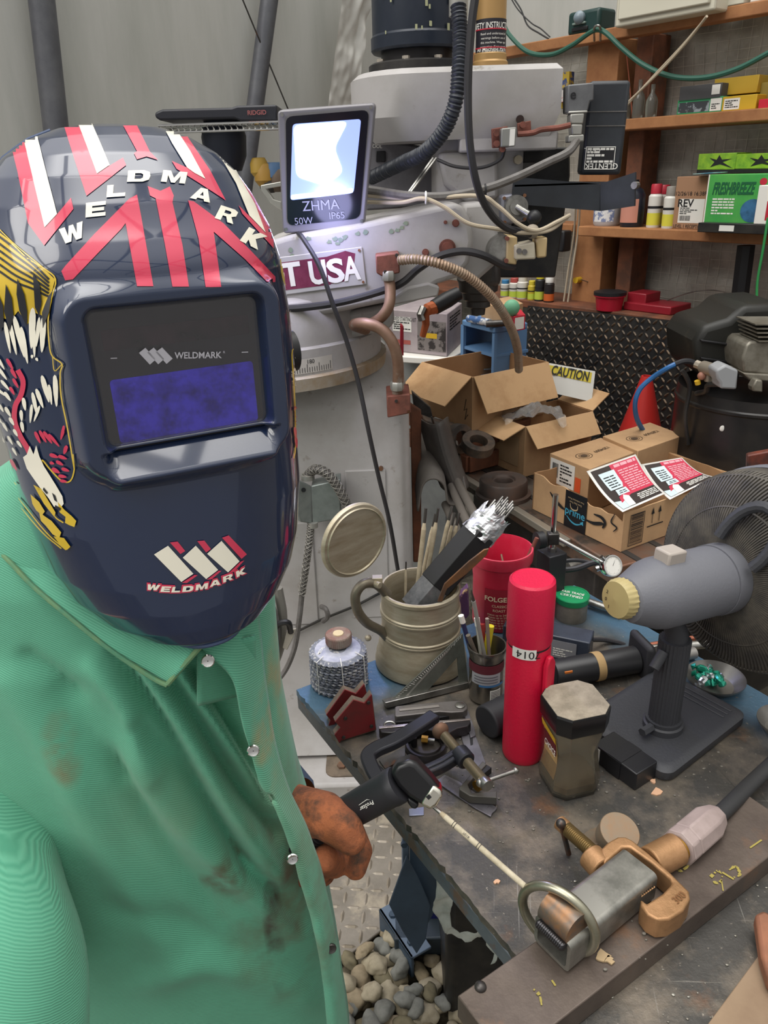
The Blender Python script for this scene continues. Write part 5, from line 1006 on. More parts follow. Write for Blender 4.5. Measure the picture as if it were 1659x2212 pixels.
# THE WORK TABLE
A_=atz(640,1490,.9);U_=V((.507,-.862,0)).normalized();V_=V((.862,.507,0)).normalized();TZ=.9
TM_=Matrix((V_,-U_,V((0,0,1)))).transposed().to_4x4();TM_.translation=V((A_.x,A_.y,TZ))
def tt(px,py,h=0):return atz(px,py,TZ+h)
wt_=rootat('work_table','heavy steel welding table with a blue-grey painted top and sooty scratched surface','table',TM_)
def table_mat():
 m=mat('table_steel','#454340',.45,.4,'#70675c',11,.44,.62,.5,70,col3='#6a4f3c',ns3=6,lo3=.6,hi3=.7)
 N=m.node_tree.nodes;L=m.node_tree.links;b=N['Principled BSDF'];old=b.inputs['Base Color'].links[0].from_socket
 t=N.new('ShaderNodeTexCoord');s=N.new('ShaderNodeSeparateXYZ');L.new(t.outputs['Object'],s.inputs[0])
 def mr(sock,a,b_,nse):
  n=N.new('ShaderNodeTexNoise');n.inputs['Scale'].default_value=9;n.inputs['Detail'].default_value=8;L.new(t.outputs['Object'],n.inputs[0])
  ad=N.new('ShaderNodeMath');ad.operation='MULTIPLY_ADD';L.new(n.outputs[0],ad.inputs[0]);ad.inputs[1].default_value=nse;L.new(sock,ad.inputs[2])
  r=N.new('ShaderNodeMapRange');L.new(ad.outputs[0],r.inputs[0]);r.inputs[1].default_value=a;r.inputs[2].default_value=b_;return r.outputs[0]
 f1=mr(s.outputs['Y'],-.06,.03,.16);f2=mr(s.outputs['X'],.62,.70,.16)
 mx_=N.new('ShaderNodeMath');mx_.operation='MAXIMUM';L.new(f1,mx_.inputs[0]);L.new(f2,mx_.inputs[1])
 x=N.new('ShaderNodeMix');x.data_type='RGBA';L.new(mx_.outputs[0],x.inputs[0]);L.new(old,x.inputs[6]);x.inputs[7].default_value=(*lin('#4a677c'),1)
 n2=N.new('ShaderNodeTexNoise');n2.inputs['Scale'].default_value=160;n2.inputs['Detail'].default_value=4;L.new(t.outputs['Object'],n2.inputs[0])
 r2=N.new('ShaderNodeValToRGB');r2.color_ramp.elements[0].position=.66;r2.color_ramp.elements[1].position=.74;L.new(n2.outputs[0],r2.inputs[0])
 x2=N.new('ShaderNodeMix');x2.data_type='RGBA';L.new(r2.outputs[0],x2.inputs[0]);L.new(x.outputs[2],x2.inputs[6]);x2.inputs[7].default_value=(*lin('#8a8378'),1)
 cur=x2.outputs[2]
 for k,(rz,sc_,cc) in enumerate(((.6,(4,160,1),'#9a958c'),(-.9,(5,210,1),'#8d8a84'),(1.9,(3,120,1),'#2e2b29'))):
  mp=N.new('ShaderNodeMapping');mp.inputs['Rotation'].default_value=(0,0,rz);L.new(t.outputs['Object'],mp.inputs[0])
  m2=N.new('ShaderNodeMapping');m2.inputs['Scale'].default_value=sc_;L.new(mp.outputs[0],m2.inputs[0])
  n3=N.new('ShaderNodeTexNoise');n3.inputs['Scale'].default_value=1.3;n3.inputs['Detail'].default_value=3;L.new(m2.outputs[0],n3.inputs[0])
  r3=N.new('ShaderNodeValToRGB');r3.color_ramp.elements[0].position=.68;r3.color_ramp.elements[1].position=.76;r3.color_ramp.elements[1].color=(.6,.6,.6,1);L.new(n3.outputs[0],r3.inputs[0])
  x3=N.new('ShaderNodeMix');x3.data_type='RGBA';L.new(r3.outputs[0],x3.inputs[0]);L.new(cur,x3.inputs[6]);x3.inputs[7].default_value=(*lin(cc),1);cur=x3.outputs[2]
 L.new(cur,b.inputs['Base Color']);return m
m_tab=table_mat();m_tb=mat('table_blue_side','#434b53',.5,.2,'#5c6165',9,col3='#5c4a3e',ns3=14)
TU,TV=.95,.655
def topf():
 g=G();n=120;e=[];rr=random.Random(3)
 for i in range(n+1):e.append((0+.0022*noise.noise((i*.9,0,0))*2,-TU*i/n))
 pl_=e+[(TV,-TU),(TV,0)];g.prism(pl_,-.012,0);return g
topf().obj('table_top',m_tab,wt_,local=True)
G().box((.006,-TU/2,-.026),(.012,TU,.028)).obj('edge_rail',m_tb,wt_,local=True,bevel=.002)
G().box((TV/2,-.006,-.026),(TV-.026,.012,.028)).obj('edge_rail',m_tb,wt_,local=True,bevel=.002)
G().box((TV-.006,-TU/2,-.026),(.012,TU,.028)).obj('edge_rail',m_tb,wt_,local=True,bevel=.002)
m_leg=mat('leg_blue','#3d4e5f',.5,.1,'#33414f',8);YL=1.13
def legp(px,n_,th,name,m=m_leg,y=YL):return G().slab(px,(0,y,0),n_,th).obj(name,m,wt_,bevel=.002)
legp([(868,1640),(884,1640),(884,1880),(870,1990)],NY,.06,'leg_flange',mat('leg_lit_face','#5a6878',.5))  # lighter copy of the leg blue paints this face as lit
legp([(884,1640),(1000,1640),(1000,1850),(985,1890),(905,2030),(870,1990),(884,1880)],(.1,1,0),.02,'leg')
legp([(878,1850),(905,1900),(930,1958),(920,2030),(900,2062),(868,2010),(840,1955)],NY,.006,'leg_gusset',m_leg,YL-.03)
zf0=.075;q0=atz(818,1964,zf0);q1=atz(888,2070,zf0);dd=(q1-q0).normalized();L9=(q1-q0).length
FM=frame(q0,dd,V((-dd.y,dd.x,0)));s9=1 if(FM.to_3x3()@V((0,1,0))).x>0 else-1
G(FM).box((L9/2,s9*.028,-.004),(L9,.056,.008)).obj('foot_plate',mat('leg_lit_face','#5a6878',.5),wt_,bevel=.002)  # plate top painted lighter than its side, as if lit
G(FM).box((L9/2,s9*.004,-.035),(L9,.008,.07)).obj('foot_plate',m_leg,wt_,bevel=.002)
for x in(.22,.78):q=FM@V((L9*x,s9*.02,0));G().cyl(q,q+V((0,0,.008)),.009,n=6).obj('bolt',m_leg,wt_)
for p in((873,1820),(952,1890)):q=aty(*p,YL-.002);G().cyl(q,q-NY*.008,.007,n=6).obj('bolt',m_leg,wt_)
q=FM@V((L9*.9,0,0));G().box((q.x+.27,q.y+.08,.045),(.6,.09,.06)).obj('foot_beam',mat('leg_dark','#263038',.5),wt_,bevel=.004)
for x_,y_ in((TV-.05,-.05),(TV-.05,-TU+.05)):G(TM_).box((x_,y_,-.45),(.06,.06,.84)).obj('leg',m_leg,wt_,bevel=.003)
bag=[(1060,500),(1110,530),(1215,670),(1160,690),(1140,760),(1150,850),(1200,900),(1300,880),(1350,815),(1365,850),(1345,900),(1320,925),(1230,935),(1120,890),(1070,790),(1035,740),(1040,680),(1060,600)]
bp=[(560+x/2.765,1700+y/2.765) for x,y in bag];bp2=[(560+x/2.765,1700+y/2.765) for x,y in[(1365,850),(1400,860),(1370,930),(1410,970),(1440,900),(1465,980),(1455,1020),(1430,1000),(1400,1055),(1380,1050),(1405,1000),(1355,940)]]
m_bag=mat('white_bag','#b9bdb4',.5,0,'#9aa39c',12,trans=.0,bump=.5,bs=30)
def cloth2d(px,y,name,m,amp=.012,par=None):
 vs,fs=cut2d(px,[tuple(range(len(px)))],7);P=[]
 for x,yy in vs:p=aty(x,yy,y);P.append(p+V((0,amp*noise.noise(p*28)+amp*.7*noise.noise(p*60),0)))
 return G().add(P,fs).obj(name,m,par,fixn=False,solid=.0012,smooth=60)
o=cloth2d(bp,.98,'plastic_bag',m_bag);tag(o,'torn white plastic bag hanging under the edge of the work table','plastic bag');cloth2d(bp2,.93,'torn_strip',m_bag,par=o)
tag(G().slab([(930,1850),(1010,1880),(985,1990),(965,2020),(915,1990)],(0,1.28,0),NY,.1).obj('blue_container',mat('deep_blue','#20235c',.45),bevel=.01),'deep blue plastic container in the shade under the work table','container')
tag(G(TR(.27,1.22,0)).box((0,0,.19),(.34,.26,.38)).obj('dark_filler_box',m_blackm,bevel=.02),'black box added to fill the dark under the work table behind the white bag','box')  # black box added to stand for the dark space under the table
# long steel bar lying across the table
BZ=.935;bm_=rootat('steel_bar','long thick brown steel bar lying across the near side of the table','steel bar',Matrix.Identity(4))
c0,c1,c2,c3=[atz(x,y,BZ) for x,y in((988,2150),(1612,1714),(1668,1762),(1040,2228))]
dx=(c1-c0).normalized();dy=V((dx.y,-dx.x,0));wB=(atz(1199,2212,BZ)-c0).dot(dy);LB=(c1-c0).length
bm_.matrix_basis=frame(V((c0.x,c0.y,BZ)),dx,-dy)
m_bar=mat('bar_steel','#655a52',.45,.45,'#4d433d',9,.4,.7,.2,120,col3='#7a5c46',ns3=7,lo3=.62,hi3=.75)
G().box((LB/2,-wB/2,-.0175),(LB,wB,.034)).obj('bar',m_bar,bm_,local=True,bevel=.0015)
q=bm_.matrix_basis.inverted()@atz(1038,2132,BZ);G().sphere((q.x,q.y,.0),.0065,sc=(1,1,.8)).obj('weld_blob',m_dsteel,bm_,local=True)
chalk=mat('yellow_chalk','#8f8240',.8)
def chalkmark(pts,w_=.0014):
 P=[bm_.matrix_basis.inverted()@atz(x,y,BZ) for x,y in pts];g=G();k=0
 rr=random.Random(int(pts[0][0]))
 P=catmull(P,6)
 for i in range(len(P)-1):
  if rr.random()<.25:continue
  d=(P[i+1]-P[i]).normalized();n_=V((-d.y,d.x,0));e=w_*rr.uniform(.5,1.5);g.add([P[i]+n_*e+V((0,0,.0006)),P[i]-n_*e+V((0,0,.0006)),P[i+1]-n_*e+V((0,0,.0006)),P[i+1]+n_*e+V((0,0,.0006))],[(0,1,2,3)])
 g.obj('chalk_mark',chalk,bm_,local=True,fixn=False,smooth=0)
for pts in([(1535,1895),(1550,1882),(1560,1893),(1553,1908),(1540,1905)],[(1558,1900),(1562,1925)],[(1575,1880),(1590,1872),(1598,1890),(1585,1896)],[(1600,1865),(1606,1884)],[(1560,1885),(1585,1900)],[(1455,1865),(1475,1858),(1488,1868),(1470,1882),(1458,1876)],[(1490,1848),(1510,1838),(1508,1852)],[(1150,2135),(1165,2150),(1170,2172)],[(1192,2118),(1200,2130)],[(1620,1832),(1645,1815)]):chalkmark(pts)
o=G();rr=random.Random(12)
def spill(px,py,r,n,m,name,h,label,cat):
 g=G();c=atz(px,py,h)
 for i in range(n):
  a=rr.uniform(0,6.28);d=r*math.sqrt(rr.random());s=rr.uniform(.0008,.0028);g.sphere((c.x+d*math.cos(a),c.y+d*math.sin(a),h+s*.4),s,6,sc=(1,rr.uniform(.5,1),.6))
 o=g.obj(name,m);return tag(o,label,cat,kind='stuff')
spill(1520,2060,.16,150,mat('spatter','#8a8880',.35,.6,'#5f5a52',90),'weld_spatter',TZ,'metal grit and spatter strewn over the near right of the table','spatter')
spill(1250,1650,.22,170,mat('soot_grit','#6b675f',.6,.2),'table_grit',TZ,'fine grit scattered over the middle of the table top','grit')
spill(1345,2020,.06,20,mat('soot_grit','#6b675f',.6,.2),'bar_grit',BZ,'a few pieces of grit on the long steel bar','grit')
def crumb(px,py,h,s,label,m=None):
 c=atz(px,py,h);g=G();rr=random.Random(int(px));n=9
 g.prism([(c.x+s*rr.uniform(.3,1.2)*math.cos(2*PI*i/n),c.y+s*rr.uniform(.3,1.1)*math.sin(2*PI*i/n)) for i in range(n)],h,h+.002);tag(g.obj('paint_flake',m or mat('flake','#c39a7c',.8)),label,'flake')
crumb(1410,1688,TZ,.006,'pinkish flake on the table right of the small black box, the nearer to it');crumb(1418,1712,TZ,.009,'larger pinkish flake on the table below the small black box');crumb(1072,1905,TZ,.005,'small orange flake on the table left of the rod');crumb(1298,2068,BZ,.010,'tan flake on the long steel bar below the square tube',mat('tan_flake','#a08a6a',.8));crumb(1316,2076,BZ,.006,'smaller tan flake on the long steel bar below the square tube',mat('tan_flake','#a08a6a',.8))
P=[atz(x,y,TZ+.004) for x,y in((1510,2240),(1659,2038),(1740,2010),(1740,2240))];g=G();g.prism([(p.x,p.y) for p in P],TZ+.0005,TZ+.007);tag(g.obj('rusty_plate',mat('tan_rust','#8f7a63',.65,.3,'#7a6450',6),bevel=.001),'flat tan rusty plate in the bottom right corner of the table','steel plate')
P=[atz(x,y,TZ+.03) for x,y in((1632,1970),(1650,1962),(1700,1990),(1700,2130),(1662,2115),(1645,2060))];g=G();g.prism([(p.x,p.y) for p in P],TZ+.009,TZ+.028);tag(g.obj('rusty_bar',mat('orange_rust','#95644a',.6,.3,'#6b4a3a',9),bevel=.004),'thick rounded orange rusty bar end lying on the tan plate at the right edge','steel bar')
tag(G().box((0,0,0),(0,0,0)).obj('x',m_black),'x','x');bpy.data.objects.remove(bpy.data.objects['x'])
# THINGS ON THE TABLE
VD=CR@V((0,0,-1))
def roundat(x0,x1,yf,z):
 """centre and radius of a circle lying at height z whose sides and nearest point are seen at x0, x1, yf"""
 f=atz((x0+x1)/2,yf,z);h=f.xy-V((0,0));h=V((f.x,f.y,0)).normalized();r=.03
 for _ in range(6):c=f+h*r;r=(x1-x0)/2/F*(c-CAM).dot(VD)
 return V((c.x,c.y,z)),r
def hz(c,px,py):d=ray(px,py);return CH+d.z*V((c.x,c.y)).length/d.xy.length
def yaw_to_cam(c):return math.atan2(-c.y,-c.x)
c,r=roundat(1083,1172,1656,TZ);zt9=hz(c,1147,1242)-.004;zc9=hz(c,1143,1385);ya=yaw_to_cam(c)
th=thing('thermos','tall red vacuum flask with a white strip label standing in the middle of the table','thermos',c)
m_th=mat('flask_red','#c41236',.38,bump=.35,bs=260);FT=TR(c.x,c.y,0);r*=1.0
G(FT).lathe([(r*.94,TZ),(r*.99,TZ+.004),(r,TZ+.012),(r,zc9-.004),(r*.96,zc9)],64).obj('body',m_th,th)
G(FT).lathe([(r*.97,zc9-.001),(r*.97,zc9+.003)],48).obj('seal_ring',m_black,th)
G(FT).lathe([(r*1.0,zc9+.003),(r*1.04,zc9+.008),(r*1.04,zt9-.012),(r*1.0,zt9-.003),(r*.9,zt9),(r*.88,zt9-.001)],64).obj('cup_cap',mat('flask_cap_red','#c91840',.3,bump=.3,bs=320),th)
z1,z0=hz(c,1185,1400),hz(c,1180,1520);a=ya+.95
g=G(FT);g.prism([(-.009,z0),(.009,z0),(.010,z0+.01),(.010,z1-.012),(.004,z1),(-.004,z1),(-.010,z1-.012),(-.010,z0+.01)],r+.001,r+.009,RZ(math.degrees(a))@Matrix(((0,0,1,0),(1,0,0,0),(0,1,0,0),(0,0,0,1))));g.obj('pocket_clip',m_th,th,bevel=.002)
z1=hz(c,1110,1372);z0=z1-.019
lab=patchcyl(FT,r,ya-.75,ya+.35,z0,z1,m_paper,th,'label',.0008,16);textcyl('7014',FT,r,ya+.0,(z0+z1)/2,.017,m_ink,lab,off=.0018,bold=.0,rot=PI)
JL=[tt(x,y) for x,y in((1152,1668),(1245,1735),(1300,1700),(1215,1600))]
jf,jr_,jl_=tt(1215,1733),tt(1290,1700),tt(1153,1665)
jc,jr0=roundat(1153,1293,1738,TZ);jr=jr0*.86;jz=hz(jc,1232,1510)-.0;yaw=math.radians(14)
jar=rootat('coffee_jar','square coffee jar with a dusty black lid, empty and clear, near the red flask','jar',Matrix.Translation((jc.x,jc.y,TZ))@RZ(14));JH=jz-TZ
def oct_(r,k):
 a=r;b=r*k;return[(a,-b),(a,b),(b,a),(-b,a),(-a,b),(-a,-b),(-b,-a),(b,-a)]
def octloft(L,n=4):
 R=[]
 for r,k,z in L:
  pts=oct_(r,k);out=[]
  for i in range(8):
   a,b=V(pts[i]),V(pts[(i+1)%8])
   for j in range(n):p=a.lerp(b,j/n);out.append(V((p.x,p.y,z)))
  R.append(out)
 return R
g=G();H9=JH;loft(g,octloft([(jr*.80,.6,0),(jr*.88,.6,.003),(jr*.92,.62,H9*.12),(jr*.80,.6,H9*.36),(jr*.76,.6,H9*.5),(jr*.84,.62,H9*.64),(jr*.92,.62,H9*.74),(jr*.9,.62,H9*.80),(jr*.86,.6,H9*.8),(jr*.88,.62,H9*.73),(jr*.80,.62,H9*.63),(jr*.72,.6,H9*.5),(jr*.76,.6,H9*.36),(jr*.88,.62,H9*.12),(jr*.84,.6,.006)]))
g.obj('glass_body',mat('jar_glass','#d6cfbe',.1,trans=.93,ior=1.3,col2='#8f836c',ns=7,lo=.5,hi=.7),jar,local=True,smooth=30)
g=G();loft(g,octloft([(jr*.80,.6,.008),(jr*.82,.62,.02)]));g.obj('coffee_dust',mat('coffee_dust','#6f604a',.9),jar,local=True)
g=G();loft(g,octloft([(jr*.95,.62,H9*.78),(jr*.98,.62,H9*.80),(jr*1.0,.62,H9*.98),(jr*.97,.62,H9)]));g.obj('lid',mat('lid_black','#121214',.3),jar,local=True,smooth=25)
g=G();loft(g,octloft([(jr*.99,.62,H9*.985),(jr*.955,.6,H9*1.004)]));g.obj('lid_dust',mat('lid_dust','#9a9080',.95,0,'#7d7466',40,bump=1.0,bs=110),jar,local=True,smooth=25)
g=G();z0,z1=H9*.2,H9*.70
def lb_(u,v):
 z=z0+(z1-z0)*v;w_=interp_=jr*(.89-.13*math.sin(PI*min(1,max(0,(z/H9-.12)/.62))));return V((-w_-.0012,-jr*.5+jr*.98*u,z))
g.grid(lb_,6,14);jl=g.obj('label',mat('jar_label_tan','#9a7a52',.5,0,'#b99a66',14),jar,local=True)
def lbm(u,v,k=.001):p=lb_(u,v);return p+V((-k,0,0))
g=G();g.grid(lambda u,v:lbm(.05+.9*u,.55+.33*v),6,6);g.obj('dark_red_panel',mat('jar_red','#5a1f22',.5),jl,local=True)
g=G();g.grid(lambda u,v:lbm(u,.86+.16*v+.1*u,.0016),6,4);g.obj('gold_banner',m_gyel,jl,local=True)
JM=jar.matrix_basis@frame((-jr*.79,0,H9*.58),(0,-1,0),(0,0,1))
for i,s in enumerate(("TASTER'S",'CHOICE')):text(s,JM@TR(0,-.013*i,.001),.014,m_inkw,jl,bold=.01,wid=jr*.8)
M,W_,D_,H_=pxbox((1371,1709),TZ,(1371,1672),(1291,1600),(1414,1640));
bb=rootat('black_box','small black taped box between the coffee jar and the fan base','box',M);G().box((W_/2,D_/2,H_/2),(W_,D_,H_)).obj('box',mat('black_tape_card','#1d1d20',.35,bump=.1,bs=80),bb,local=True,bevel=.0015)
f_=frame(V((-.0006,D_,0)),(0,-1,0),(0,0,1));quadat(M@f_,D_*.02,H_*.1,D_*.18,H_*.9,m_paper,bb);G(M@f_).box((D_*.5,H_/2,.0004),(D_*.3,H_*1.0,.0006)).obj('tape_band',m_black,bb)
G(M).box((W_/2,D_*.5,H_+.0004),(W_,D_*.3,.0008)).obj('tape_band',m_black,bb)
c,r=roundat(812,1008,1487,TZ);mug=thing('tankard','large dull pewter tankard with an open lid, holding welding rods','tankard',c);MT_=TR(c.x,c.y,0)
zr=hz(c,912,1265);rr9=r*.80;Hm=zr-TZ;m_pew=mat('pewter','#b5ac98',.42,.45,'#988c74',14,.35,.7,.15,200,stretch=(1,1,5))
pf=[(r*.9,0),(r,.004),(r,.012),(r*.97,.018),(r*.97,.026),(r*.93,.034),(r*.92,.042),(r*.87,.052),(r*.845,.065)]
def ring(z):return[(r*.835,z-.006),(r*.86,z-.004),(r*.86,z-.001),(r*.845,z),(r*.86,z+.001),(r*.86,z+.004),(r*.835,z+.006)]
pf+=ring(Hm*.45)+ring(Hm*.72)+[(rr9*1.02,Hm*.93),(rr9*1.06,Hm*.95),(rr9*1.06,Hm*.985),(rr9*1.03,Hm),(rr9*.98,Hm),(rr9*.95,Hm*.97),(r*.80,Hm*.7),(r*.8,.02),(.0005,.018)]
G(MT_@TR(0,0,TZ)).lathe(pf,72,cap=(1,0)).obj('body',m_pew,mug)
hd=math.atan2((aty(780,1300,c.y)-c).y,-1);zH=lambda py:hz(c,800,py)
hx=V((-.93,-.37,0)).normalized()
def hp(px,py):return atp(px,py,c,V((hx.y,-hx.x,0)))
Ph=catmull([hp(838,1285),hp(812,1262),hp(785,1262),hp(768,1285),hp(772,1318),hp(792,1345),hp(822,1362),hp(838,1378)],8)
G().tube(Ph,[.0085]*len(Ph),12).obj('handle',mat('pewter_dark','#7d7668',.45,.6,'#6a6253',20),mug)
g=G();g.cyl(hp(808,1258)+V((-.01,.008,0)),hp(808,1258)+V((.01,-.012,0)),.006,n=12);g.box(tuple(hp(815,1252)),(.018,.014,.012));g.obj('hinge',m_pew,mug,bevel=.001)
G().sphere(hp(795,1378)+V((0,0,.0)),.006).obj('thumb_rest',m_pew,mug)
lc=hp(767,1168);dn_=(lc-CAM).normalized();nrm=V((.62,-.78,-.04)).normalized();mag=(lc-CAM).dot(VD);rl=88/F*mag
LM=axis(lc,lc+nrm);rl*=.98
g=G(LM);g.lathe([(.0005,.004),(rl*.86,.004),(rl*.88,.0065),(rl*.90,.004),(rl*.97,.0035),(rl,0),(rl*1.0,-.004),(rl*.9,-.008),(rl*.6,-.013),(.0005,-.016)],64,cap=(0,0));g.obj('lid',m_pew,mug)
m_flux=mat('rod_flux','#b3a58c',.85,0,'#998b72',40,bump=.2,bs=300);m_rodend=mat('rod_core','#5a5652',.4,.8)
inb=V((c.x,c.y,TZ+.03))
rods=[((920,1098),(-.018,-.01),.02,.0043),((947,1098),(-.01,.005),.03,.0040),((941,1110),(-.022,.012),.045,.0040),((976,1094),(.0,.012),.05,.0040),((982,1108),(.012,.018),.06,.0038),((992,1108),(.02,.01),.065,.0038),((877,1213),(-.03,-.02),-.02,.0022),((967,1212),(.01,-.02),-.01,.0022)]
first=None
for i,((px,py),(ox,oy),dy_,rd) in enumerate(rods):
 b=inb+V((ox,oy,0));t_=aty(px,py,c.y+dy_)
 o=thing('welding_rod',('grey coated welding rod, leftmost tall one in the tankard','grey coated welding rod in the tankard, second tall one from the left','grey coated welding rod in the tankard, just behind the second tall one','grey coated welding rod in the tankard, tallest next to the black packet','grey coated welding rod in the tankard close behind the black packet','grey coated welding rod in the tankard touching the black packet edge','thin short welding rod at the left rim of the tankard','thin short welding rod in the tankard in front of the black packet')[i],'welding rod',b,0,'rods in the tankard')
 k=b.lerp(t_,.86);G().cyl(b,k,rd,n=12).obj('flux_coating',m_flux,o);g=G();g.cyl(k,k+(t_-b).normalized()*.012,rd,rd*.6,12);g.obj('tapered_end',m_flux,o);G().cyl(k,t_,rd*.62,n=10).obj('bare_end',m_rodend,o)
pa=aty(880,1335,c.y-.03);qb=aty(1086,1092,c.y+.03)
pk=thing('electrode_packet','long black card packet of electrodes with crumpled foil at its open end','packet',pa);PM_=axis(pa,qb)
Lp=(qb-pa).length;k0=.60*0
sq=lambda s:[(s*math.cos(PI*k/3+.35),s*math.sin(PI*k/3+.35)) for k in range(6)]
zs0,zs1=Lp*.30,Lp*.77
G(PM_).prism(sq(.033),zs0,zs1).obj('black_sleeve',mat('black_card','#141416',.6,bump=.06,bs=200),pk,bevel=.001)
G(PM_).prism(sq(.0315),Lp*.08,zs0).obj('clear_sleeve',mat('smoky_sleeve','#3f4144',.2,0,'#6f6f70',16),pk,bevel=.001)
g=G(PM_)
def foilf(u,v):
 a=2*PI*u;z=zs1-.01+(Lp*.97-zs1)*v;r_=.031*(1-.12*v)+.004*noise.noise((math.cos(a)*2.5,math.sin(a)*2.5,v*4))+.0022*noise.noise((math.cos(a)*5,math.sin(a)*5,v*6+3));return(r_*math.cos(a),r_*math.sin(a),z+(.012*noise.noise((math.cos(a)*3,math.sin(a)*3,9)) if v>.8 else 0))
g.grid(foilf,40,12);g.obj('foil_wrap',mat('crumpled_foil','#dcdde0',.3,.8),pk,smooth=0,fixn=False)
for i in range(8):
 for j in range(2):
  x=-.021+.006*i;y=-.004+.008*j;G(PM_).cyl((x,y,Lp*.8),(x,y,Lp*(.985+.05*(1-j))+.004*((i*7)%3)),.0024,n=10).obj('electrode_end',m_steel,pk)
tag(G().slab([(1056,1186),(1051,1200),(1008,1240),(966,1272),(955,1300),(945,1300),(960,1262),(1012,1214),(1046,1188)],(0,c.y-.06,0),NY,.004).obj('rusty_file',mat('file_rust','#5e4a3c',.6,.4,'#8a5c34',20),bevel=.0006),'rusty pointed strip leaning in the tankard under the black packet','file')
c=V((aty(1083,1190,1.3).x,1.30,TZ));zr=hz(c,1083,1182);r=68/F*(V((c.x,c.y,zr))-CAM).dot(VD)
tb=thing('coffee_tub','red plastic coffee tub with FOLGERS label behind the tankard, open and holding rods','tub',c);TM2=TR(c.x,c.y,TZ);Hh=zr-TZ;m_tr=mat('tub_red','#b81f3a',.4,0,'#c23a50',12)
G(TM2).lathe([(r*.85,0),(r*.88,.004),(r*.88,Hh*.62),(r*.90,Hh*.68),(r*.90,Hh*.72),(r*.93,Hh*.78),(r*.93,Hh*.84),(r*1.0,Hh*.86),(r*1.02,Hh*.94),(r,Hh),(r*.95,Hh),(r*.9,Hh*.9),(r*.84,Hh*.3),(r*.83,.01),(.0005,.008)],64,cap=(1,0)).obj('body',m_tr,tb)
G(TM2).lathe([(r*1.005,Hh*.99),(r*.955,Hh*1.004)],64,cap=(0,0)).obj('dusty_rim',mat('rim_dust','#d0606e',.8),tb)
ya=yaw_to_cam(c);lb=patchcyl(TM2,r*.885,ya-.55,ya+.75,Hh*.02,Hh*.60,mat('tub_label','#8f1a2c',.5),tb,'label',.0008,16)
patchcyl(TM2,r*.887,ya+.35,ya+.72,Hh*.05,Hh*.58,mat('tub_yellow','#c9a84a',.5),lb,'yellow_panel',.0014,8)
m_cream=mat('cream_ink','#d9c9a8',.5)
textcyl('FOLGERS',TM2,r*.888,ya+.0,Hh*.47,.014,m_cream,lb,bold=.02,off=.002);textcyl('CLASSIC',TM2,r*.888,ya+.0,Hh*.38,.0075,m_cream,lb,off=.002);textcyl('ROAST',TM2,r*.888,ya+.0,Hh*.32,.0075,m_cream,lb,off=.002)
for k in range(6):textcyl('Makes up to 240 cups'[:18-k],TM2,r*.888,ya,Hh*(.26-.035*k),.0055,m_cream,lb,'small_print',off=.002)
for i,((x0,y0),(x1,y1),rd,mm) in enumerate((((1120,1250),(1160,1162),.004,m_rust),((1090,1230),(1083,1198),.002,m_rusty))):
 q=aty(x0,y0,1.3);tag(G().cyl(q,aty(x1,y1,1.3+.03*i),rd,n=10).obj('rusty_rod',mm),('reddish rod leaning out of the red coffee tub','short rusty rod inside the red coffee tub')[i],'rod')
tag(G().sphere(aty(1105,1215,1.30)-V((0,0,.012)),.018,sc=(1.3,1,.6)).obj('pink_rag',mat('pink_rag','#c4606a',.9,bump=.5,bs=70)),'dusty pink lump inside the red coffee tub','rag')
tag(G().slab([(992,1290),(1012,1268),(1014,1330),(1000,1345)],(0,1.24,0),NY,.02).obj('printed_pouch',mat('purple_pouch','#5a3a5e',.5,0,'#c0a06a',35,.55,.6),bevel=.003),'small purple printed pouch between the tankard and the red tub','pouch')
c=V((aty(1236,1290,1.3).x,1.30,TZ));zr=hz(c,1236,1283);r=37/F*(V((c.x,c.y,zr))-CAM).dot(VD);Hh=zr-TZ
tn=thing('tin','small tin with a green plastic lid reading FAIR TRADE CERTIFIED behind the red flask','tin',c);TM3=TR(c.x,c.y,TZ)
G(TM3).lathe([(r*.9,0),(r*.92,.003),(r*.92,Hh*.78)],48).obj('body',mat('tin_body','#8a857c',.5,.3,'#6d685f',15),tn);m_gl=mat('green_lid','#1d8a58',.35)
G(TM3).lathe([(r*.97,Hh*.74),(r*.98,Hh*.76),(r*1.0,Hh*.97),(r*.97,Hh),(r*.9,Hh*1.0),(r*.88,Hh*.975)],56).obj('lid',m_gl,tn)
for i,s in enumerate(('FAIR TRADE','CERTIFIED')):text(s,TM3@TR(0,-.0,Hh*.978)@RZ(-28)@TR(0,.006-.013*i,0),.0115,m_inkw,tn,bold=.01,wid=r*1.3)
c=atz(1190,1258,TZ);yb=1.33;q=aty(1190,1225,yb);c=V((q.x,yb,TZ));zt8=hz(c,1188,1190)
dg=thing('dial_gauge','dial gauge on a chrome post with a black magnetic base behind the red flask','gauge',c)
m_mb=mat('magnet_black','#2a2a2e',.45,.2);G(TR(c.x,c.y,0)@RZ(25)).box((0,0,(TZ+zt8)/2),(.042,.042,zt8-TZ)).obj('magnetic_base',m_mb,dg,bevel=.002)
p0=V((c.x,c.y,zt8));p1=V((c.x,c.y,hz(c,1198,1068)));g=G();g.cyl(p0,p1,.0055,n=20);g.obj('post',m_chrome,dg);G().cyl(p0,p0+V((0,0,.008)),.009,n=6).obj('post_nut',m_steel,dg)
pc=V((c.x,c.y,hz(c,1195,1162)));G().box(tuple(pc),(.022,.018,.024)).obj('clamp_block',m_dsteel,dg,bevel=.002);G().cyl(pc+V((-.02,-.006,0)),pc+V((-.034,-.01,0)),.017,n=24).obj('knurled_knob',m_black,dg)
pd=aty(1306,1218,yb-.03);G().cyl(pc+V((.008,0,0)),pd,.0045,n=16).obj('arm',m_chrome,dg)
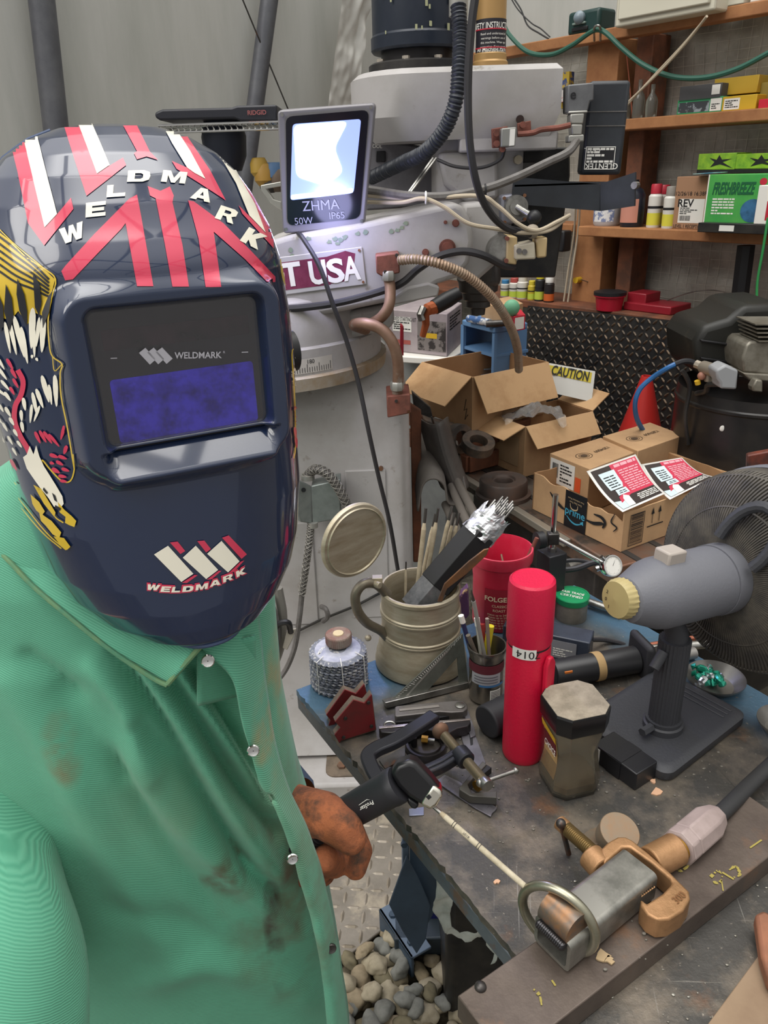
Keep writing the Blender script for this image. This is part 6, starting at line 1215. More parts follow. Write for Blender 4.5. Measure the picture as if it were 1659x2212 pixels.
dc=aty(1322,1222,yb-.045);dn=V((.30,-.78,.42)).normalized();DM=axis(dc,dc+dn);G(DM).lathe([(.0205,-.012),(.0215,-.009),(.0215,.002),(.0205,.004),(.0185,.004),(.0185,.002)],48).obj('dial_case',m_chrome,dg)
G(DM).lathe([(.0185,.0022),(.0184,.0026)],40).obj('dial_face',m_paper,dg)
g=G(DM)
for k in range(40):a=2*PI*k/40;g.add([(math.cos(a+e)*r_,math.sin(a+e)*r_,.003) for e,r_ in((-.012,.0175),(.012,.0175),(.012,.0155 if k%5 else .0135),(-.012,.0155 if k%5 else .0135))],[(0,1,2,3)])
g.add([(-.0006,0,.0033),(.0006,0,.0033),(.009,.013,.0033)],[(0,1,2)]);g.obj('dial_marks',m_ink,dg,fixn=False,smooth=0)
G().cyl(dc-V((.024,0,.004)),dc-V((.03,0,.006)),.006,n=12).obj('clamp_screw',m_chrome,dg);G().cyl(dc-V((.016,.0,-.014)),dc-V((.022,0,-.02)),.004,n=12).obj('bezel_lock',m_chrome,dg)
for i,pts in enumerate(([(1212,1213,1.36),(1240,1210,1.36),(1270,1214,1.36),(1300,1222,1.35)],[(1212,1232,1.34),(1245,1228,1.34),(1280,1216,1.34),(1300,1214,1.34)])):wire('black_cable',('thin black cable behind the dial gauge base, upper one','thick black cable behind the dial gauge base, lower one')[i],'cable',pts,(.004,.006)[i],m_cbl)
fan=thing('desk_fan','grey desk fan turned away on a square black base at the right','fan',tt(1430,1600))
B=[tt(x,y) for x,y in((1440,1697),(1613,1560),(1500,1465),(1300,1540))];dx=(B[1]-B[0]).normalized();dy=V((-dx.y,dx.x,0));wx=(B[1]-B[0]).length;wy=abs((B[3]-B[0]).dot(dy))*1.02
BM_=frame(B[0],dx,dy);m_fb=mat('fan_charcoal','#35363a',.5,bump=.3,bs=250);m_fg=mat('fan_grey','#64656b',.5,bump=.25,bs=250)
R_=[]
for z,e in((0,.002),(.004,0),(.016,0),(.021,.006),(.022,.012)):
 R_.append([(x,y,z) for x,y in rrect(e,wx-e,e,wy-e,.018,6)])
g=G(BM_);loft(g,R_);g.obj('base',m_fb,fan)
for k in range(3):G(BM_).box((wx-.022-.011*k,wy/2,.0225),(.004,wy*.8,.0025)).obj('base_rib',m_fb,fan,bevel=.001)
pc=tt(1430,1580,.022);pc=atz(1431,1568,TZ+.022);zc=hz(pc,1462,1392)
G(TR(pc.x,pc.y,0)).lathe([(.030,TZ+.02),(.030,TZ+.032),(.027,TZ+.034),(.027,TZ+.04)],40).obj('pole_collar',m_fb,fan)
def flut(a,j):return 1+.035*math.cos(26*a)
G(TR(pc.x,pc.y,0)).lathe([(.0225,TZ+.03),(.0225,zc+.01)],156,r=flut).obj('pole',m_fb,fan,smooth=60)
q=V((pc.x,pc.y,TZ+.034));G().cyl(q+V((-.024,-.016,0)),q+V((-.042,-.028,0)),.007,n=6).obj('clamp_bolt',m_fb,fan)
hc0=aty(1340,1285,.97);hd_=V((.80,.58,.10)).normalized()
mz=CAM+ray(1345,1300)*(.98/ray(1345,1300).y)
ax0=atp(1352,1296,pc,V((-.45,.89,0)).normalized());ax1=atp(1560,1248,pc,V((-.45,.89,0)).normalized())
hv=(ax1-ax0);HL=hv.length;HM=axis(ax0,ax1);rh=78/F*((ax0+ax1)/2-CAM).dot(VD)
def dsh(s,n=40):
 out=[]
 for i in range(n):
  a=2*PI*i/n;x,y=math.cos(a),math.sin(a);out.append((x*s*1.0,y*s*1.0))
 return out
up_l=HM.to_3x3().inverted()@V((0,0,1));ang=math.atan2(up_l.y,up_l.x)
def sec(s,z):
 P=[]
 for i in range(48):
  a=2*PI*i/48;u=math.cos(a);w_=math.sin(a)
  if u<-.86:u=-.86-(abs(u)-.86)*.15
  x,y=u*s,w_*s;P.append((x*math.cos(ang)-y*math.sin(ang),x*math.sin(ang)+y*math.cos(ang),z))
 return P
g=G(HM);loft(g,[sec(rh*.45,-.006),sec(rh*.62,.0),sec(rh*.95,HL*.22),sec(rh,HL*.30),sec(rh*1.0,HL*.86),sec(rh*.97,HL*.87)]);g.obj('motor_housing',m_fg,fan,smooth=28)
g=G(HM);loft(g,[sec(rh*1.03,HL*.865),sec(rh*1.03,HL*.99),sec(rh*.95,HL*1.04)]);g.obj('housing_ring',m_fg,fan)
kq=ax0-hv.normalized()*.004+V((0,0,-.0));KM=axis(atp(1352,1268,pc-V((.02,.05,0)),V((-.45,.89,0)).normalized()),atp(1340,1270,pc-V((.02,.05,0)),V((-.45,.89,0)).normalized()))
kc=HM@V((up_l.x*.004,up_l.y*.004,-.004));KM=axis(kc,kc-hv.normalized());
g=G(KM);g.lathe([(.0275,0),(.0275,.010),(.025,.016),(.0,.018)],72,cap=(1,0),r=lambda a,j:1+(.03*math.cos(24*a) if j<2 else 0));g.obj('speed_knob',mat('yellowed_knob','#a8996a',.45),fan)
for k,(t_,a) in enumerate((('0',1.9),('1',2.6),('2',1.2))):text(t_,KM@TR(.016*math.cos(a+ang),.016*math.sin(a+ang),.0172),.007,m_ink,fan,bold=.01)
bt_=HM@V((up_l.x*rh,up_l.y*rh,HL*.36));sd=hv.normalized().cross(V((0,0,1)))
G(frame(bt_,hv,sd)).box((0,0,0),(.034,.028,.03)).obj('oscillation_button',mat('button_beige','#a39a92',.5),fan,bevel=.003)
g=G();nk=HM@V((-up_l.x*rh*.9,-up_l.y*rh*.9,HL*.52));g.tube([V((pc.x,pc.y,zc-.01)),V((pc.x,pc.y,zc+.02)),nk],[.02,.017,.014],16);g.obj('neck_joint',m_fb,fan);q=V((pc.x,pc.y,zc+.005));G().cyl(q+V((-.02,-.012,-.01)),q+V((-.036,-.024,-.03)),.008,n=12).obj('tilt_knob',m_fb,fan)
RG=215/F*(aty(1600,1240,ax1.y+.05)-CAM).dot(VD)*.98;g=G(HM);NW=150;zc0=HL*.95
m_gw=mat('guard_wire','#3f3c39',.5,.1,'#57524a',30)
def prof(t):
 if t<.78:k=t/.78;return rh*.95+(RG-rh*.95)*k,zc0+.01+.045*k**1.6
 k=(t-.78)/.22;return RG+.002*math.sin(PI*k),zc0+.055+.05*k
for i in range(NW):
 a0=2*PI*i/NW;P=[]
 for j in range(17):
  t=j/16;rr_,z=prof(t);a=a0+.30*t*min(1,t*1.2);P.append(V((rr_*math.cos(a),rr_*math.sin(a),z)))
 g.tube(P,[.0014+.0013*k/16 for k in range(17)],5)
for t in(.42,.76):rr_,z=prof(t);g.tube([V((rr_*math.cos(2*PI*k/72),rr_*math.sin(2*PI*k/72),z)) for k in range(72)],.0022,6,closed=True)
g.obj('rear_guard',m_gw,fan,smooth=60)
z9=prof(1)[1];g=G(HM);g.lathe([(RG+.004,z9-.006),(RG+.007,z9-.002),(RG+.007,z9+.014),(RG+.002,z9+.017),(RG-.001,z9+.014),(RG-.001,z9-.004)],96,cap=(0,0));g.obj('guard_rim',m_fg,fan)
g=G(HM)
for i in range(72):
 a0=2*PI*i/72;g.tube([V(((RG-(RG-.05)*t)*math.cos(a0-.2*t),(RG-(RG-.05)*t)*math.sin(a0-.2*t),z9+.012+.035*math.sin(PI/2*t))) for t in[k/8 for k in range(9)]],.0013,4)
g.lathe([(.052,z9+.045),(.052,z9+.05),(.001,z9+.052)],32);g.obj('front_guard',m_gw,fan,smooth=60)
for b_ in range(3):
 g=G(HM@RZ(120*b_+40));
 g.grid(lambda u,v:((.03+(RG*.86-.03)*u)*math.cos((v-.5)*(.6+.35*math.sin(PI*u))),(.03+(RG*.86-.03)*u)*math.sin((v-.5)*(.6+.35*math.sin(PI*u))),zc0+.075+.03*(v-.5)),14,10);g.obj('blade',mat('blade_teal','#7fa3a8',.3,trans=.3),fan,fixn=False,solid=.002)
G(HM).lathe([(.03,zc0+.05),(.03,zc0+.095),(.02,zc0+.1)],28).obj('blade_hub',mat('hub_grey','#8a9a9c',.4),fan)
g=G(HM);aH=ang+.35
for s_ in(0,):pass
Pq=[V(((rh*1.25+.065*math.sin(PI*t))*math.cos(aH-.55+1.1*t),(rh*1.25+.065*math.sin(PI*t))*math.sin(aH-.55+1.1*t),zc0+.018+.02*math.sin(PI*t)-.02)) for t in[k/14 for k in range(15)]]
g.tube(Pq,.0085,10);g.obj('carry_handle',m_fb,fan)
P=[tt(x,y,.03) for x,y in((1090,1395),(1275,1440),(1283,1360),(1100,1330))]
g=G();q0,q1=tt(1085,1400,.0),tt(1270,1440,.0);f_=frame(q0,q1-q0,V((0,1,0)));L9=(q1-q0).length
o=G(f_).box((L9/2,.02,.026),(L9,.045,.05)).obj('plastic_sleeve_box',mat('dark_sleeve','#2b2f3a',.25,0,'#3b4250',6),bevel=.002);tag(o,'long black boxed package in clear film behind the red flask','box')
f2=frame(q0+V((0,0,0)),q1-q0,(0,0,1));quadat(f2@TR(0,0,.004),L9*.56,.008,L9*.86,.044,mat('grey_label','#7f8086',.4),o);lines(f2@TR(0,0,.0046),L9*.6,.012,L9*.83,.03,4,m_inkw,o)
q0,q1=aty(1192,1462,1.11),aty(1372,1418,1.22);q0.z=q1.z=TZ+.026
q0=atz(1195,1456,TZ+.026);q1=atz(1375,1424,TZ+.026)
cg=thing('air_tool','black cylindrical air tool with a tan ring lying behind the coffee jar','air tool',q0);TMx=axis(q0,q1);Lc=(q1-q0).length
G(TMx).lathe([(.018,.0),(.0235,0),(.0245,.003),(.0245,Lc*.98),(.02,Lc)],40).obj('barrel',mat('tool_black','#222224',.4),cg);G(TMx).lathe([(.0185,-.0006),(.0184,.0002)],30).obj('hollow_end',m_ink,cg)
G(TMx).lathe([(.0252,Lc*.47),(.0256,Lc*.48),(.0256,Lc*.55),(.0252,Lc*.56)],40).obj('tan_ring',mat('tan_tape','#a0845a',.7),cg)
G(TMx).box((0,0,Lc+.008),(.07,.085,.016)).obj('flange',m_rub,cg,bevel=.01)
q=q0.lerp(q1,.18)+V((-.006,-.022,.01));G(frame(q,q1-q0,(0,.0,1))).box((0,0,0),(.014,.012,.002)).obj('orange_label',mat('orange_sticker','#d0742c',.5),cg)
g=G();g.tube(catmull([q1+V((.01,0,.0)),atz(1420,1408,TZ+.02),atz(1480,1400,TZ+.02)],6),.010,10);g.obj('outlet',m_dsteel,cg)
wire('black_rod','bent black rod lying over the black air tool','rod',[tuple(atz(x,y,TZ+.06))+(0,) for x,y in()] or[(1276,1382,1.18),(1310,1383,1.2),(1345,1392,1.2),(1372,1412,1.2)],.0045,m_cbl)
for i,(x0,y0,x1,y1,r_,mm,lb) in enumerate(((1395,1403,1540,1390,.008,m_steel,'bright steel pipe lying behind the fan pole'),(1400,1432,1500,1410,.011,mat('pale_pipe','#8f8c88',.4,.5),'short pale pipe lying behind the fan pole under the bright one'),(1395,1395,1500,1378,.005,mat('copper','#a0604a',.4,.6),'thin copper coloured rod lying behind the fan pole'))):
 a=atz(x0,y0,TZ+r_+.001*i);b=atz(x1,y1,TZ+r_+.001*i);tag(G().cyl(a,b,r_,n=14).obj('metal_rod',mm),lb,'rod')
a=atz(1270,1300,TZ+.012);b=atz(1345,1325,TZ+.012);tag(G().cyl(a,b,.008,n=14).obj('metal_rod',m_steel),'bright rod lying on the table behind the fan motor','rod')
m_dish=mat('dish_steel','#85837f',.35,.7,'#6d6a66',12)
def dish(x0,x1,yf,z,label,name='metal_dish'):
 c,r=roundat(x0,x1,yf,z);g=G(TR(c.x,c.y,TZ));g.lathe([(r*.62,0),(r*.66,.001),(r*.95,.016),(r,.02),(r*1.0,.022),(r*.94,.018),(r*.64,.004),(.0005,.003)],56,cap=(1,0));return tag(g.obj(name,m_dish),label,'dish'),c,r
d1,dc1,dr1=dish(1478,1601,1498,TZ+.02,'shallow metal dish holding green wrapped sweets behind the fan base')
m_grn=mat('green_foil','#1c8a70',.25,.6,'#3fae92',30);rr=random.Random(14)
cl_=['front left','middle','back left','right','front right','back right','far left','centre back','near the rim']
for i in range(9):
 a=rr.uniform(0,6.28);d=dr1*.5*math.sqrt(rr.random());q=V((dc1.x-.2*dr1+d*math.cos(a),dc1.y+d*math.sin(a),TZ+.012+.006*(i%3)))
 g=G(Matrix.Translation(q)@RZ(rr.uniform(0,180))@RX(rr.uniform(-25,25)));k=24
 g.lathe([(.001,-.019),(.007,-.014),(.002,-.0105),(.0065,-.006),(.0075,0),(.0065,.006),(.002,.0105),(.007,.014),(.001,.019)],12,RX(90),r=lambda a,j:1+.25*noise.noise((math.cos(a)*2,math.sin(a)*2,j+i)))
 tag(g.obj('wrapped_sweet',m_grn if i%4 else mat('silver_foil_wrap','#c9cfd0',.2,.9),smooth=20),'shiny green wrapped sweet in the metal dish behind the fan' if i%4 else 'silver wrapped sweet among the green ones in the dish','sweet','sweets in the metal dish' if i%4 else 'silver sweets in the metal dish')
d2,dc2,dr2=dish(1632,1745,1592,TZ+.02,'metal dish cut off by the right frame edge')
tag(G().slab([(1592,1484),(1600,1480),(1600,1484)],atz(1596,1482,TZ+.003),(0,.5,-.8),.001).obj('paper_scrap',m_paper),'tiny paper scrap at the rim of the dish','scrap');bpy.data.objects.remove(bpy.data.objects['paper_scrap'])
c,r=roundat(676,797,1509,TZ);zt7=hz(c,731,1402);nd=13;th_=(zt7-TZ)/nd
m_flap=mat('flap_cloth','#6c707c',.85,0,'#b3b1ad',170,.5,.64,.5,200)
def disc(z,i):
 return[(r*.5,0),(r*.97,.001),(r,th_*.35),(r*.93,th_*.85),(r*.6,th_*.8)]
proto=None
for i in range(nd):
 g=G();g.lathe([(r*.3,0),(r*.86,0),(r*1.0,th_*.25),(r*1.0,th_*.55),(r*.86,th_*.97),(r*.3,th_*.9)],120,r=lambda a,j:1+(.03*math.sin(a*30+j*1.1) if 0<j<5 else 0))
 if i==0:proto=g.obj('flap_disc',m_flap,None,local=True,smooth=20);o=proto
 else:o=proto.copy();COL.objects.link(o)
 o.location=(c.x+rr.uniform(-.0015,.0015),c.y+rr.uniform(-.0015,.0015),TZ+i*th_);o.rotation_euler=(0,0,i*1.3)
 tag(o,'grey abrasive flap disc in the wired stack at the table corner','abrasive disc','flap discs in the stack')
o.name='flap_disc_top';o['label']='topmost abrasive flap disc of the stack, showing its round metal label';o.name='flap_disc.020';del o['group']
zz=TZ+nd*th_;g=G(TR(c.x,c.y,zz));g.lathe([(r*.3,.0),(r*.82,.0),(r*.8,.0012),(r*.3,.0012)],48,cap=(0,0));o9=g.obj('disc_label',mat('disc_label','#8d90a3',.5,0,'#b9bac4',30),o)
text('METAL',TR(c.x-r*.58,c.y-r*.1,zz+.0012)@RZ(70),.008,m_inkw,o9,bold=.01);textcyl('50 PCS',TR(c.x,c.y,zz),r*.6,0,.001,.001,m_inkw,o9)
g=G()
for a in(-2.3,-1.4,-.5):
 x,y=c.x+(r*1.035)*math.cos(a),c.y+(r*1.035)*math.sin(a);g.tube([(x,y,TZ+.002),(x+.001,y,TZ+.4*(zz-TZ)),(x,y,zz),(c.x+r*.7*math.cos(a),c.y+r*.7*math.sin(a),zz+.004)],.0008,5)
tag(g.obj('binding_wire',m_paper),'thin pale wires binding the stack of abrasive discs','wire')
c2,r2=roundat(705,761,1405,zz+.002);z2=hz(c2,735,1368)
fw_=thing('abrasive_drum','small reddish abrasive flap wheel standing on the disc stack','flap wheel',(c2.x,c2.y,zz+.003));g=G(TR(c2.x,c2.y,0));g.lathe([(r2*.95,zz+.003),(r2,zz+.006),(r2,z2-.002),(r2*.95,z2)],160,r=lambda a,j:1+.025*math.sin(a*40));g.obj('flaps',mat('flap_red','#7d5a52',.85,0,'#8f8478',25),fw_,smooth=20)
G(TR(c2.x,c2.y,z2)).lathe([(r2*.42,0),(r2*.4,.0015)],28).obj('cream_centre',mat('cream_hub','#cbb893',.6),fw_)
m_mag=mat('magnet_red','#7a2226',.5,0,'#5e2a28',12)
def magnet(px,y0,label):
 def build(k,z_):pass
 r_=thing('welding_magnet',label,'welding magnet',aty(px[0][0],px[0][1],y0));n_=V((-.35,1,.08)).normalized();p0=aty(*px[0],y0)
 G().slab(px,p0,n_,.0025).obj('front_plate',m_mag,r_,bevel=.0005);G().slab([(x+1,y+1) for x,y in px],p0+n_*.003,n_,.013).obj('magnet_core',mat('magnet_core','#6b5f55',.6,.4,'#8a7a6a',30),r_)
 G().slab(px,p0+n_*.0165,n_,.0025).obj('back_plate',m_mag,r_,bevel=.0005);return r_,p0,n_
m1,p0,n_=magnet([(733,1606),(723,1588),(736,1572),(724,1560),(764,1512),(787,1519),(803,1500),(812,1576),(800,1580),(737,1600)],tt(735,1604).y,'dark red welding magnet standing at the table edge, the nearer and larger one')
for p in((742,1592),(802,1568),(796,1517),(746,1551)):q=atp(*p,p0,n_);G().cyl(q,q-n_*.002,.003,n=12).obj('rivet',m_dsteel,m1)
m2,p0,n_=magnet([(710,1568),(714,1556),(705,1545),(745,1490),(769,1499),(787,1478),(793,1502),(770,1512),(724,1562),(726,1575)],tt(712,1568).y+.0,'dark red welding magnet standing behind the nearer one')
m2.location
c9=tt(838,1524);pA,pB,pC=tt(836,1527,.002),tt(1012,1478,.002),aty(1003,1372,tt(1012,1478).y+.02)
n_=(pB-pA).cross(pC-pA).normalized();ss=thing('speed_square','dark aluminium triangular square leaning against the tankard','square',pA);m_sq=mat('square_metal','#6c6f68',.4,.6,'#53554e',16)
def sq_(x,y):return atp(x,y,pA,n_)
kk=n_ if n_.dot(VD)>0 else-n_
def ringslab(out,inn,th,m,nm):
 a=[sq_(*p) for p in out];b=[sq_(*p) for p in inn];k=len(a);vs=a+b+[p+kk*th for p in a]+[p+kk*th for p in b];fs=[]
 for i in range(k):j=(i+1)%k;fs+=[(i,j,k+j,k+i),(2*k+i,3*k+i,3*k+j,2*k+j),(i,2*k+i,2*k+j,j),(k+i,k+j,3*k+j,3*k+i)]
 return G().add(vs,fs).obj(nm,m,ss,bevel=.0004)
ringslab([(836,1522),(1000,1368),(1012,1476)],[(925,1491),(988,1420),(992,1477)],.003,m_sq,'blade')
G().slab([(832,1518),(836,1530),(1016,1486),(1012,1474)],pA-kk*.008,n_,.016).obj('fence',m_steel,ss,bevel=.0008)
g=G()
for t in[k/40 for k in range(1,40)]:
 p=sq_(836+164*t,1522-154*t);q=sq_(1012-.6*(1012-836),1476);d=(sq_(960,1490)-p).normalized();e=.007 if int(t*40)%4==0 else .004
 s_=(sq_(1000,1368)-sq_(836,1522)).normalized()*.0004;p=p+d*.002-kk*.0004;g.add([p-s_,p+s_,p+s_+d*e,p-s_+d*e],[(0,1,2,3)])
g.obj('graduation',m_inkw,ss,fixn=False,smooth=0)
g=G();a=sq_(872,1510)-kk*.0004;b=sq_(972,1400)-kk*.0004;d=(b-a).cross(n_).normalized()*.0016;g.add([a-d,a+d,b+d,b-d],[(0,1,2,3)]);g.obj('notched_slot',mat('slot_light','#a9aaa3',.3,.7),ss,fixn=False)
for i in range(9):t=.1+.09*i;p=sq_(860+150*t*1.0,1520-(150*t)*.98*.95)-kk*.0004;
c,r=roundat(1012,1084,1528,TZ);zr=hz(c,1047,1392);cp_=thing('pen_tin','small metal tin with a torn label holding pens and a brush','tin',c);rt_=r*1.14
G(TR(c.x,c.y,TZ)).lathe([(r*.8,0),(r*.97,.004),(r*1.0,.015),(r*1.0,(zr-TZ)*.8),(rt_*.97,(zr-TZ)*.93),(rt_,(zr-TZ)*.95),(rt_,zr-TZ),(rt_*.93,zr-TZ),(r*.93,(zr-TZ)*.8),(r*.9,.01),(.0005,.008)],48,cap=(1,0)).obj('body',mat('tin_shiny','#8a8680',.22,.9),cp_)
hh=zr-TZ;ya=yaw_to_cam(c)
patchcyl(TR(c.x,c.y,TZ),r,ya-1.5,ya+1.5,hh*.62,hh*.78,mat('label_maroon','#5f2630',.5),cp_,'maroon_band',.0008,24);lb=patchcyl(TR(c.x,c.y,TZ),r,ya-.9,ya+.9,hh*.42,hh*.62,mat('grey_label2','#a3a3a8',.5),cp_,'label',.001,20);patchcyl(TR(c.x,c.y,TZ),r,ya-.4,ya+1.2,hh*.38,hh*.42,mat('label_blue','#3f6fa0',.5),lb,'blue_stripe',.0012,16)
for k in range(3):patchcyl(TR(c.x,c.y,TZ),r,ya-.7,ya+.7,hh*(.46+.05*k),hh*(.475+.05*k),mat('label_ink','#5a5a62',.5),lb,'small_print',.0016,16)
bcl=patchcyl(TR(c.x,c.y,TZ),r,ya+.25,ya+.95,hh*.1,hh*.32,m_paper,cp_,'white_label',.001,12)
for k in range(7):patchcyl(TR(c.x,c.y,TZ),r,ya+.3,ya+.9,hh*(.12+.028*k),hh*(.13+.028*k),m_ink,bcl,'barcode',.0016,12)
inb=V((c.x,c.y,TZ+.012))
pens=[((1023,1298),'#8f8d88',.0035,'thin grey rod with a pointed tip, tallest in the pen tin'),((1000,1345),'#2c2f55',.004,'white capped dark blue pen leaning left out of the pen tin'),((1040,1348),'#8a2a2a',.006,'flat dark red carpenter pencil in the pen tin'),((1052,1336),'#8a7a70',.003,'thin grey brown rod leaning in the pen tin'),((1060,1352),'#c9b92e',.006,'yellow marker in the pen tin'),((1032,1352),'#b9b6a8',.004,'cream pen at the back of the pen tin'),((1011,1372),'#6a6258',.004,'short brown pen at the left rim of the pen tin')]
for i,((px,py),cc,rd,lb) in enumerate(pens):
 t_=aty(px,py,c.y+.01*(i%3));b=inb+V((.01*math.cos(i*2.2),.01*math.sin(i*2.2),0));o=G().cyl(b,t_,rd,n=10 if i!=2 else 4).obj('pen' if i not in(0,3) else 'thin_rod',mat('pen%d'%i,cc,.45));tag(o,lb,'pen' if i not in(0,3) else 'rod')
 if i in(1,5):G().cyl(t_,t_+(t_-b).normalized()*.014,rd*1.2,n=10).obj('cap',m_white,o)
 if i==0:G().cyl(t_,t_+(t_-b).normalized()*.02,rd*.8,.0005,n=10).obj('tip',m_rodend,o)
a=atz(1050,1570,TZ+.03);b=atz(1092,1548,TZ+.03);q=(b-a).normalized();cc=atz(1050,1560,TZ+.028)
pg=thing('rubber_plug','short black rubber cylinder lying beside the red flask','rubber plug',(cc.x,cc.y,TZ));g=G();g.cyl(cc,cc+V((.045,.03,0)),.027,.026,n=40);g.obj('body',m_rub,pg,bevel=.003)
def flat(px,h0,h1,name,m,par=None,bevel=.0004):
 P=[tt(x,y,h1) for x,y in px];g=G();g.prism([(p.x,p.y) for p in P],TZ+h0,TZ+h1);return g.obj(name,m,par,bevel=bevel)
def P4(pts):return[(780+x/4.608,1480+y/4.608) for x,y in pts]
m_rule=mat('rule_steel','#87858c',.35,.7,'#6d6a70',18)
o=flat(P4([(740,955),(830,890),(980,960),(1355,1220),(1330,1250),(1305,1270),(1290,1305),(1130,1220)]),.001,.0035,'steel_rule',m_rule);tag(o,'bright steel rule with a notched end lying below the clamp screw','rule')
g=G();a,b=tt(*P4([(850,905)])[0],.0037),tt(*P4([(1340,1225)])[0],.0037);d=(b-a).normalized();s_=V((-d.y,d.x,0));s_=s_ if s_.y<0 else-s_
for k in range(50):p=a.lerp(b,k/50);e=.004 if k%5 else .007;g.add([p,p+d*.0004,p+d*.0004+s_*e,p+s_*e],[(0,1,2,3)])
g.obj('rule_marks',m_ink,o,fixn=False,smooth=0)
bl=flat(P4([(985,430),(1070,420),(1140,500),(1240,770),(1220,800),(1150,830),(1060,690),(1010,560)]),.001,.0035,'slotted_rule',m_rule);tag(bl,'slotted steel blade lying between the protractor and the black rubber plug','blade');flat(P4([(1075,470),(1110,470),(1115,590),(1090,600)]),.0036,.004,'slot',m_ink,bl)
bl=flat(P4([(1020,260),(1065,250),(1130,430),(1140,500),(1090,520),(1050,380)]),.004,.0065,'slotted_rule',m_rule);tag(bl,'slotted steel blade coming out of the angle gauge handle under the square','blade')
hb=flat(P4([(335,215),(360,205),(780,165),(960,150),(1020,155),(1055,190),(1060,230),(1020,262),(900,270),(780,262),(350,312),(335,300)]),.002,.020,'angle_gauge',mat('bevel_grey','#6e6a68',.42,.5,'#57524f',20),None,.0015);tag(hb,'grey sliding angle gauge handle with a bright pivot screw lying below the square','angle gauge')
flat(P4([(375,235),(770,192),(782,215),(380,255)]),.0201,.0215,'recess_rim',mat('bevel_light','#8d8884',.4,.5),hb);q=tt(*P4([(985,205)])[0],.02);G().lathe([(.0085,0),(.008,.002),(.004,.003)],20,TR(*q)).obj('pivot_screw',m_steel,hb);flat(P4([(345,310),(780,265),(930,275),(930,300),(640,345),(345,370)]),.001,.012,'handle_underside',m_black,hb)
sh=flat(P4([(175,430),(740,375),(1085,345),(1092,375),(1060,410),(960,430),(890,470),(860,520),(800,520),(770,470),(640,440),(440,440),(300,475),(200,470)]),.004,.022,'centre_square',mat('black_enamel','#2a2728',.3,.2),None,.0015);tag(sh,'black enamelled square head with a bright machined edge across the middle of the tools','square head')
flat(P4([(175,410),(740,355),(1088,328),(1092,345),(740,378),(178,432)]),.0222,.0235,'bright_edge',mat('bright_edge','#b9b0aa',.25,.9),sh)
q=tt(*P4([(645,610)])[0],.006);pr_=thing('protractor','round black protractor ring with a small brass screw among the tools','protractor',(q.x,q.y,TZ+.001));rp9=(tt(*P4([(850,600)])[0])-tt(*P4([(440,600)])[0])).length/2
G(TR(q.x,q.y,TZ+.001)).lathe([(rp9*.72,0),(rp9,0),(rp9,.008),(rp9*.96,.012),(rp9*.86,.012),(rp9*.84,.009),(rp9*.78,.009),(rp9*.72,.012)],64,cap=(0,0)).obj('ring',mat('black_enamel','#2a2728',.3,.2),pr_);G(TR(q.x,q.y,TZ+.001)).lathe([(.0005,.003),(rp9*.72,.003),(rp9*.72,0)],48,cap=(0,0)).obj('inner_disc',mat('dull_inner','#3b352f',.5),pr_)
G().cyl((q.x-.006,q.y+.01,TZ+.012),(q.x+.004,q.y+.008,TZ+.012),.006,n=6).obj('brass_screw',mat('brass_bright','#b3873a',.3,.8),pr_);G().cyl((q.x+.004,q.y+.008,TZ+.012),(q.x+.014,q.y+.006,TZ+.012),.003,n=10).obj('screw_stem',m_steel,pr_);G().cyl((q.x-.02,q.y+.006,TZ+.004),(q.x-.02,q.y+.006,TZ+.022),.007,n=16).obj('clamp_knob',m_black,pr_)
o=G().tube([tt(*P4([(285+55*math.cos(2*PI*k/20),395+30*math.sin(2*PI*k/20))])[0],.006) for k in range(20)],.002,8,closed=True).obj('key_ring',m_steel);tag(o,'small bright ring lying at the left end of the square head','ring')
cb_=flat(P4([(975,1020),(1210,755),(1250,790),(1060,985),(1100,1075),(1350,1055),(1350,1120),(1110,1105),(1080,1100),(980,1040)]),.0045,.018,'combination_square',mat('sq_head_grey','#56544f',.45,.4),None,.001);tag(cb_,'small grey combination square head with a brass nut lying on the steel rule','square head');q=tt(*P4([(1145,1010)])[0],.016);G().cyl(q,q+V((.008,.006,0)),.008,n=20).obj('brass_nut',mat('brass_bright','#b3873a',.3,.8),cb_);flat(P4([(1180,820),(1250,790),(1300,820),(1200,900)]),.0045,.016,'level_vial_block',m_black,cb_)
for i,pts in enumerate(([(500,760),(590,755),(600,860),(560,830)],[(475,1230),(625,1210),(625,1290),(480,1298)],[(600,850),(660,790),(675,800),(610,860)])):o=flat(P4(pts),.0005,.002,'steel_scrap',mat('blue_lit_steel','#9a9fb5',.3,.6));tag(o,('shiny steel plate piece under the black clamp jaw','small square shiny steel piece at the table edge under the holder','tiny bright sliver beside the clamp arm')[i],'steel piece')  # floodlight's bluish tint is put into the colour of these pieces
o=flat(P4([(180,745),(440,600),(440,720),(240,830)]),.0005,.003,'steel_plate_offcut',m_dsteel);tag(o,'flat steel offcut inside the curve of the black clamp','steel piece')
cc_=thing('c_clamp','black painted C clamp with a bright threaded screw lying over the measuring tools','clamp',tt(860,1650));hC_=.045
def cpt(x,y,h=hC_):return tt(*P4([(x,y)])[0],h)
m_cb=mat('clamp_black','#26272d',.38,.3,'#5a4438',7,.6,.75)
Pc=[(735,305),(560,420),(330,560),(150,640),(70,720),(110,850),(170,960)]
g=G();vs=[]
Q=catmull([cpt(x,y,.05+.0) for x,y in Pc],8);n=len(Q)
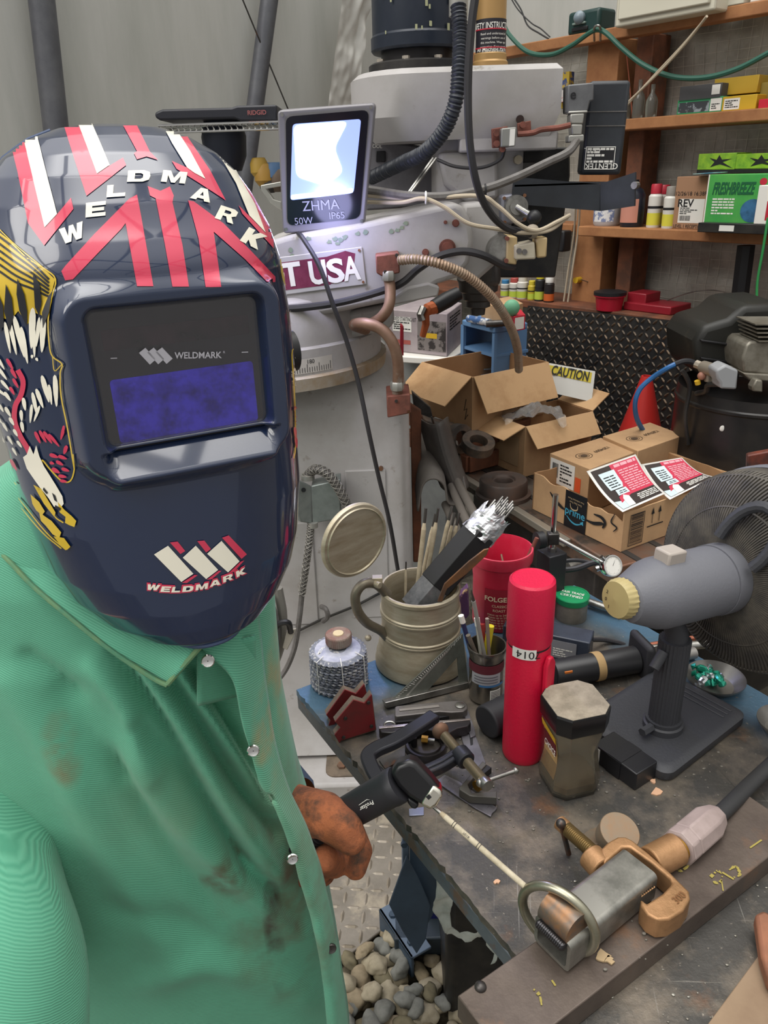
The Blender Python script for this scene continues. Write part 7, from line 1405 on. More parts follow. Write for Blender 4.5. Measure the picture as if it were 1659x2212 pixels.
def ibar(Q,w_,h_,m,nm,par):
 vs=[];fs=[];n=len(Q)
 for i,p in enumerate(Q):
  t=(Q[min(i+1,n-1)]-Q[max(i-1,0)]);t.z=0;t.normalize();s=V((-t.y,t.x,0))
  vs+=[p+s*w_/2+V((0,0,h_/2)),p-s*w_/2+V((0,0,h_/2)),p-s*w_/2-V((0,0,h_/2)),p+s*w_/2-V((0,0,h_/2))]
 for i in range(n-1):
  for k in range(4):fs.append((4*i+k,4*i+(k+1)%4,4*i+4+(k+1)%4,4*i+4+k))
 fs+=[(0,3,2,1),(4*n-4,4*n-3,4*n-2,4*n-1)];return G().add(vs,fs).obj(nm,m,par,bevel=.003)
ibar(Q,.022,.014,m_cb,'frame_arm',cc_)
Q2=[cpt(200,900,.045),cpt(420,940,.045),cpt(700,850,.045),cpt(900,745,.045),cpt(985,700,.045)]
Q2=[cpt(620,880,.045),cpt(800,800,.045),cpt(975,690,.045)];ibar(catmull(Q2,6),.018,.016,m_cb,'frame_arm',cc_);ibar([q+V((0,0,.009)) for q in Q2],.006,.003,m_cb,'frame_web',cc_)
ibar(catmull([cpt(100,830,.045),cpt(260,960,.045),cpt(450,940,.045),cpt(640,870,.045)],6),.02,.014,m_cb,'frame_spine',cc_)
s0_,s1_=cpt(830,500,.05),cpt(1245,985,.05);dS=(s1_-s0_);LS=dS.length;SMx=axis(s0_,s1_)
g=G();zz9=0;prf=[]
k=0
while k<LS*.95:prf+=[(.0058,k),(.0078,k+.0009),(.0058,k+.0018)];k+=.0022
G(SMx).lathe(prf,20).obj('screw',mat('thread_steel','#a39a86',.3,.8),cc_);G(SMx).lathe([(.012,LS*.36),(.014,LS*.38),(.014,LS*.54),(.012,LS*.56)],28).obj('screw_boss',m_cb,cc_)
G(SMx).lathe([(.0075,LS*.93),(.009,LS*.95),(.009,LS*1.04),(.006,LS*1.05)],24).obj('screw_head',m_steel,cc_);G(SMx).sphere((0,0,-.012),.0135,sc=(1,1,.7)).obj('swivel_pad',m_rusty,cc_)
t0,t1=cpt(1185,975,.05),cpt(1540,850,.05);g=G();g.cyl(t0,t1,.0032,n=12);g.sphere(t0,.0058);g.sphere(t1,.0048);g.obj('tommy_bar',m_steel,cc_)
nf=atz(1228,2104,BZ+.001);ff=atz(1432,1930,BZ+.001);a_=V((ff.x-nf.x,ff.y-nf.y,0)).normalized();Lt=(atz(1388,1868,BZ+.045)-atz(1195,2020,BZ+.045)).length;b__=V((-a_.y,a_.x,0));wt9=(atz(1145,2020,BZ+.05)-atz(1232,2085,BZ+.05)).length*.62;wt9=.05
TBM=frame(nf,a_,b__);st=rootat('square_tube','short thick square steel tube with a ring and weld coupon on its near end','steel tube',TBM)
Lt=.146;ht=.042;m_st2=mat('mill_scale_tube','#918f88',.36,.7,'#6a6963',22,col3='#8a6a4c',ns3=6,lo3=.62,hi3=.74)
def tube_ring(e,x):return[V((x,y,z)) for y,z in rrect(e,wt9-e,e,ht-e,.007-e*.5,5)]
g=G();o_,i_=tube_ring(0,0),tube_ring(.0045,0);n=len(o_);vs=o_+[p+V((Lt,0,0)) for p in o_]+i_+[p+V((Lt,0,0)) for p in i_];fs=[]
for i in range(n):j=(i+1)%n;fs+=[(i,j,n+j,n+i),(2*n+i,3*n+i,3*n+j,2*n+j),(i,2*n+i,2*n+j,j),(n+i,n+j,3*n+j,3*n+i)]
g.add(vs,fs);g.obj('tube',m_st2,st,local=True)
G().cyl((-.001,wt9*.12,ht+.006),(-.001,wt9*.92,ht+.006),.019,n=32).obj('weld_coupon',mat('heat_tinted_steel','#6f665e',.35,.7,'#b07a48',10,.45,.6),st,local=True).location.x+=.018
g=G()
for i in range(14):g.sphere((.0-.004,wt9*(.16+.05*i),ht-.004),.0065,10,sc=(.9,.6,.8))
g.obj('weld_bead',mat('weld_bead','#3c3b3d',.3,.8),st,local=True)
inv=TBM.inverted();rq=[atp(x,y,TBM@V((.02,wt9/2,ht)),a_) for x,y in((1205,1895),)]
RC=TBM@V((.022,wt9*.5,ht+.012));rn=(a_+V((0,0,.0))).normalized()
RC=atp(1205,1985,TBM@V((.03,0,ht)),(a_*.93+b__*.25).normalized());nr=(a_*.93+b__*.30).normalized();rad=84/F*(RC-CAM).dot(VD);RX_=axis(RC,RC+nr)
st_ring=G().tube([RX_@V((rad*math.cos(2*PI*k/56),rad*math.sin(2*PI*k/56),0)) for k in range(56)],.0055,16,closed=True).obj('ring',mat('zinc_ring','#a6a596',.3,.85,'#8f8a74',12),st)
m_brz=mat('bronze','#a47d58',.45,.5,'#80603f',16,.4,.7,.35,120)
gc=thing('ground_clamp','bronze ground clamp gripping the far end of the square steel tube','clamp',atz(1400,1900,BZ));GH=.052
def C4(x,y):return(1120+x/4.1475,1720+y/4.1475)
def gp(x,y,h=GH):return atz(*C4(x,y),.9+h)
def gflat(pts,h0,h1,nm,m=m_brz,bv=.003):
 P=[gp(x,y,h1) for x,y in pts];g=G();g.prism([(p.x,p.y) for p in P],.9+h0,.9+h1);return g.obj(nm,m,gc,bevel=bv,seg=3)
fr_o=[(740,470),(800,410),(890,360),(960,360),(1020,390),(1170,510),(1370,690),(1460,780),(1530,850),(1540,920),(1480,1020),(1350,1100),(1250,1108),(1160,1060),(1100,980),(1095,915),(1150,960),(1290,870),(1375,780),(1360,740),(1200,600),(1000,455),(930,455),(840,540),(770,600)]
gflat(fr_o,.036,.066,'jaw_frame')
g=G()
for k in range(7):a=gp(1110+18*k,900-14*k,.067);b=gp(1150+18*k,930-14*k,.067);g.add([tuple(gp(1100+18*k,905-13*k,.0675)),tuple(gp(1118+18*k,892-13*k,.0675)),tuple(gp(1105+18*k,878-13*k,.0675)),tuple(gp(1100+18*k,905-13*k,.058)),tuple(gp(1118+18*k,892-13*k,.058)),tuple(gp(1105+18*k,878-13*k,.058))],[(0,1,2),(3,5,4),(0,3,4,1),(1,4,5,2),(2,5,3,0)])
g.obj('jaw_teeth',m_brz,gc)
P=gp(1440,905,.067);text('300',frame(P,gp(1500,850,.067)-gp(1370,960,.067),V((-1,1,0))),.012,mat('bronze_dark','#7a5434',.5,.5),gc,'cast_marks',bold=.01)
G().cyl(gp(760,660,.05),gp(640,530,.05),.0165,n=28).obj('screw_boss',m_brz,gc,bevel=.002)
s0_,s1_=gp(850,660,.05),gp(385,250,.05);LS=(s1_-s0_).length;SMx=axis(s0_,s1_);prf=[];k=0
while k<LS*.93:prf+=[(.0072,k),(.0092,k+.0011),(.0072,k+.0022)];k+=.0026
G(SMx).lathe(prf,22).obj('screw',mat('thread_bronze','#9a865f',.35,.8),gc);G(SMx).lathe([(.0085,LS*.9),(.0095,LS*.93),(.0095,LS*1.04),(.007,LS*1.06)],24).obj('screw_head',m_brz,gc)
q=gp(380,245,.062);g=G();g.sphere(q,.0065);g.cyl(q,gp(450,515,.004),.0035,n=12);g.obj('tommy_bar',m_dsteel,gc)
G().cyl(gp(1180,600,.05),gp(1420,470,.05),.0195,n=30).obj('cable_stub',m_brz,gc,bevel=.002);G().cyl(gp(1380,490,.05),gp(1450,450,.05),.0165,n=28).obj('brass_bushing',mat('brass_bright','#b3873a',.3,.8),gc)
cs0=atz(1478,1850,.95);cs1=atz(1540,1775,.95);CMx=axis(gp(1430,470,.05),atz(1548,1762,.945));LC=(atz(1548,1762,.945)-gp(1430,470,.05)).length
g=G(CMx);g.lathe([(.021,0),(.0235,.003),(.0235,LC*.18),(.022,LC*.2),(.0235,LC*.22),(.0235,LC*.72),(.016,LC*.99),(.013,LC)],8);g.obj('insulated_connector',mat('connector_pinkgrey','#9a8a86',.5,0,'#857672',18),gc,bevel=.002,smooth=25)
P=catmull([atz(1545,1768,.945),atz(1580,1735,.94),atz(1625,1690,.93),atz(1668,1650,.925),atz(1730,1590,.92)],8);G().tube(P,.0105,14).obj('welding_cable',mat('cable_black','#2b2b2c',.55,bump=.2,bs=120),gc)
for i,(px,py,rr_,h,tl,lb) in enumerate(((1338,1797,.024,.018,(.12,-.30,.94),'rusty round steel slug leaning upright, the front one behind the ground clamp'),(1296,1808,.024,.010,(-.25,.4,.9),'rusty round steel slug mostly hidden behind the front one'))):
 c=atz(px,py,TZ+.05 if i==0 else TZ+.02);n_=V(tl).normalized();o=G().cyl(c-n_*.02 if i==0 else c-n_*.004,c+n_*.003,rr_*(1.05 if i==0 else .95),n=48).obj('steel_slug',mat('slug','#7d7263',.6,.4,'#8a6a4c',16),bevel=.001);tag(o,lb,'steel slug')
# THE WELDER
pn=thing('person','person in green welding jacket, navy decorated welding helmet and brown leather glove, holding electrode holder','person',(-.29,.78,0))
# body (almost wholly covered): one continuous skinned figure standing on the ground
def skinbody():
 J={'pelvis':(-.30,.80,.92,.12),'waist':(-.30,.79,1.08,.11),'chest':(-.30,.80,1.25,.12),'neck':(-.25,.79,1.42,.055),'jaw':(-.235,.76,1.50,.06),'head':(-.23,.77,1.60,.085),'crown':(-.23,.785,1.69,.06),'shR':(-.46,.80,1.33,.055),'elR':(-.50,.62,1.10,.045),'wrR':(-.42,.40,1.12,.03),'shL':(-.23,.85,1.31,.05),'elL':(-.27,.95,1.08,.04),'wrL':(-.20,.84,.99,.028),'hL':(-.165,.79,.985,.026),'hipR':(-.38,.80,.86,.085),'knR':(-.39,.81,.48,.06),'anR':(-.39,.84,.10,.04),'toR':(-.39,.72,.05,.035),'hipL':(-.22,.80,.86,.085),'knL':(-.22,.82,.48,.06),'anL':(-.22,.85,.10,.04),'toL':(-.22,.73,.05,.035)}
 E_=[('pelvis','waist'),('waist','chest'),('chest','neck'),('neck','jaw'),('jaw','head'),('head','crown'),('chest','shR'),('shR','elR'),('elR','wrR'),('chest','shL'),('shL','elL'),('elL','wrL'),('wrL','hL'),('pelvis','hipR'),('hipR','knR'),('knR','anR'),('anR','toR'),('pelvis','hipL'),('hipL','knL'),('knL','anL'),('anL','toL')]
 k=list(J);me=bpy.data.meshes.new('body');o=bpy.data.objects.new('body',me);o.parent=pn
 me.from_pydata([tuple(V(J[q][:3])-pn.location) for q in k],[(k.index(a),k.index(b)) for a,b in E_],[]);COL.objects.link(o)
 s=o.modifiers.new('skin','SKIN');
 if not me.skin_vertices:me.attributes.new('skin','FLOAT','POINT')
 for i,q in enumerate(k):
  d=me.skin_vertices[0].data[i];d.radius=(J[q][3],J[q][3]);d.use_root=q=='pelvis'
 u=o.modifiers.new('sub','SUBSURF');u.levels=u.render_levels=2;me.materials.append(mat('skin','#b98a6e',.6));return o
try:skinbody()
except Exception as ex:
 print('skin fallback',ex);g=G()
 for a,b,r1,r2 in(((-.3,.8,.9),(-.3,.8,1.32),.11,.12),((-.25,.79,1.3),(-.23,.77,1.66),.06,.08)):g.cyl(a,b,r1,r2)
 g.obj('body',mat('skin','#b98a6e',.6),pn)
# trousers and boots, below the frame
g=G()
for x in(-.39,-.21):g.tube([V((x,.80,.93)),V((x,.81,.48)),V((x,.85,.10))],[.105,.08,.065],16)
g.obj('trousers',mat('denim','#2f3a4d',.8),pn)
for x in(-.39,-.21):g=G();g.tube(catmull([V((x,.87,.14)),V((x,.86,.06)),V((x,.78,.05)),V((x,.70,.045))],5),[.055]*16,14);g.obj('boot',m_black,pn)
# jacket
def jacket_mat():
 m=mat('green_twill','#4f9a7d',.8,0,'#468c70',7,.4,.7);N=m.node_tree.nodes;L=m.node_tree.links;b=N['Principled BSDF'];old=b.inputs['Base Color'].links[0].from_socket
 b.inputs['Sheen Weight'].default_value=.15
 t=N.new('ShaderNodeTexCoord');s=N.new('ShaderNodeSeparateXYZ');L.new(t.outputs['Object'],s.inputs[0])
 def math_(op,a,b_,c=None):
  n=N.new('ShaderNodeMath');n.operation=op
  for i,q in enumerate((a,b_,c)):
   if q is None:continue
   if isinstance(q,(int,float)):n.inputs[i].default_value=q
   else:L.new(q,n.inputs[i])
  return n.outputs[0]
 ph=math_('MULTIPLY_ADD',s.outputs['X'],1500.0,math_('MULTIPLY',s.outputs['Z'],2600.0));ph=math_('ADD',ph,math_('MULTIPLY',s.outputs['Y'],700.0))
 w_=math_('SINE',ph,None);w2=math_('MULTIPLY_ADD',w_,.5,.5)
 bp=N.new('ShaderNodeBump');bp.inputs['Strength'].default_value=.4;bp.inputs['Distance'].default_value=.0008;L.new(w2,bp.inputs['Height']);L.new(bp.outputs[0],b.inputs['Normal'])
 x=N.new('ShaderNodeMix');x.data_type='RGBA';L.new(math_('MULTIPLY',w2,.45),x.inputs[0]);L.new(old,x.inputs[6]);x.inputs[7].default_value=(*lin('#76bb9c'),1)
 cur=x.outputs[2]
 def stain(cx,cz,rx,rz,col,amt,sc_):
  nonlocal cur
  a=math_('DIVIDE',math_('SUBTRACT',s.outputs['X'],cx),rx);c_=math_('DIVIDE',math_('SUBTRACT',s.outputs['Z'],cz),rz)
  d=math_('ADD',math_('MULTIPLY',a,a),math_('MULTIPLY',c_,c_));k=N.new('ShaderNodeTexNoise');k.inputs['Scale'].default_value=sc_;k.inputs['Detail'].default_value=6;L.new(t.outputs['Object'],k.inputs[0])
  f=math_('MULTIPLY',math_('MAXIMUM',math_('SUBTRACT',1.0,d),0.0),amt);r=N.new('ShaderNodeValToRGB');r.color_ramp.elements[0].position=.4;r.color_ramp.elements[1].position=.7;L.new(k.outputs[0],r.inputs[0])
  y=N.new('ShaderNodeMix');y.data_type='RGBA';L.new(math_('MULTIPLY',f,r.outputs[0]),y.inputs[0]);L.new(cur,y.inputs[6]);y.inputs[7].default_value=(*lin(col),1);cur=y.outputs[2]
 px0=pn.location.x
 stain(-.13-px0,.90,.09,.20,'#5d5238',1.0,14);stain(-.155-px0,.86,.012,.12,'#3b3626',1.6,22);stain(-.2-px0,.98,.03,.04,'#4e5238',1.4,30);stain(-.33-px0,1.20,.02,.05,'#7a6a48',.9,30);stain(-.13-px0,1.18,.012,.07,'#9a8a5a',.9,30);stain(-.19-px0,1.1,.16,.12,'#6f8a6c',.6,9)
 L.new(cur,b.inputs['Base Color']);return m
m_jk=jacket_mat()
IR=CR.transposed()
def prj(p):
 c=IR@(p-CAM);return 829.5+F*c.x/-c.z,1106-F*c.y/-c.z
FOLDS=[((190,1530),(320,1690),(470,1860),(690,2050),26,.006),((300,1560),(400,1680),(520,1850),(640,1990),18,-.006),((290,1420),(390,1560),(480,1720),(600,1890),22,.0075),((250,1400),(330,1520),(430,1690),(540,1880),14,-.0075),((340,1420),(430,1560),(520,1700),(600,1800),14,-.008),((380,1440),(470,1570),(540,1680),(590,1760),14,.0065),((420,1450),(480,1540),(540,1650),(570,1720),10,-.005),((130,1500),(240,1640),(360,1830),(520,2040),20,-.004),((20,1480),(120,1620),(240,1840),(380,2080),40,.005),((200,1440),(270,1520),(300,1600),(330,1660),22,.007),((60,1420),(160,1500),(240,1590),(270,1680),18,-.005),((330,2120),(440,2080),(560,2110),(700,2170),30,.004),((250,1960),(380,1990),(500,2060),(620,2140),28,-.003)]
FPOLY=[([V(a) for a in catmull([V((*q,0)) for q in f[:4]],5)],f[4],f[5]) for f in FOLDS]
def fold(p):
 x,y=prj(p);q=V((x,y,0));d_=0
 for P,w_,amp in FPOLY:
  best=1e9;bt=0;n=len(P)
  for i in range(n-1):
   a,b=P[i],P[i+1];ab=b-a;t=max(0,min(1,(q-a).dot(ab)/ab.length_squared));dd=(q-a-ab*t).length
   if dd<best:best=dd;bt=(i+t)/(n-1)
  if best<w_*2.6:d_+=2.5*amp*math.exp(-(best/w_)**2)*math.sin(PI*min(1,max(0,.08+.84*bt)))**.5
 return d_
JT=[(.50,-.335,.255,.155),(.70,-.335,.247,.150),(.85,-.335,.236,.146),(1.00,-.335,.215,.145),(1.15,-.335,.203,.145),(1.28,-.330,.200,.140),(1.36,-.325,.190,.125),(1.41,-.31,.155,.105),(1.45,-.29,.11,.085),(1.48,-.27,.08,.075)]
def jt(z,k):
 for a,b in zip(JT,JT[1:]):
  if z<=b[0]:t=(z-a[0])/(b[0]-a[0]);t=max(0,t);return a[k]*(1-t)+b[k]*t
 return JT[-1][k]
YAWT=math.radians(8)
def torso(u,v):
 z=.50+.98*v;a=2*PI*u;w_,d_=jt(z,2),jt(z,3);e=2/2.4;c,s=math.cos(a),math.sin(a)
 x=w_*math.copysign(abs(c)**e,c);y=d_*math.copysign(abs(s)**e,s);cy=.755
 n=V((c/w_,s/d_,0)).normalized();n=V((n.x*math.cos(YAWT)-n.y*math.sin(YAWT),n.x*math.sin(YAWT)+n.y*math.cos(YAWT),0));p=V((jt(z,1)+x*math.cos(YAWT)-y*math.sin(YAWT),cy+x*math.sin(YAWT)+y*math.cos(YAWT),z))
 if n.y<.3:p=p+n*fold(p)
 return p+n*.002*noise.noise(p*9)
g=G();g.grid(torso,240,190,closeu=True);jk=g.obj('jacket',m_jk,pn,smooth=180,fixn=True,solid=0)
def tree_of(o):
 m=wm(o);me=o.data;return BVHTree.FromPolygons([m@v.co for v in me.vertices],[tuple(p.vertices) for p in me.polygons])
JTREE=tree_of(jk)
def hit(px,py,tree,off=.001,dflt=None):
 d=ray(px,py).normalized();h=tree.ray_cast(CAM,d)
 if h[0] is None:return dflt
 n=h[1];n=n if n.dot(d)<0 else-n;return h[0]+n*off
P=catmull([aty(-230,1330,.76),aty(-140,1560,.70),aty(-50,1850,.60),aty(5,2110,.50),aty(30,2500,.42)],10);R9=[.085,.085,.082,.075,.068];n=len(P)
def slv(P,R9,nr=40,amp=.004,seed=0):
 n=len(P);g=G();vs=[];up=V((0,0,1))
 for i,p in enumerate(P):
  t=(P[min(i+1,n-1)]-P[max(i-1,0)]).normalized();u_=(up-t*up.dot(t)).normalized();b=t.cross(u_);k=i/(n-1)*(len(R9)-1);j=min(int(k),len(R9)-2);r=R9[j]+(R9[j+1]-R9[j])*(k-j)
  for q in range(nr):
   a=2*PI*q/nr;d=u_*math.cos(a)+b*math.sin(a);vs.append(p+d*(r+amp*2*noise.noise((math.cos(a)*1.5+seed,math.sin(a)*1.5,i*.16))+amp*math.sin(i*.55+2.2*math.sin(a))*.6))
 fs=[(i*nr+q,i*nr+(q+1)%nr,(i+1)*nr+(q+1)%nr,(i+1)*nr+q) for i in range(n-1) for q in range(nr)]
 return g.add(vs,fs)
slv(P,R9).obj('sleeve',m_jk,pn,smooth=180)
P=catmull([V((-.24,.85,1.33)),V((-.27,.92,1.20)),V((-.275,.95,1.08)),V((-.25,.90,1.02)),V((-.215,.85,.99))],8);slv(P,[.06,.06,.056,.052,.048],seed=3).obj('sleeve',m_jk,pn,smooth=180)
pin=[(430,1395,.60),(500,1470,.602),(522,1560,.605),(556,1670,.61),(600,1750,.613),(648,1890,.615),(688,2040,.62),(712,2240,.62)]
pout=[(552,1290,.68),(566,1440,.66),(588,1590,.655),(618,1700,.65),(668,1810,.65),(706,1940,.65),(732,2080,.65),(752,2240,.65)]
Pi=catmull([aty(*p) for p in pin],8);Po=catmull([aty(*p) for p in pout],8)
def plk(u,v):
 k=v*(len(Pi)-1);i=min(int(k),len(Pi)-2);t=k-i;a=Pi[i].lerp(Pi[i+1],t);b=Po[i].lerp(Po[i+1],t);p=a.lerp(b,u);return p+V((0,-.012*math.sin(PI*u)+.003*noise.noise(p*30),0))
pk_=G().grid(plk,14,90).obj('front_placket',m_jk,pn,fixn=False,solid=.003,smooth=180)
m_hem=mat('twill_hem','#4a8065',.85,0,'#6f8a60',30)
def hemtube(pts,r,nm,m=m_hem):G().tube(pts,r,8).obj(nm,m,pn)
hemtube([p+V((0,-.001,0)) for p in Po],.0026,'hem')
sm=[hit(x,y,JTREE,.0005) for x,y in[tuple(q[:2]) for q in catmull([V((x,y,0)) for x,y in((-20,1705),(40,1755),(100,1840),(142,1930),(165,2030),(172,2130),(172,2260))],6)]]
sm=[q for q in sm if q];G().tube(sm,.0016,6).obj('armhole_seam',mat('seam_green','#1f6a50',.85),pn) if len(sm)>3 else None
cl_lo=[(-90,1120,.70),(0,1190,.650),(70,1262,.628),(150,1330,.610),(240,1402,.596),(330,1462,.588),(362,1478,.585)]
cl_up=[(-90,1000,.75),(0,1050,.72),(80,1120,.69),(170,1190,.67),(260,1250,.65),(360,1300,.63),(440,1380,.60)]
La=catmull([aty(*p) for p in cl_lo],6);Lb=catmull([aty(*p) for p in cl_up],6)
def clr(u,v):
 k=u*(len(La)-1);i=min(int(k),len(La)-2);t=k-i;a=La[i].lerp(La[i+1],t);b=Lb[i].lerp(Lb[i+1],t);p=a.lerp(b,v);return p+V((0,-.010*math.sin(PI*v)+.003*noise.noise(p*18),0))
G().grid(clr,50,16).obj('collar',m_jk,pn,fixn=False,solid=.004,smooth=180);G().tube([p+V((0,-.001,-.0005)) for p in La],.0024,8).obj('collar_hem',m_hem,pn)
G().tube([La[-1],aty(395,1440,.586),aty(437,1392,.59)],.0026,8).obj('collar_hem',m_hem,pn)
G().grid(lambda u,v:aty(425+125*u,1290+(110+60*v)*1.0-30*u+60*v,.612+.03*u+.012*v),12,12).obj('collar',m_jk,pn,fixn=False,solid=.004,smooth=180)
for i,(x,y,yy) in enumerate(((449,1428,.588),(521,1356,.665),(547,1622,.598),(632,1856,.604),(716,2050,.625))):
 q=aty(x,y,yy);n_=V((.25,-1,.35)).normalized();M=axis(q,q+n_);G(M).lathe([(.006,-.002),(.0062,0),(.0052,.0012),(.0035,.0006),(.0005,.0005)],24,cap=(1,0)).obj('snap_button',m_chrome if i!=4 else m_dsteel,pn)
# helmet
hm=bpy.data.objects.new('welding_helmet',None)
HC=aty(318,800,.70);HY=math.radians(27)
HT=[(-.226,.050,.126),(-.220,.078,.130),(-.206,.098,.131),(-.186,.112,.131),(-.16,.121,.130),(-.11,.129,.127),(-.05,.130,.124),(0,.134,.121),(.05,.133,.118),(.09,.128,.112),(.12,.121,.103),(.145,.111,.092),(.165,.099,.078),(.18,.084,.062),(.192,.064,.044),(.200,.04,.025),(.203,.012,.006)]
def ht_(z,k):
 for a,b in zip(HT,HT[1:]):
  if z<=b[0]:t=max(0,(z-a[0])/(b[0]-a[0]));return a[k]*(1-t)+b[k]*t
 return HT[-1][k]
cH,sH=math.cos(HY),math.sin(HY)
def h2w(x,y,z):return HC+V((x*cH-y*sH,x*sH+y*cH,z))
def w2h(p):q=p-HC;return V((q.x*cH+q.y*sH,-q.x*sH+q.y*cH,q.z))
nH=V((sH,-cH,0));
def hplane(px,py,dep):return w2h(atp(px,py,HC+nH*dep,nH))
wc=[hplane(x,y,.122) for x,y in((183,652),(577,646),(585,936),(221,971))];wx0=(wc[0].x+wc[3].x)/2;wx1=(wc[1].x+wc[2].x)/2;wz1=(wc[0].z+wc[1].z)/2;wz0=(wc[2].z+wc[3].z)/2
def sd(x,z,x0,x1,z0,z1,r):
 cx,cz=(x0+x1)/2,(z0+z1)/2;dx,dz=abs(x-cx)-(x1-x0)/2+r,abs(z-cz)-(z1-z0)/2+r
 return math.hypot(max(dx,0),max(dz,0))+min(max(dx,dz),0)-r
def sst(a,b,x):t=max(0,min(1,(x-a)/(b-a)));return t*t*(3-2*t)
def shell(x,y,z,front):
 if not front:return y
 d1=sd(x,z,wx0-.016,wx1+.014,wz0-.020,wz1+.010,.02);yh=-.127-.004*(1-abs(2*(z-wz0)/(wz1-wz0)-1)) if False else-.1255
 k=1-sst(-.003,.010,d1);y2=y*(1-k)+yh*k
 d2=sd(x,z,wx0,wx1,wz0,wz1,.010);k2=1-sst(-.006,.002,d2);ylens=yh+.017;r_=y2*(1-k2)+ylens*k2
 kx=1-sst((wx1-wx0)/2-.006,(wx1-wx0)/2+.006,abs(x-(wx0+wx1)/2));t=(wz0+.002-z)/.022
 if 0<t<1.6:tl=ylens+(yh-.007-ylens)*min(t,1)+(0 if t<1 else(y2-yh+.007)*sst(1,1.6,t));r_=r_*(1-kx)+tl*kx
 return r_
vs=[];NU,NV=300,300;rows=[]
zz_=[HT[0][0]+(HT[-1][0]-HT[0][0])*(1-(1-i/NV)**1.15) for i in range(NV+1)]
for z in zz_:
 w_,d_=ht_(z,1),ht_(z,2)
 if z<-.2:pass
 for i in range(NU+1):
  u=-1+2*i/NU;a=math.radians(106)*u;e=2/2.3;sx_,cx_=math.sin(a),math.cos(a)
  x=w_*math.copysign(abs(sx_)**e,sx_);y=-d_*math.copysign(abs(cx_)**e,cx_)
  y-=.010*math.exp(-((z-wz1-.024)/.026)**2)*max(0,cx_)**.5;fl=.010*sst(-.205,-.235,z) if False else 0
  y=shell(x,y,z,cx_>.1);vs.append(h2w(x,y,z))
fs=[(j*(NU+1)+i,j*(NU+1)+i+1,(j+1)*(NU+1)+i+1,(j+1)*(NU+1)+i) for j in range(NV) for i in range(NU)]
m_nv=mat('navy_gloss','#0f2142',.22,0,'#162744',5,coat=.9);COL.objects.link(hm);hm.parent=pn;hm.location=HC-pn.location
g=G();g.add(vs,fs);
sh_=g.obj('shell',m_nv,hm,smooth=180,fixn=False,solid=.003)
g2=G();g2.add(vs,fs);HTREE=BVHTree.FromPolygons(vs,fs)
rim=[vs[i] for i in range(NU+1)];G().tube(rim[::4],.0024,8).obj('rim',mat('navy_rim_sheen','#3b4a68',.25),hm)  # rim colour lighter than the shell, standing for its reflections
G().tube([vs[j*(NU+1)] for j in range(0,NV,6)],.0024,8).obj('rim',mat('navy_rim_sheen','#3b4a68',.25),hm);G().tube([vs[j*(NU+1)+NU] for j in range(0,NV,6)],.0024,8).obj('rim',mat('navy_rim_sheen','#3b4a68',.25),hm)
def decal(polys,name,m,off=.0006,step=7,tree=HTREE,par=hm):
 g=G()
 for poly in polys:
  if isinstance(poly,tuple) and len(poly)==2 and isinstance(poly[1],list) and poly[1] and isinstance(poly[1][0],tuple) and len(poly[1][0])>2 and isinstance(poly[1][0][0],int):v2,f2=poly
  else:v2,f2=poly,[tuple(range(len(poly)))]
  v2,f2=cut2d(v2,f2,step);H=[hit(x,y,tree,off) for x,y in v2]
  ok=[f for f in f2 if all(H[i] is not None for i in f) and max((H[f[i]]-H[f[i-1]]).length for i in range(len(f)))<.03]
  idx={};P=[]
  for f in ok:
   for i in f:
    if i not in idx:idx[i]=len(P);P.append(H[i])
  g.add(P,[tuple(idx[i] for i in f) for f in ok])
 return g.obj(name,m,par,fixn=False,smooth=180) if g.v else None
def c1(pts):return[(x/2.44,200+y/2.44) for x,y in pts]
def c2_(pts):return[(x/2.44,800+y/2.44) for x,y in pts]
m_dr=mat('decal_red','#cf3454',.3,coat=.6);m_dw=mat('decal_cream','#f1ecda',.3,coat=.6);m_dy=mat('decal_yellow','#d6b52e',.3,coat=.6);m_dk2=mat('decal_black','#12151e',.3,coat=.6)
for s_ in([(52,245),(120,214),(190,500),(238,715),(303,642),(375,556),(388,615),(235,808),(150,690),(95,420)],[(330,152),(400,135),(460,290),(512,432),(578,388),(648,346),(665,385),(457,547),(395,360)],[(622,126),(698,128),(790,315),(833,358),(772,340),(722,355),(706,322),(722,312)],[(918,184),(982,200),(990,240),(1105,410),(1188,570),(1050,480),(930,405),(905,363),(1000,405),(1080,460)],[(1180,292),(1235,347),(1245,400),(1340,560),(1437,740),(1440,822),(1275,640),(1255,595),(1398,742),(1340,590),(1250,430),(1172,320)],[(325,942),(345,915),(500,745),(680,562),(722,540),(745,660),(780,860),(808,1022),(722,1022),(700,900),(662,690),(640,720),(385,985),(345,990)],[(778,495),(845,520),(895,497),(915,545),(908,580),(960,800),(995,1024),(908,1024),(868,800),(820,560),(790,545)],[(990,570),(1020,575),(1175,690),(1320,835),(1448,970),(1448,998),(1405,1000),(1290,880),(1125,735),(1165,1024),(1083,1026),(1045,770),(1010,640)]):
 decal([c1(s_)],'red_stripe',m_dr)
for s_ in([(120,214),(188,186),(240,400),(303,642),(238,713),(185,490)],[(400,134),(468,126),(530,270),(578,386),(512,431),(460,290)],[(847,158),(918,184),(1000,310),(1080,458),(1020,425),(985,400),(905,270)],[(1108,258),(1178,292),(1250,430),(1340,590),(1396,740),(1310,650),(1240,480),(1175,370),(1120,300)]):
 decal([c1(s_)],'cream_stripe',m_dw,.0009)
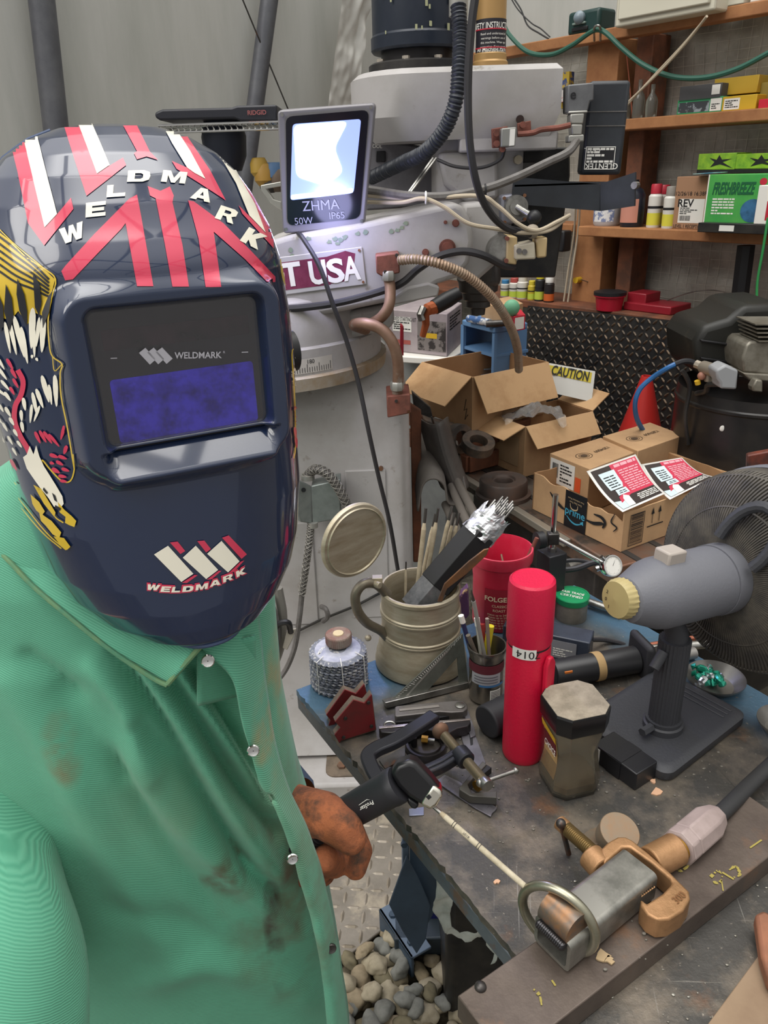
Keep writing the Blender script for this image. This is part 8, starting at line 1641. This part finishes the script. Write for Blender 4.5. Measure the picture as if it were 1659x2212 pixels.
GLY={'W':[[(0,1),(.25,1),(.32,.4),(.42,1),(.6,1),(.68,.4),(.76,1),(1,1),(.84,0),(.6,0),(.5,.55),(.4,0),(.16,0)]],'E':[[(0,0),(1,0),(1,.25),(.32,.25),(.32,.38),(.92,.38),(.92,.62),(.32,.62),(.32,.75),(1,.75),(1,1),(0,1)]],'L':[[(0,0),(1,0),(1,.3),(.34,.3),(.34,1),(0,1)]],'D':[[(0,.75),(0,1),(.7,1),(.95,.84),(1,.5),(.95,.16),(.7,0),(0,0),(0,.25),(.58,.25),(.68,.36),(.68,.64),(.58,.75)],[(0,.2),(.32,.2),(.32,.8),(0,.8)]],'M':[[(0,0),(0,1),(.32,1),(.5,.42),(.68,1),(1,1),(1,0),(.76,0),(.76,.62),(.58,0),(.42,0),(.24,.62),(.24,0)]],'A':[[(0,0),(.3,0),(.5,.72),(.5,1),(.33,1)],[(1,0),(.7,0),(.5,.72),(.5,1),(.67,1)],[(.25,.16),(.75,.16),(.68,.4),(.32,.4)]],'R':[[(0,.78),(0,1),(.75,1),(.96,.88),(.96,.56),(.76,.42),(1,0),(.68,0),(.5,.36),(.25,.36),(.25,.56),(.58,.56),(.65,.62),(.65,.73),(.58,.78)],[(0,0),(.32,0),(.32,.85),(0,.85)]],'K':[[(0,0),(.33,0),(.33,.3),(.6,0),(1,0),(.6,.52),(1,1),(.62,1),(.33,.66),(.33,1),(0,1)]]}
def glyph(ch,cx,cy,w_,h_,rot,m,nm,off,sh=.14,grow=0):
 a=math.radians(rot);out=[]
 for P in GLY[ch]:
  o_=[]
  for x,y in P:X_=(x-.5)*(w_+grow)+(y-.5)*h_*sh;Y_=(y-.5)*(h_+grow);o_.append((cx+X_*math.cos(a)-Y_*math.sin(a),cy-X_*math.sin(a)-Y_*math.cos(a)))
  out.append(o_)
 return decal(out,nm,m,off,7)
for ch,x,y,w_,h_,r in(('W',342/2.183,1102/2.183,54,34,19),('E',452/2.183,990/2.183,43,31,6),('L',548/2.183,903/2.183,40,26,4),('D',655/2.183,834/2.183,49,24,1),('M',820/2.183,838/2.183,52,25,-5),('A',951/2.183,920/2.183,44,27,-13),('R',1068/2.183,1015/2.183,42,31,-18),('K',1192/2.183,1127/2.183,44,35,-27)):glyph(ch,x,y,w_,h_,r,m_dw,'lettering',.001)
for s_ in([(812,968),(885,922),(1018,1070),(955,1113)],[(962,985),(1030,922),(1148,1050),(1085,1098)],[(1090,965),(1165,897),(1260,1005),(1200,1063)]):decal([c2_(s_)],'logo_bar',m_dw,.001)
for s_ in([(895,905),(935,900),(975,950),(950,966)],[(1038,898),(1075,895),(1110,940),(1085,958)],[(1168,880),(1203,868),(1298,968),(1270,992)],[(958,1117),(985,1118),(1040,1078),(1025,1075)],[(1088,1102),(1115,1098),(1165,1055),(1152,1053)],[(1205,1065),(1230,1060),(1285,1000),(1266,1006)]):decal([c2_(s_)],'logo_bar',m_dr,.001)
for k,(x,y,r) in enumerate([(808,1140,-4),(874,1150,-2),(928,1152,1),(990,1148,4),(1062,1137,9),(1132,1117,14),(1198,1092,20),(1266,1062,26)]):
 q=c2_([(x,y)])[0];glyph('WELDMARK'[k],*q,(28,21,19,24,27,24,23,23)[k],13,r,m_dr,'lettering_outline',.0008,.3,5);glyph('WELDMARK'[k],*q,(27,20,18,23,26,23,22,22)[k],12,r,m_dw,'lettering',.0014,.3)
def stroke(pts,w_,closed=False):
 P=[V((*p,0)) for p in pts];P=catmull(P,4);n=len(P);L1=[];L2=[]
 for i,p in enumerate(P):t=(P[min(i+1,n-1)]-P[max(i-1,0)]).normalized();s=V((-t.y,t.x,0))*w_/2;L1.append(p+s);L2.append(p-s)
 vs2=[(p.x,p.y) for p in L1+L2];return(vs2,[(i,i+1,n+i+1,n+i) for i in range(n-1)])
def leafp(cx,cy,ln,wd,ang):
 a=math.radians(ang);out=[]
 for k in range(14):t=2*PI*k/14;x,y=ln/2*math.cos(t),wd/2*math.sin(t)*(1-.35*math.cos(t));out.append((cx+x*math.cos(a)-y*math.sin(a),cy+x*math.sin(a)+y*math.cos(a)))
 return out
decal([c1([(0,745),(60,790),(150,880),(245,940),(292,985),(275,1060),(262,1150),(240,1180),(190,1160),(150,1220),(100,1150),(60,1200),(0,1180)])],'yellow_wing',m_dy,.0008)
decal([stroke(c1([(0,760+i*36),(90,830+i*34),(180,905+i*26),(262,985+i*18)]),4.6) for i in range(6)],'wing_line_pattern',m_dk2,.0012)
decal([c1(p) for p in([(180,950),(215,1010),(225,1100),(215,1180),(190,1130),(185,1040)],[(100,980),(135,1060),(150,1150),(150,1235),(110,1150),(95,1060)],[(40,1010),(70,1080),(80,1180),(60,1260),(30,1150)],[(0,1060),(25,1120),(30,1230),(0,1260)],[(262,1080),(285,1040),(270,1160),(235,1240),(232,1160)])],'dark_feather_pattern',m_dk2,.0016)
decal([stroke(c1([(0,742),(60,790),(150,875),(245,935),(296,985),(280,1080),(262,1200),(268,1330),(285,1390),(335,1430),(325,1480),(330,1600),(360,1750),(385,1900),(395,1980)]),3),stroke(c1([(0,720),(80,800),(190,890),(262,950)]),2),stroke(c1([(285,1392),(295,1465),(335,1430)]),2),stroke(c2_([(392,440),(395,520),(375,580),(330,580),(270,520),(228,470),(240,530),(300,620)]),3)],'wing_outline_pattern',m_dy,.0012)
decal([leafp(*c1([(x,y)])[0],l/2.44,w_/2.44,a) for x,y,l,w_,a in((48,1290,170,20,80),(75,1290,190,22,78),(108,1285,230,28,76),(135,1330,200,24,80),(175,1240,220,34,92),(185,1310,170,20,88),(232,1275,190,34,94),(205,1260,160,20,96),(245,1560,150,26,75),(300,1570,170,30,88),(270,1590,110,18,82),(215,1610,110,22,70),(190,1640,130,20,78),(170,1690,100,16,95),(200,1690,90,15,110),(175,1390,20,14,90),(200,1405,20,14,60))],'cream_feather_pattern',m_dw,.0014)
decal([leafp(*c1([(x,y)])[0],l/2.44,w_/2.44,a) for x,y,l,w_,a in((10,1420,90,16,60),(22,1480,80,16,55),(35,1540,70,16,50),(18,1580,60,14,40),(48,1600,60,18,55),(15,1660,50,14,60),(50,1680,60,18,60),(70,1730,50,18,60),(35,1760,55,14,60),(90,1790,45,16,60),(62,1830,55,13,60),(110,1850,45,14,55),(85,1890,50,12,60),(135,1640,70,20,80),(120,1700,60,18,85),(125,1760,60,18,80),(5,1720,60,12,55),(20,1820,55,12,60))],'white_feather_pattern',m_dw,.0014)
decal([stroke(c1([(100,1460),(128,1520),(118,1590),(88,1650),(85,1730),(115,1810),(150,1870),(175,1930)]),11)],'red_ribbon',m_dr,.0013)
decal([leafp(*c1([(x,y)])[0],l/2.44,w_/2.44,a) for x,y,l,w_,a in((60,1430,70,18,60),(80,1480,60,18,60),(90,1530,60,16,60),(72,1570,50,16,60),(205,1815,70,18,65),(232,1810,75,18,60),(258,1815,80,18,55),(290,1830,90,16,50),(335,1790,80,18,105),(350,1880,50,22,110),(290,1912,50,20,20),(335,1920,50,18,20),(280,1950,25,16,20),(320,1950,45,18,30),(350,1985,45,18,20),(300,1990,50,22,30),(335,2020,45,18,10),(340,2045,40,16,10),(80,1960,70,18,60),(30,1960,80,22,70),(20,2030,90,24,70))],'red_feather_pattern',m_dr,.0014)
decal([c2_([(130,455),(150,440),(165,395),(185,440),(198,392),(215,450),(238,500),(300,600),(335,660),(342,700),(325,722),(292,715),(262,668),(215,610),(180,560),(150,515)])],'eagle_head',m_dw,.0015)
decal([c2_(p) for p in([(312,690),(345,730),(385,765),(408,790),(398,822),(372,812),(350,800),(352,768),(322,745)],[(170,650),(215,690),(245,740),(230,760),(200,735),(180,700)],[(215,745),(280,790),(330,850),(320,880),(285,860),(250,815),(225,790)],[(290,870),(345,880),(378,925),(360,942),(325,915)],[(185,600),(225,620),(300,745),(295,770),(240,700)])],'yellow_beak_and_claws',m_dy,.0016)
decal([stroke(c2_(p),2.6) for p in([(5,545),(120,690),(250,850),(355,942)],[(5,575),(110,710),(230,850),(330,935)],[(210,620),(290,760),(340,800)],[(0,385),(40,470),(60,560),(95,600)])],'yellow_line',m_dy,.0014)
decal([c2_(leafq) for leafq in([(283,640),(300,655),(310,690),(296,680)],[(240,612),(262,640),(255,648),(236,625)],[(300,705),(330,722),(325,735),(298,722)])],'eagle_eye',m_dk2,.002)
decal([stroke(p,2.4) for p in([(603,560),(608,600),(622,640),(630,700),(634,750),(628,765),(634,860),(636,960),(632,990)],)]+[stroke([(606+i*4,575+i*14),(612+i*4,610+i*14)],2.2) for i in range(6)],'wing_outline_pattern',m_dy,.0012)
decal([leafp(x,y,52,6,84) for x,y in((628,690),(632,712),(635,735),(636,765),(636,820),(639,845))],'small_feather_pattern',m_dw,.0014)
decal([leafp(x,y,26,6,84) for x,y in((636,890),(639,915),(635,935),(637,955))],'small_feather_pattern',m_dr,.0014)
yl=-.1255+.0165
def lensq(x0,x1,z0,z1,y,r,m,nm,par,th=.0008):
 P=rrect(x0,x1,z0,z1,r,5);g=G();n=len(P);a=[h2w(x,y,z) for x,z in P];b=[h2w(x,y+th,z) for x,z in P]
 g.add(a+b,[tuple(range(n)),tuple(range(2*n-1,n-1,-1))]+[((i+1)%n,i,i+n,(i+1)%n+n) for i in range(n)]);return g.obj(nm,m,par,smooth=30)
lw,lh=wx1-wx0,wz1-wz0
ln=lensq(wx0+.003,wx1-.003,wz0+.003,wz1-.003,yl-.001,.006,mat('filter_body','#2c2830',.3),'filter_lens',hm)  # filter colours lightened to stand for reflections in the lens
lensq(wx0+.012,wx1-.010,wz0+lh*.70,wz1-lh*.16,yl-.0016,.002,mat('solar_panel','#4a2c38',.25,0,'#1c141c',12),'solar_panel',ln)
lensq(wx0+.012,wx1-.010,wz0+lh*.04,wz0+lh*.50,yl-.0016,.003,mat('violet_filter','#5a4cf0',.06,.85,'#3a2a9e',60),'filter_window',ln)
lensq(wx0+.003,wx1-.003,wz0+.003,wz1-.003,yl-.0045,.006,mat('cover_lens','#f2f2f5',.02,trans=1,ior=1.55),'cover_lens',ln,.0009)
fr_=G();P=rrect(wx0+.001,wx1-.001,wz0+.001,wz1-.001,.008,6);fr_.tube([h2w(x,yl-.002,z) for x,z in P],.0022,8,closed=True);fr_.obj('lens_gasket',m_black,hm)
def lenspt(px,py,k=.0050):return atp(px,py,h2w(0,yl-k,0),nH)
def lensdecal(polys,m,nm,k=.0050):
 for p in polys:v2,f2=p if isinstance(p,tuple) else(p,[tuple(range(len(p)))]);G().add([lenspt(x,y,k) for x,y in v2],f2).obj(nm,m,ln,fixn=False,smooth=0)
m_lg=mat('lens_print','#b9b8c0',.5)
lensdecal([c1([(732+44*i,1372-2*i),(766+44*i,1345-1*i),(822+44*i,1406-2*i),(790+44*i,1434-2*i)]) for i in range(3)],m_lg,'lens_logo',.0050)
v2,f2=text2d('WELDMARK',.02);xs=[v[0] for v in v2];k=102/(max(xs)-min(xs));cx=(max(xs)+min(xs))/2;lensdecal([([(428+(x-cx)*k,768-y*k*1.05+(x-cx)*-.2) for x,y in v2],f2)],m_lg,'lens_lettering')
for x,y in((246,774),(529,761)):lensdecal([[(x-7,y-1),(x+7,y-1.5),(x+7,y+.5),(x-7,y+1)]],m_lg,'lens_tick')
v2,f2=text2d('R',.01);lensdecal([([(484+x*7,761-y*7) for x,y in v2],f2)],m_lg,'lens_lettering')
g=G();g.tube([h2w(.095*math.cos(a),.02+.11*math.sin(a),.02) for a in[PI*k/20 for k in range(-1,22)]],.012,8);g.obj('headband',m_black,hm)
for s_ in(-1,1):G().cyl(h2w(s_*.130,.0,.0),h2w(s_*.145,.0,.0),.02,n=24).obj('pivot_knob',m_black,hm)
G().tube([h2w(.08*math.cos(a),.03+.09*math.sin(a),-.13) for a in[PI*k/16 for k in range(17)]],.03,10).obj('neck_guard',mat('orange_band','#b5562a',.8),hm)
# electrode holder and rod
h0,h1=aty(600,1842,.715),aty(862,1693,.70);eh=thing('electrode_holder','black welding electrode holder with a chrome tipped jaw gripped in the gloved hand','electrode holder',h0)
hx=(h1-h0).normalized();HMx=axis(h0,h1);Lh=(h1-h0).length;m_hb=mat('holder_black','#26262a',.5,bump=.08,bs=200)
k9=Lh*.56;G(HMx).lathe([(.019,k9),(.0205,k9+.003),(.0215,Lh*.92),(.0225,Lh*.94),(.0225,Lh*.985),(.021,Lh)],48).obj('handle',m_hb,eh)
prf=[];z=0
while z<k9:prf+=[(.0150,z),(.0175,z+.001),(.0175,z+.0035),(.015,z+.0045)];z+=.0055
G(HMx).lathe(prf,32).obj('cable_boot',mat('boot_black','#1f1f22',.6),eh)
vd_=(CAM-(h0+h1)/2).normalized();side=vd_-hx*vd_.dot(hx);side.normalize();yv=side.cross(hx)
HM2=Matrix((hx.cross(side)*-1 if False else side,hx.cross(side),hx)).transposed().to_4x4();HM2.translation=h0
if HM2.to_3x3().determinant()<0:HM2=Matrix((side,side.cross(hx)*-1,hx)).transposed().to_4x4();HM2.translation=h0
v2,f2=text2d('ProStar',.01,.2);xs=[v[0] for v in v2];cx=(max(xs)+min(xs))/2;sz=.0068
def wrap(x,y,R=.0222):a=-y/R+.15;return HM2@V((R*math.cos(a),R*math.sin(a),Lh*.80+x))
v3,f3=cut2d([((x-cx)*sz*-1,y*sz*-1) for x,y in v2],f2,.006);G().add([wrap(x,y if True else-y) for x,y in v3],f3).obj('lettering',m_inkw,eh,fixn=False,smooth=0)
v3,f3=stroke([(-.022,.012),(-.01,.0125),(.006,.010),(.014,.004)],.0012) if False else([(-.009,.0045),(.004,.0055),(.008,.0035),(.004,.0061),(-.009,.0050)],[(0,1,2,3,4)]);G().add([wrap(x,y) for x,y in v3],f3).obj('swoosh',m_inkw,eh,fixn=False,smooth=0)
hp_=h1;n_=V((.1,1,-.35)).normalized()
G().slab([(842,1672),(858,1652),(884,1644),(900,1650),(932,1684),(956,1714),(928,1750),(905,1738),(880,1722),(858,1700)],h1-n_*.012,n_,.026).obj('jaw_cover',mat('jaw_black','#1a1a1c',.28),eh,bevel=.006,seg=3)
G().slab([(880,1722),(906,1738),(900,1750),(888,1748),(880,1736)],h1-n_*.006,n_,.014).obj('lever',mat('jaw_black','#1a1a1c',.28),eh,bevel=.003)
G().slab([(934,1696),(951,1708),(957,1722),(944,1742),(930,1752),(906,1738)],h1-n_*.0135,n_,.026).obj('chrome_tip',mat('tip_chrome','#e6e2d4',.18,1),eh,bevel=.004,seg=3)
q=atp(926,1722,h1-n_*.014,n_);G(axis(q,q-n_)).lathe([(.0035,0),(.003,.0006)],4).obj('tip_slot',m_ink,eh)
r0=atp(936,1742,h1,n_);r1=RX_@V((0,0,0));r1=atp(1147,1926,RC,nr)
rdn=(r1-r0).normalized();rd=thing('electrode','pale grey coated welding electrode clamped in the holder and touching the steel ring','welding rod',r0)
k=(r1-r0).length;G().cyl(r0,r0+rdn*.012,.0024,n=14).obj('bare_end',m_steel,rd);G().cyl(r0+rdn*.010,r0+rdn*.018,.0022,.0034,n=20).obj('tapered_end',m_flux,rd);G().cyl(r0+rdn*.018,r1,.0034,n=20).obj('flux_coating',mat('pale_flux','#b8ae98',.85,0,'#a0967f',60,bump=.2,bs=300),rd)
RM=axis(r0,r1)
for z in(.030,.033,.066,.069):G(RM).lathe([(.0036,z),(.0036,z+.0007)],20,cap=(0,0)).obj('printed_band',m_ink,rd)
m9=RM.to_3x3();vv=m9.inverted()@(CAM-r0).normalized();av=math.atan2(vv.y,vv.x);v2,f2=text2d('7018',0);G().add([RM@V((.0037*math.cos(av+y*1.0),.0037*math.sin(av+y*1.0),.05-x*.0045*-1)) for x,y in v2],f2).obj('lettering',m_ink,rd,fixn=False,smooth=0)
# leather glove
def capsules(chains):
 g=G()
 for ch in chains:
  P=[aty(x,y,d) for x,y,d,r in ch];Rr=[c[3] for c in ch];Q=[];RR=[]
  for i in range(len(P)-1):
   for k in range(6):t=k/6;Q.append(P[i].lerp(P[i+1],t));RR.append(Rr[i]*(1-t)+Rr[i+1]*t)
  Q.append(P[-1]);RR.append(Rr[-1])
  for q,r in zip(Q,RR):g.sphere(q,r,14)
 return g
GL=[[(560,1742,.80,.044),(600,1762,.785,.043),(650,1772,.765,.040),(690,1782,.752,.032)],[(600,1740,.765,.034),(650,1752,.725,.031),(700,1760,.70,.028),(740,1788,.68,.0245),(758,1812,.673,.019)],[(700,1772,.755,.022),(757,1798,.742,.0195),(778,1838,.722,.0165),(768,1876,.705,.0145)],[(680,1800,.76,.022),(727,1850,.745,.019),(722,1866,.71,.018),(702,1856,.683,.0165)],[(655,1812,.765,.021),(700,1868,.752,.018),(697,1886,.72,.017),(678,1878,.694,.0155)],[(625,1820,.775,.020),(668,1886,.765,.016),(664,1900,.735,.015),(648,1892,.712,.0145)]]
gl=capsules(GL).obj('glove',mat('leather_rust','#a3603c',.88,0,'#7d4a30',30,.4,.68,.9,260,col3='#46352a',ns3=24,lo3=.46,hi3=.62),pn,smooth=0,fixn=False)
b=gl.modifiers.new('remesh','REMESH');b.mode='VOXEL';b.voxel_size=.0028;b.use_smooth_shade=True
b=gl.modifiers.new('smooth','SMOOTH');b.iterations=3;b.factor=.5
slv(catmull([aty(520,1712,.86),aty(570,1738,.82),aty(608,1752,.79),aty(632,1758,.777)],6),[.058,.055,.050,.046],amp=.002).obj('glove_cuff',mat('cuff_leather','#a04f2c',.85,0,'#7a4028',9,bump=.5,bs=220),pn,smooth=180)
ths=[hit_ for hit_ in[aty(x,y,.728) for x,y in((612,1722),(625,1716),(660,1712),(700,1718),(735,1738))]];G().tube(catmull(ths,5),.0009,5).obj('glove_stitching',mat('stitch','#c98a60',.8),gl)
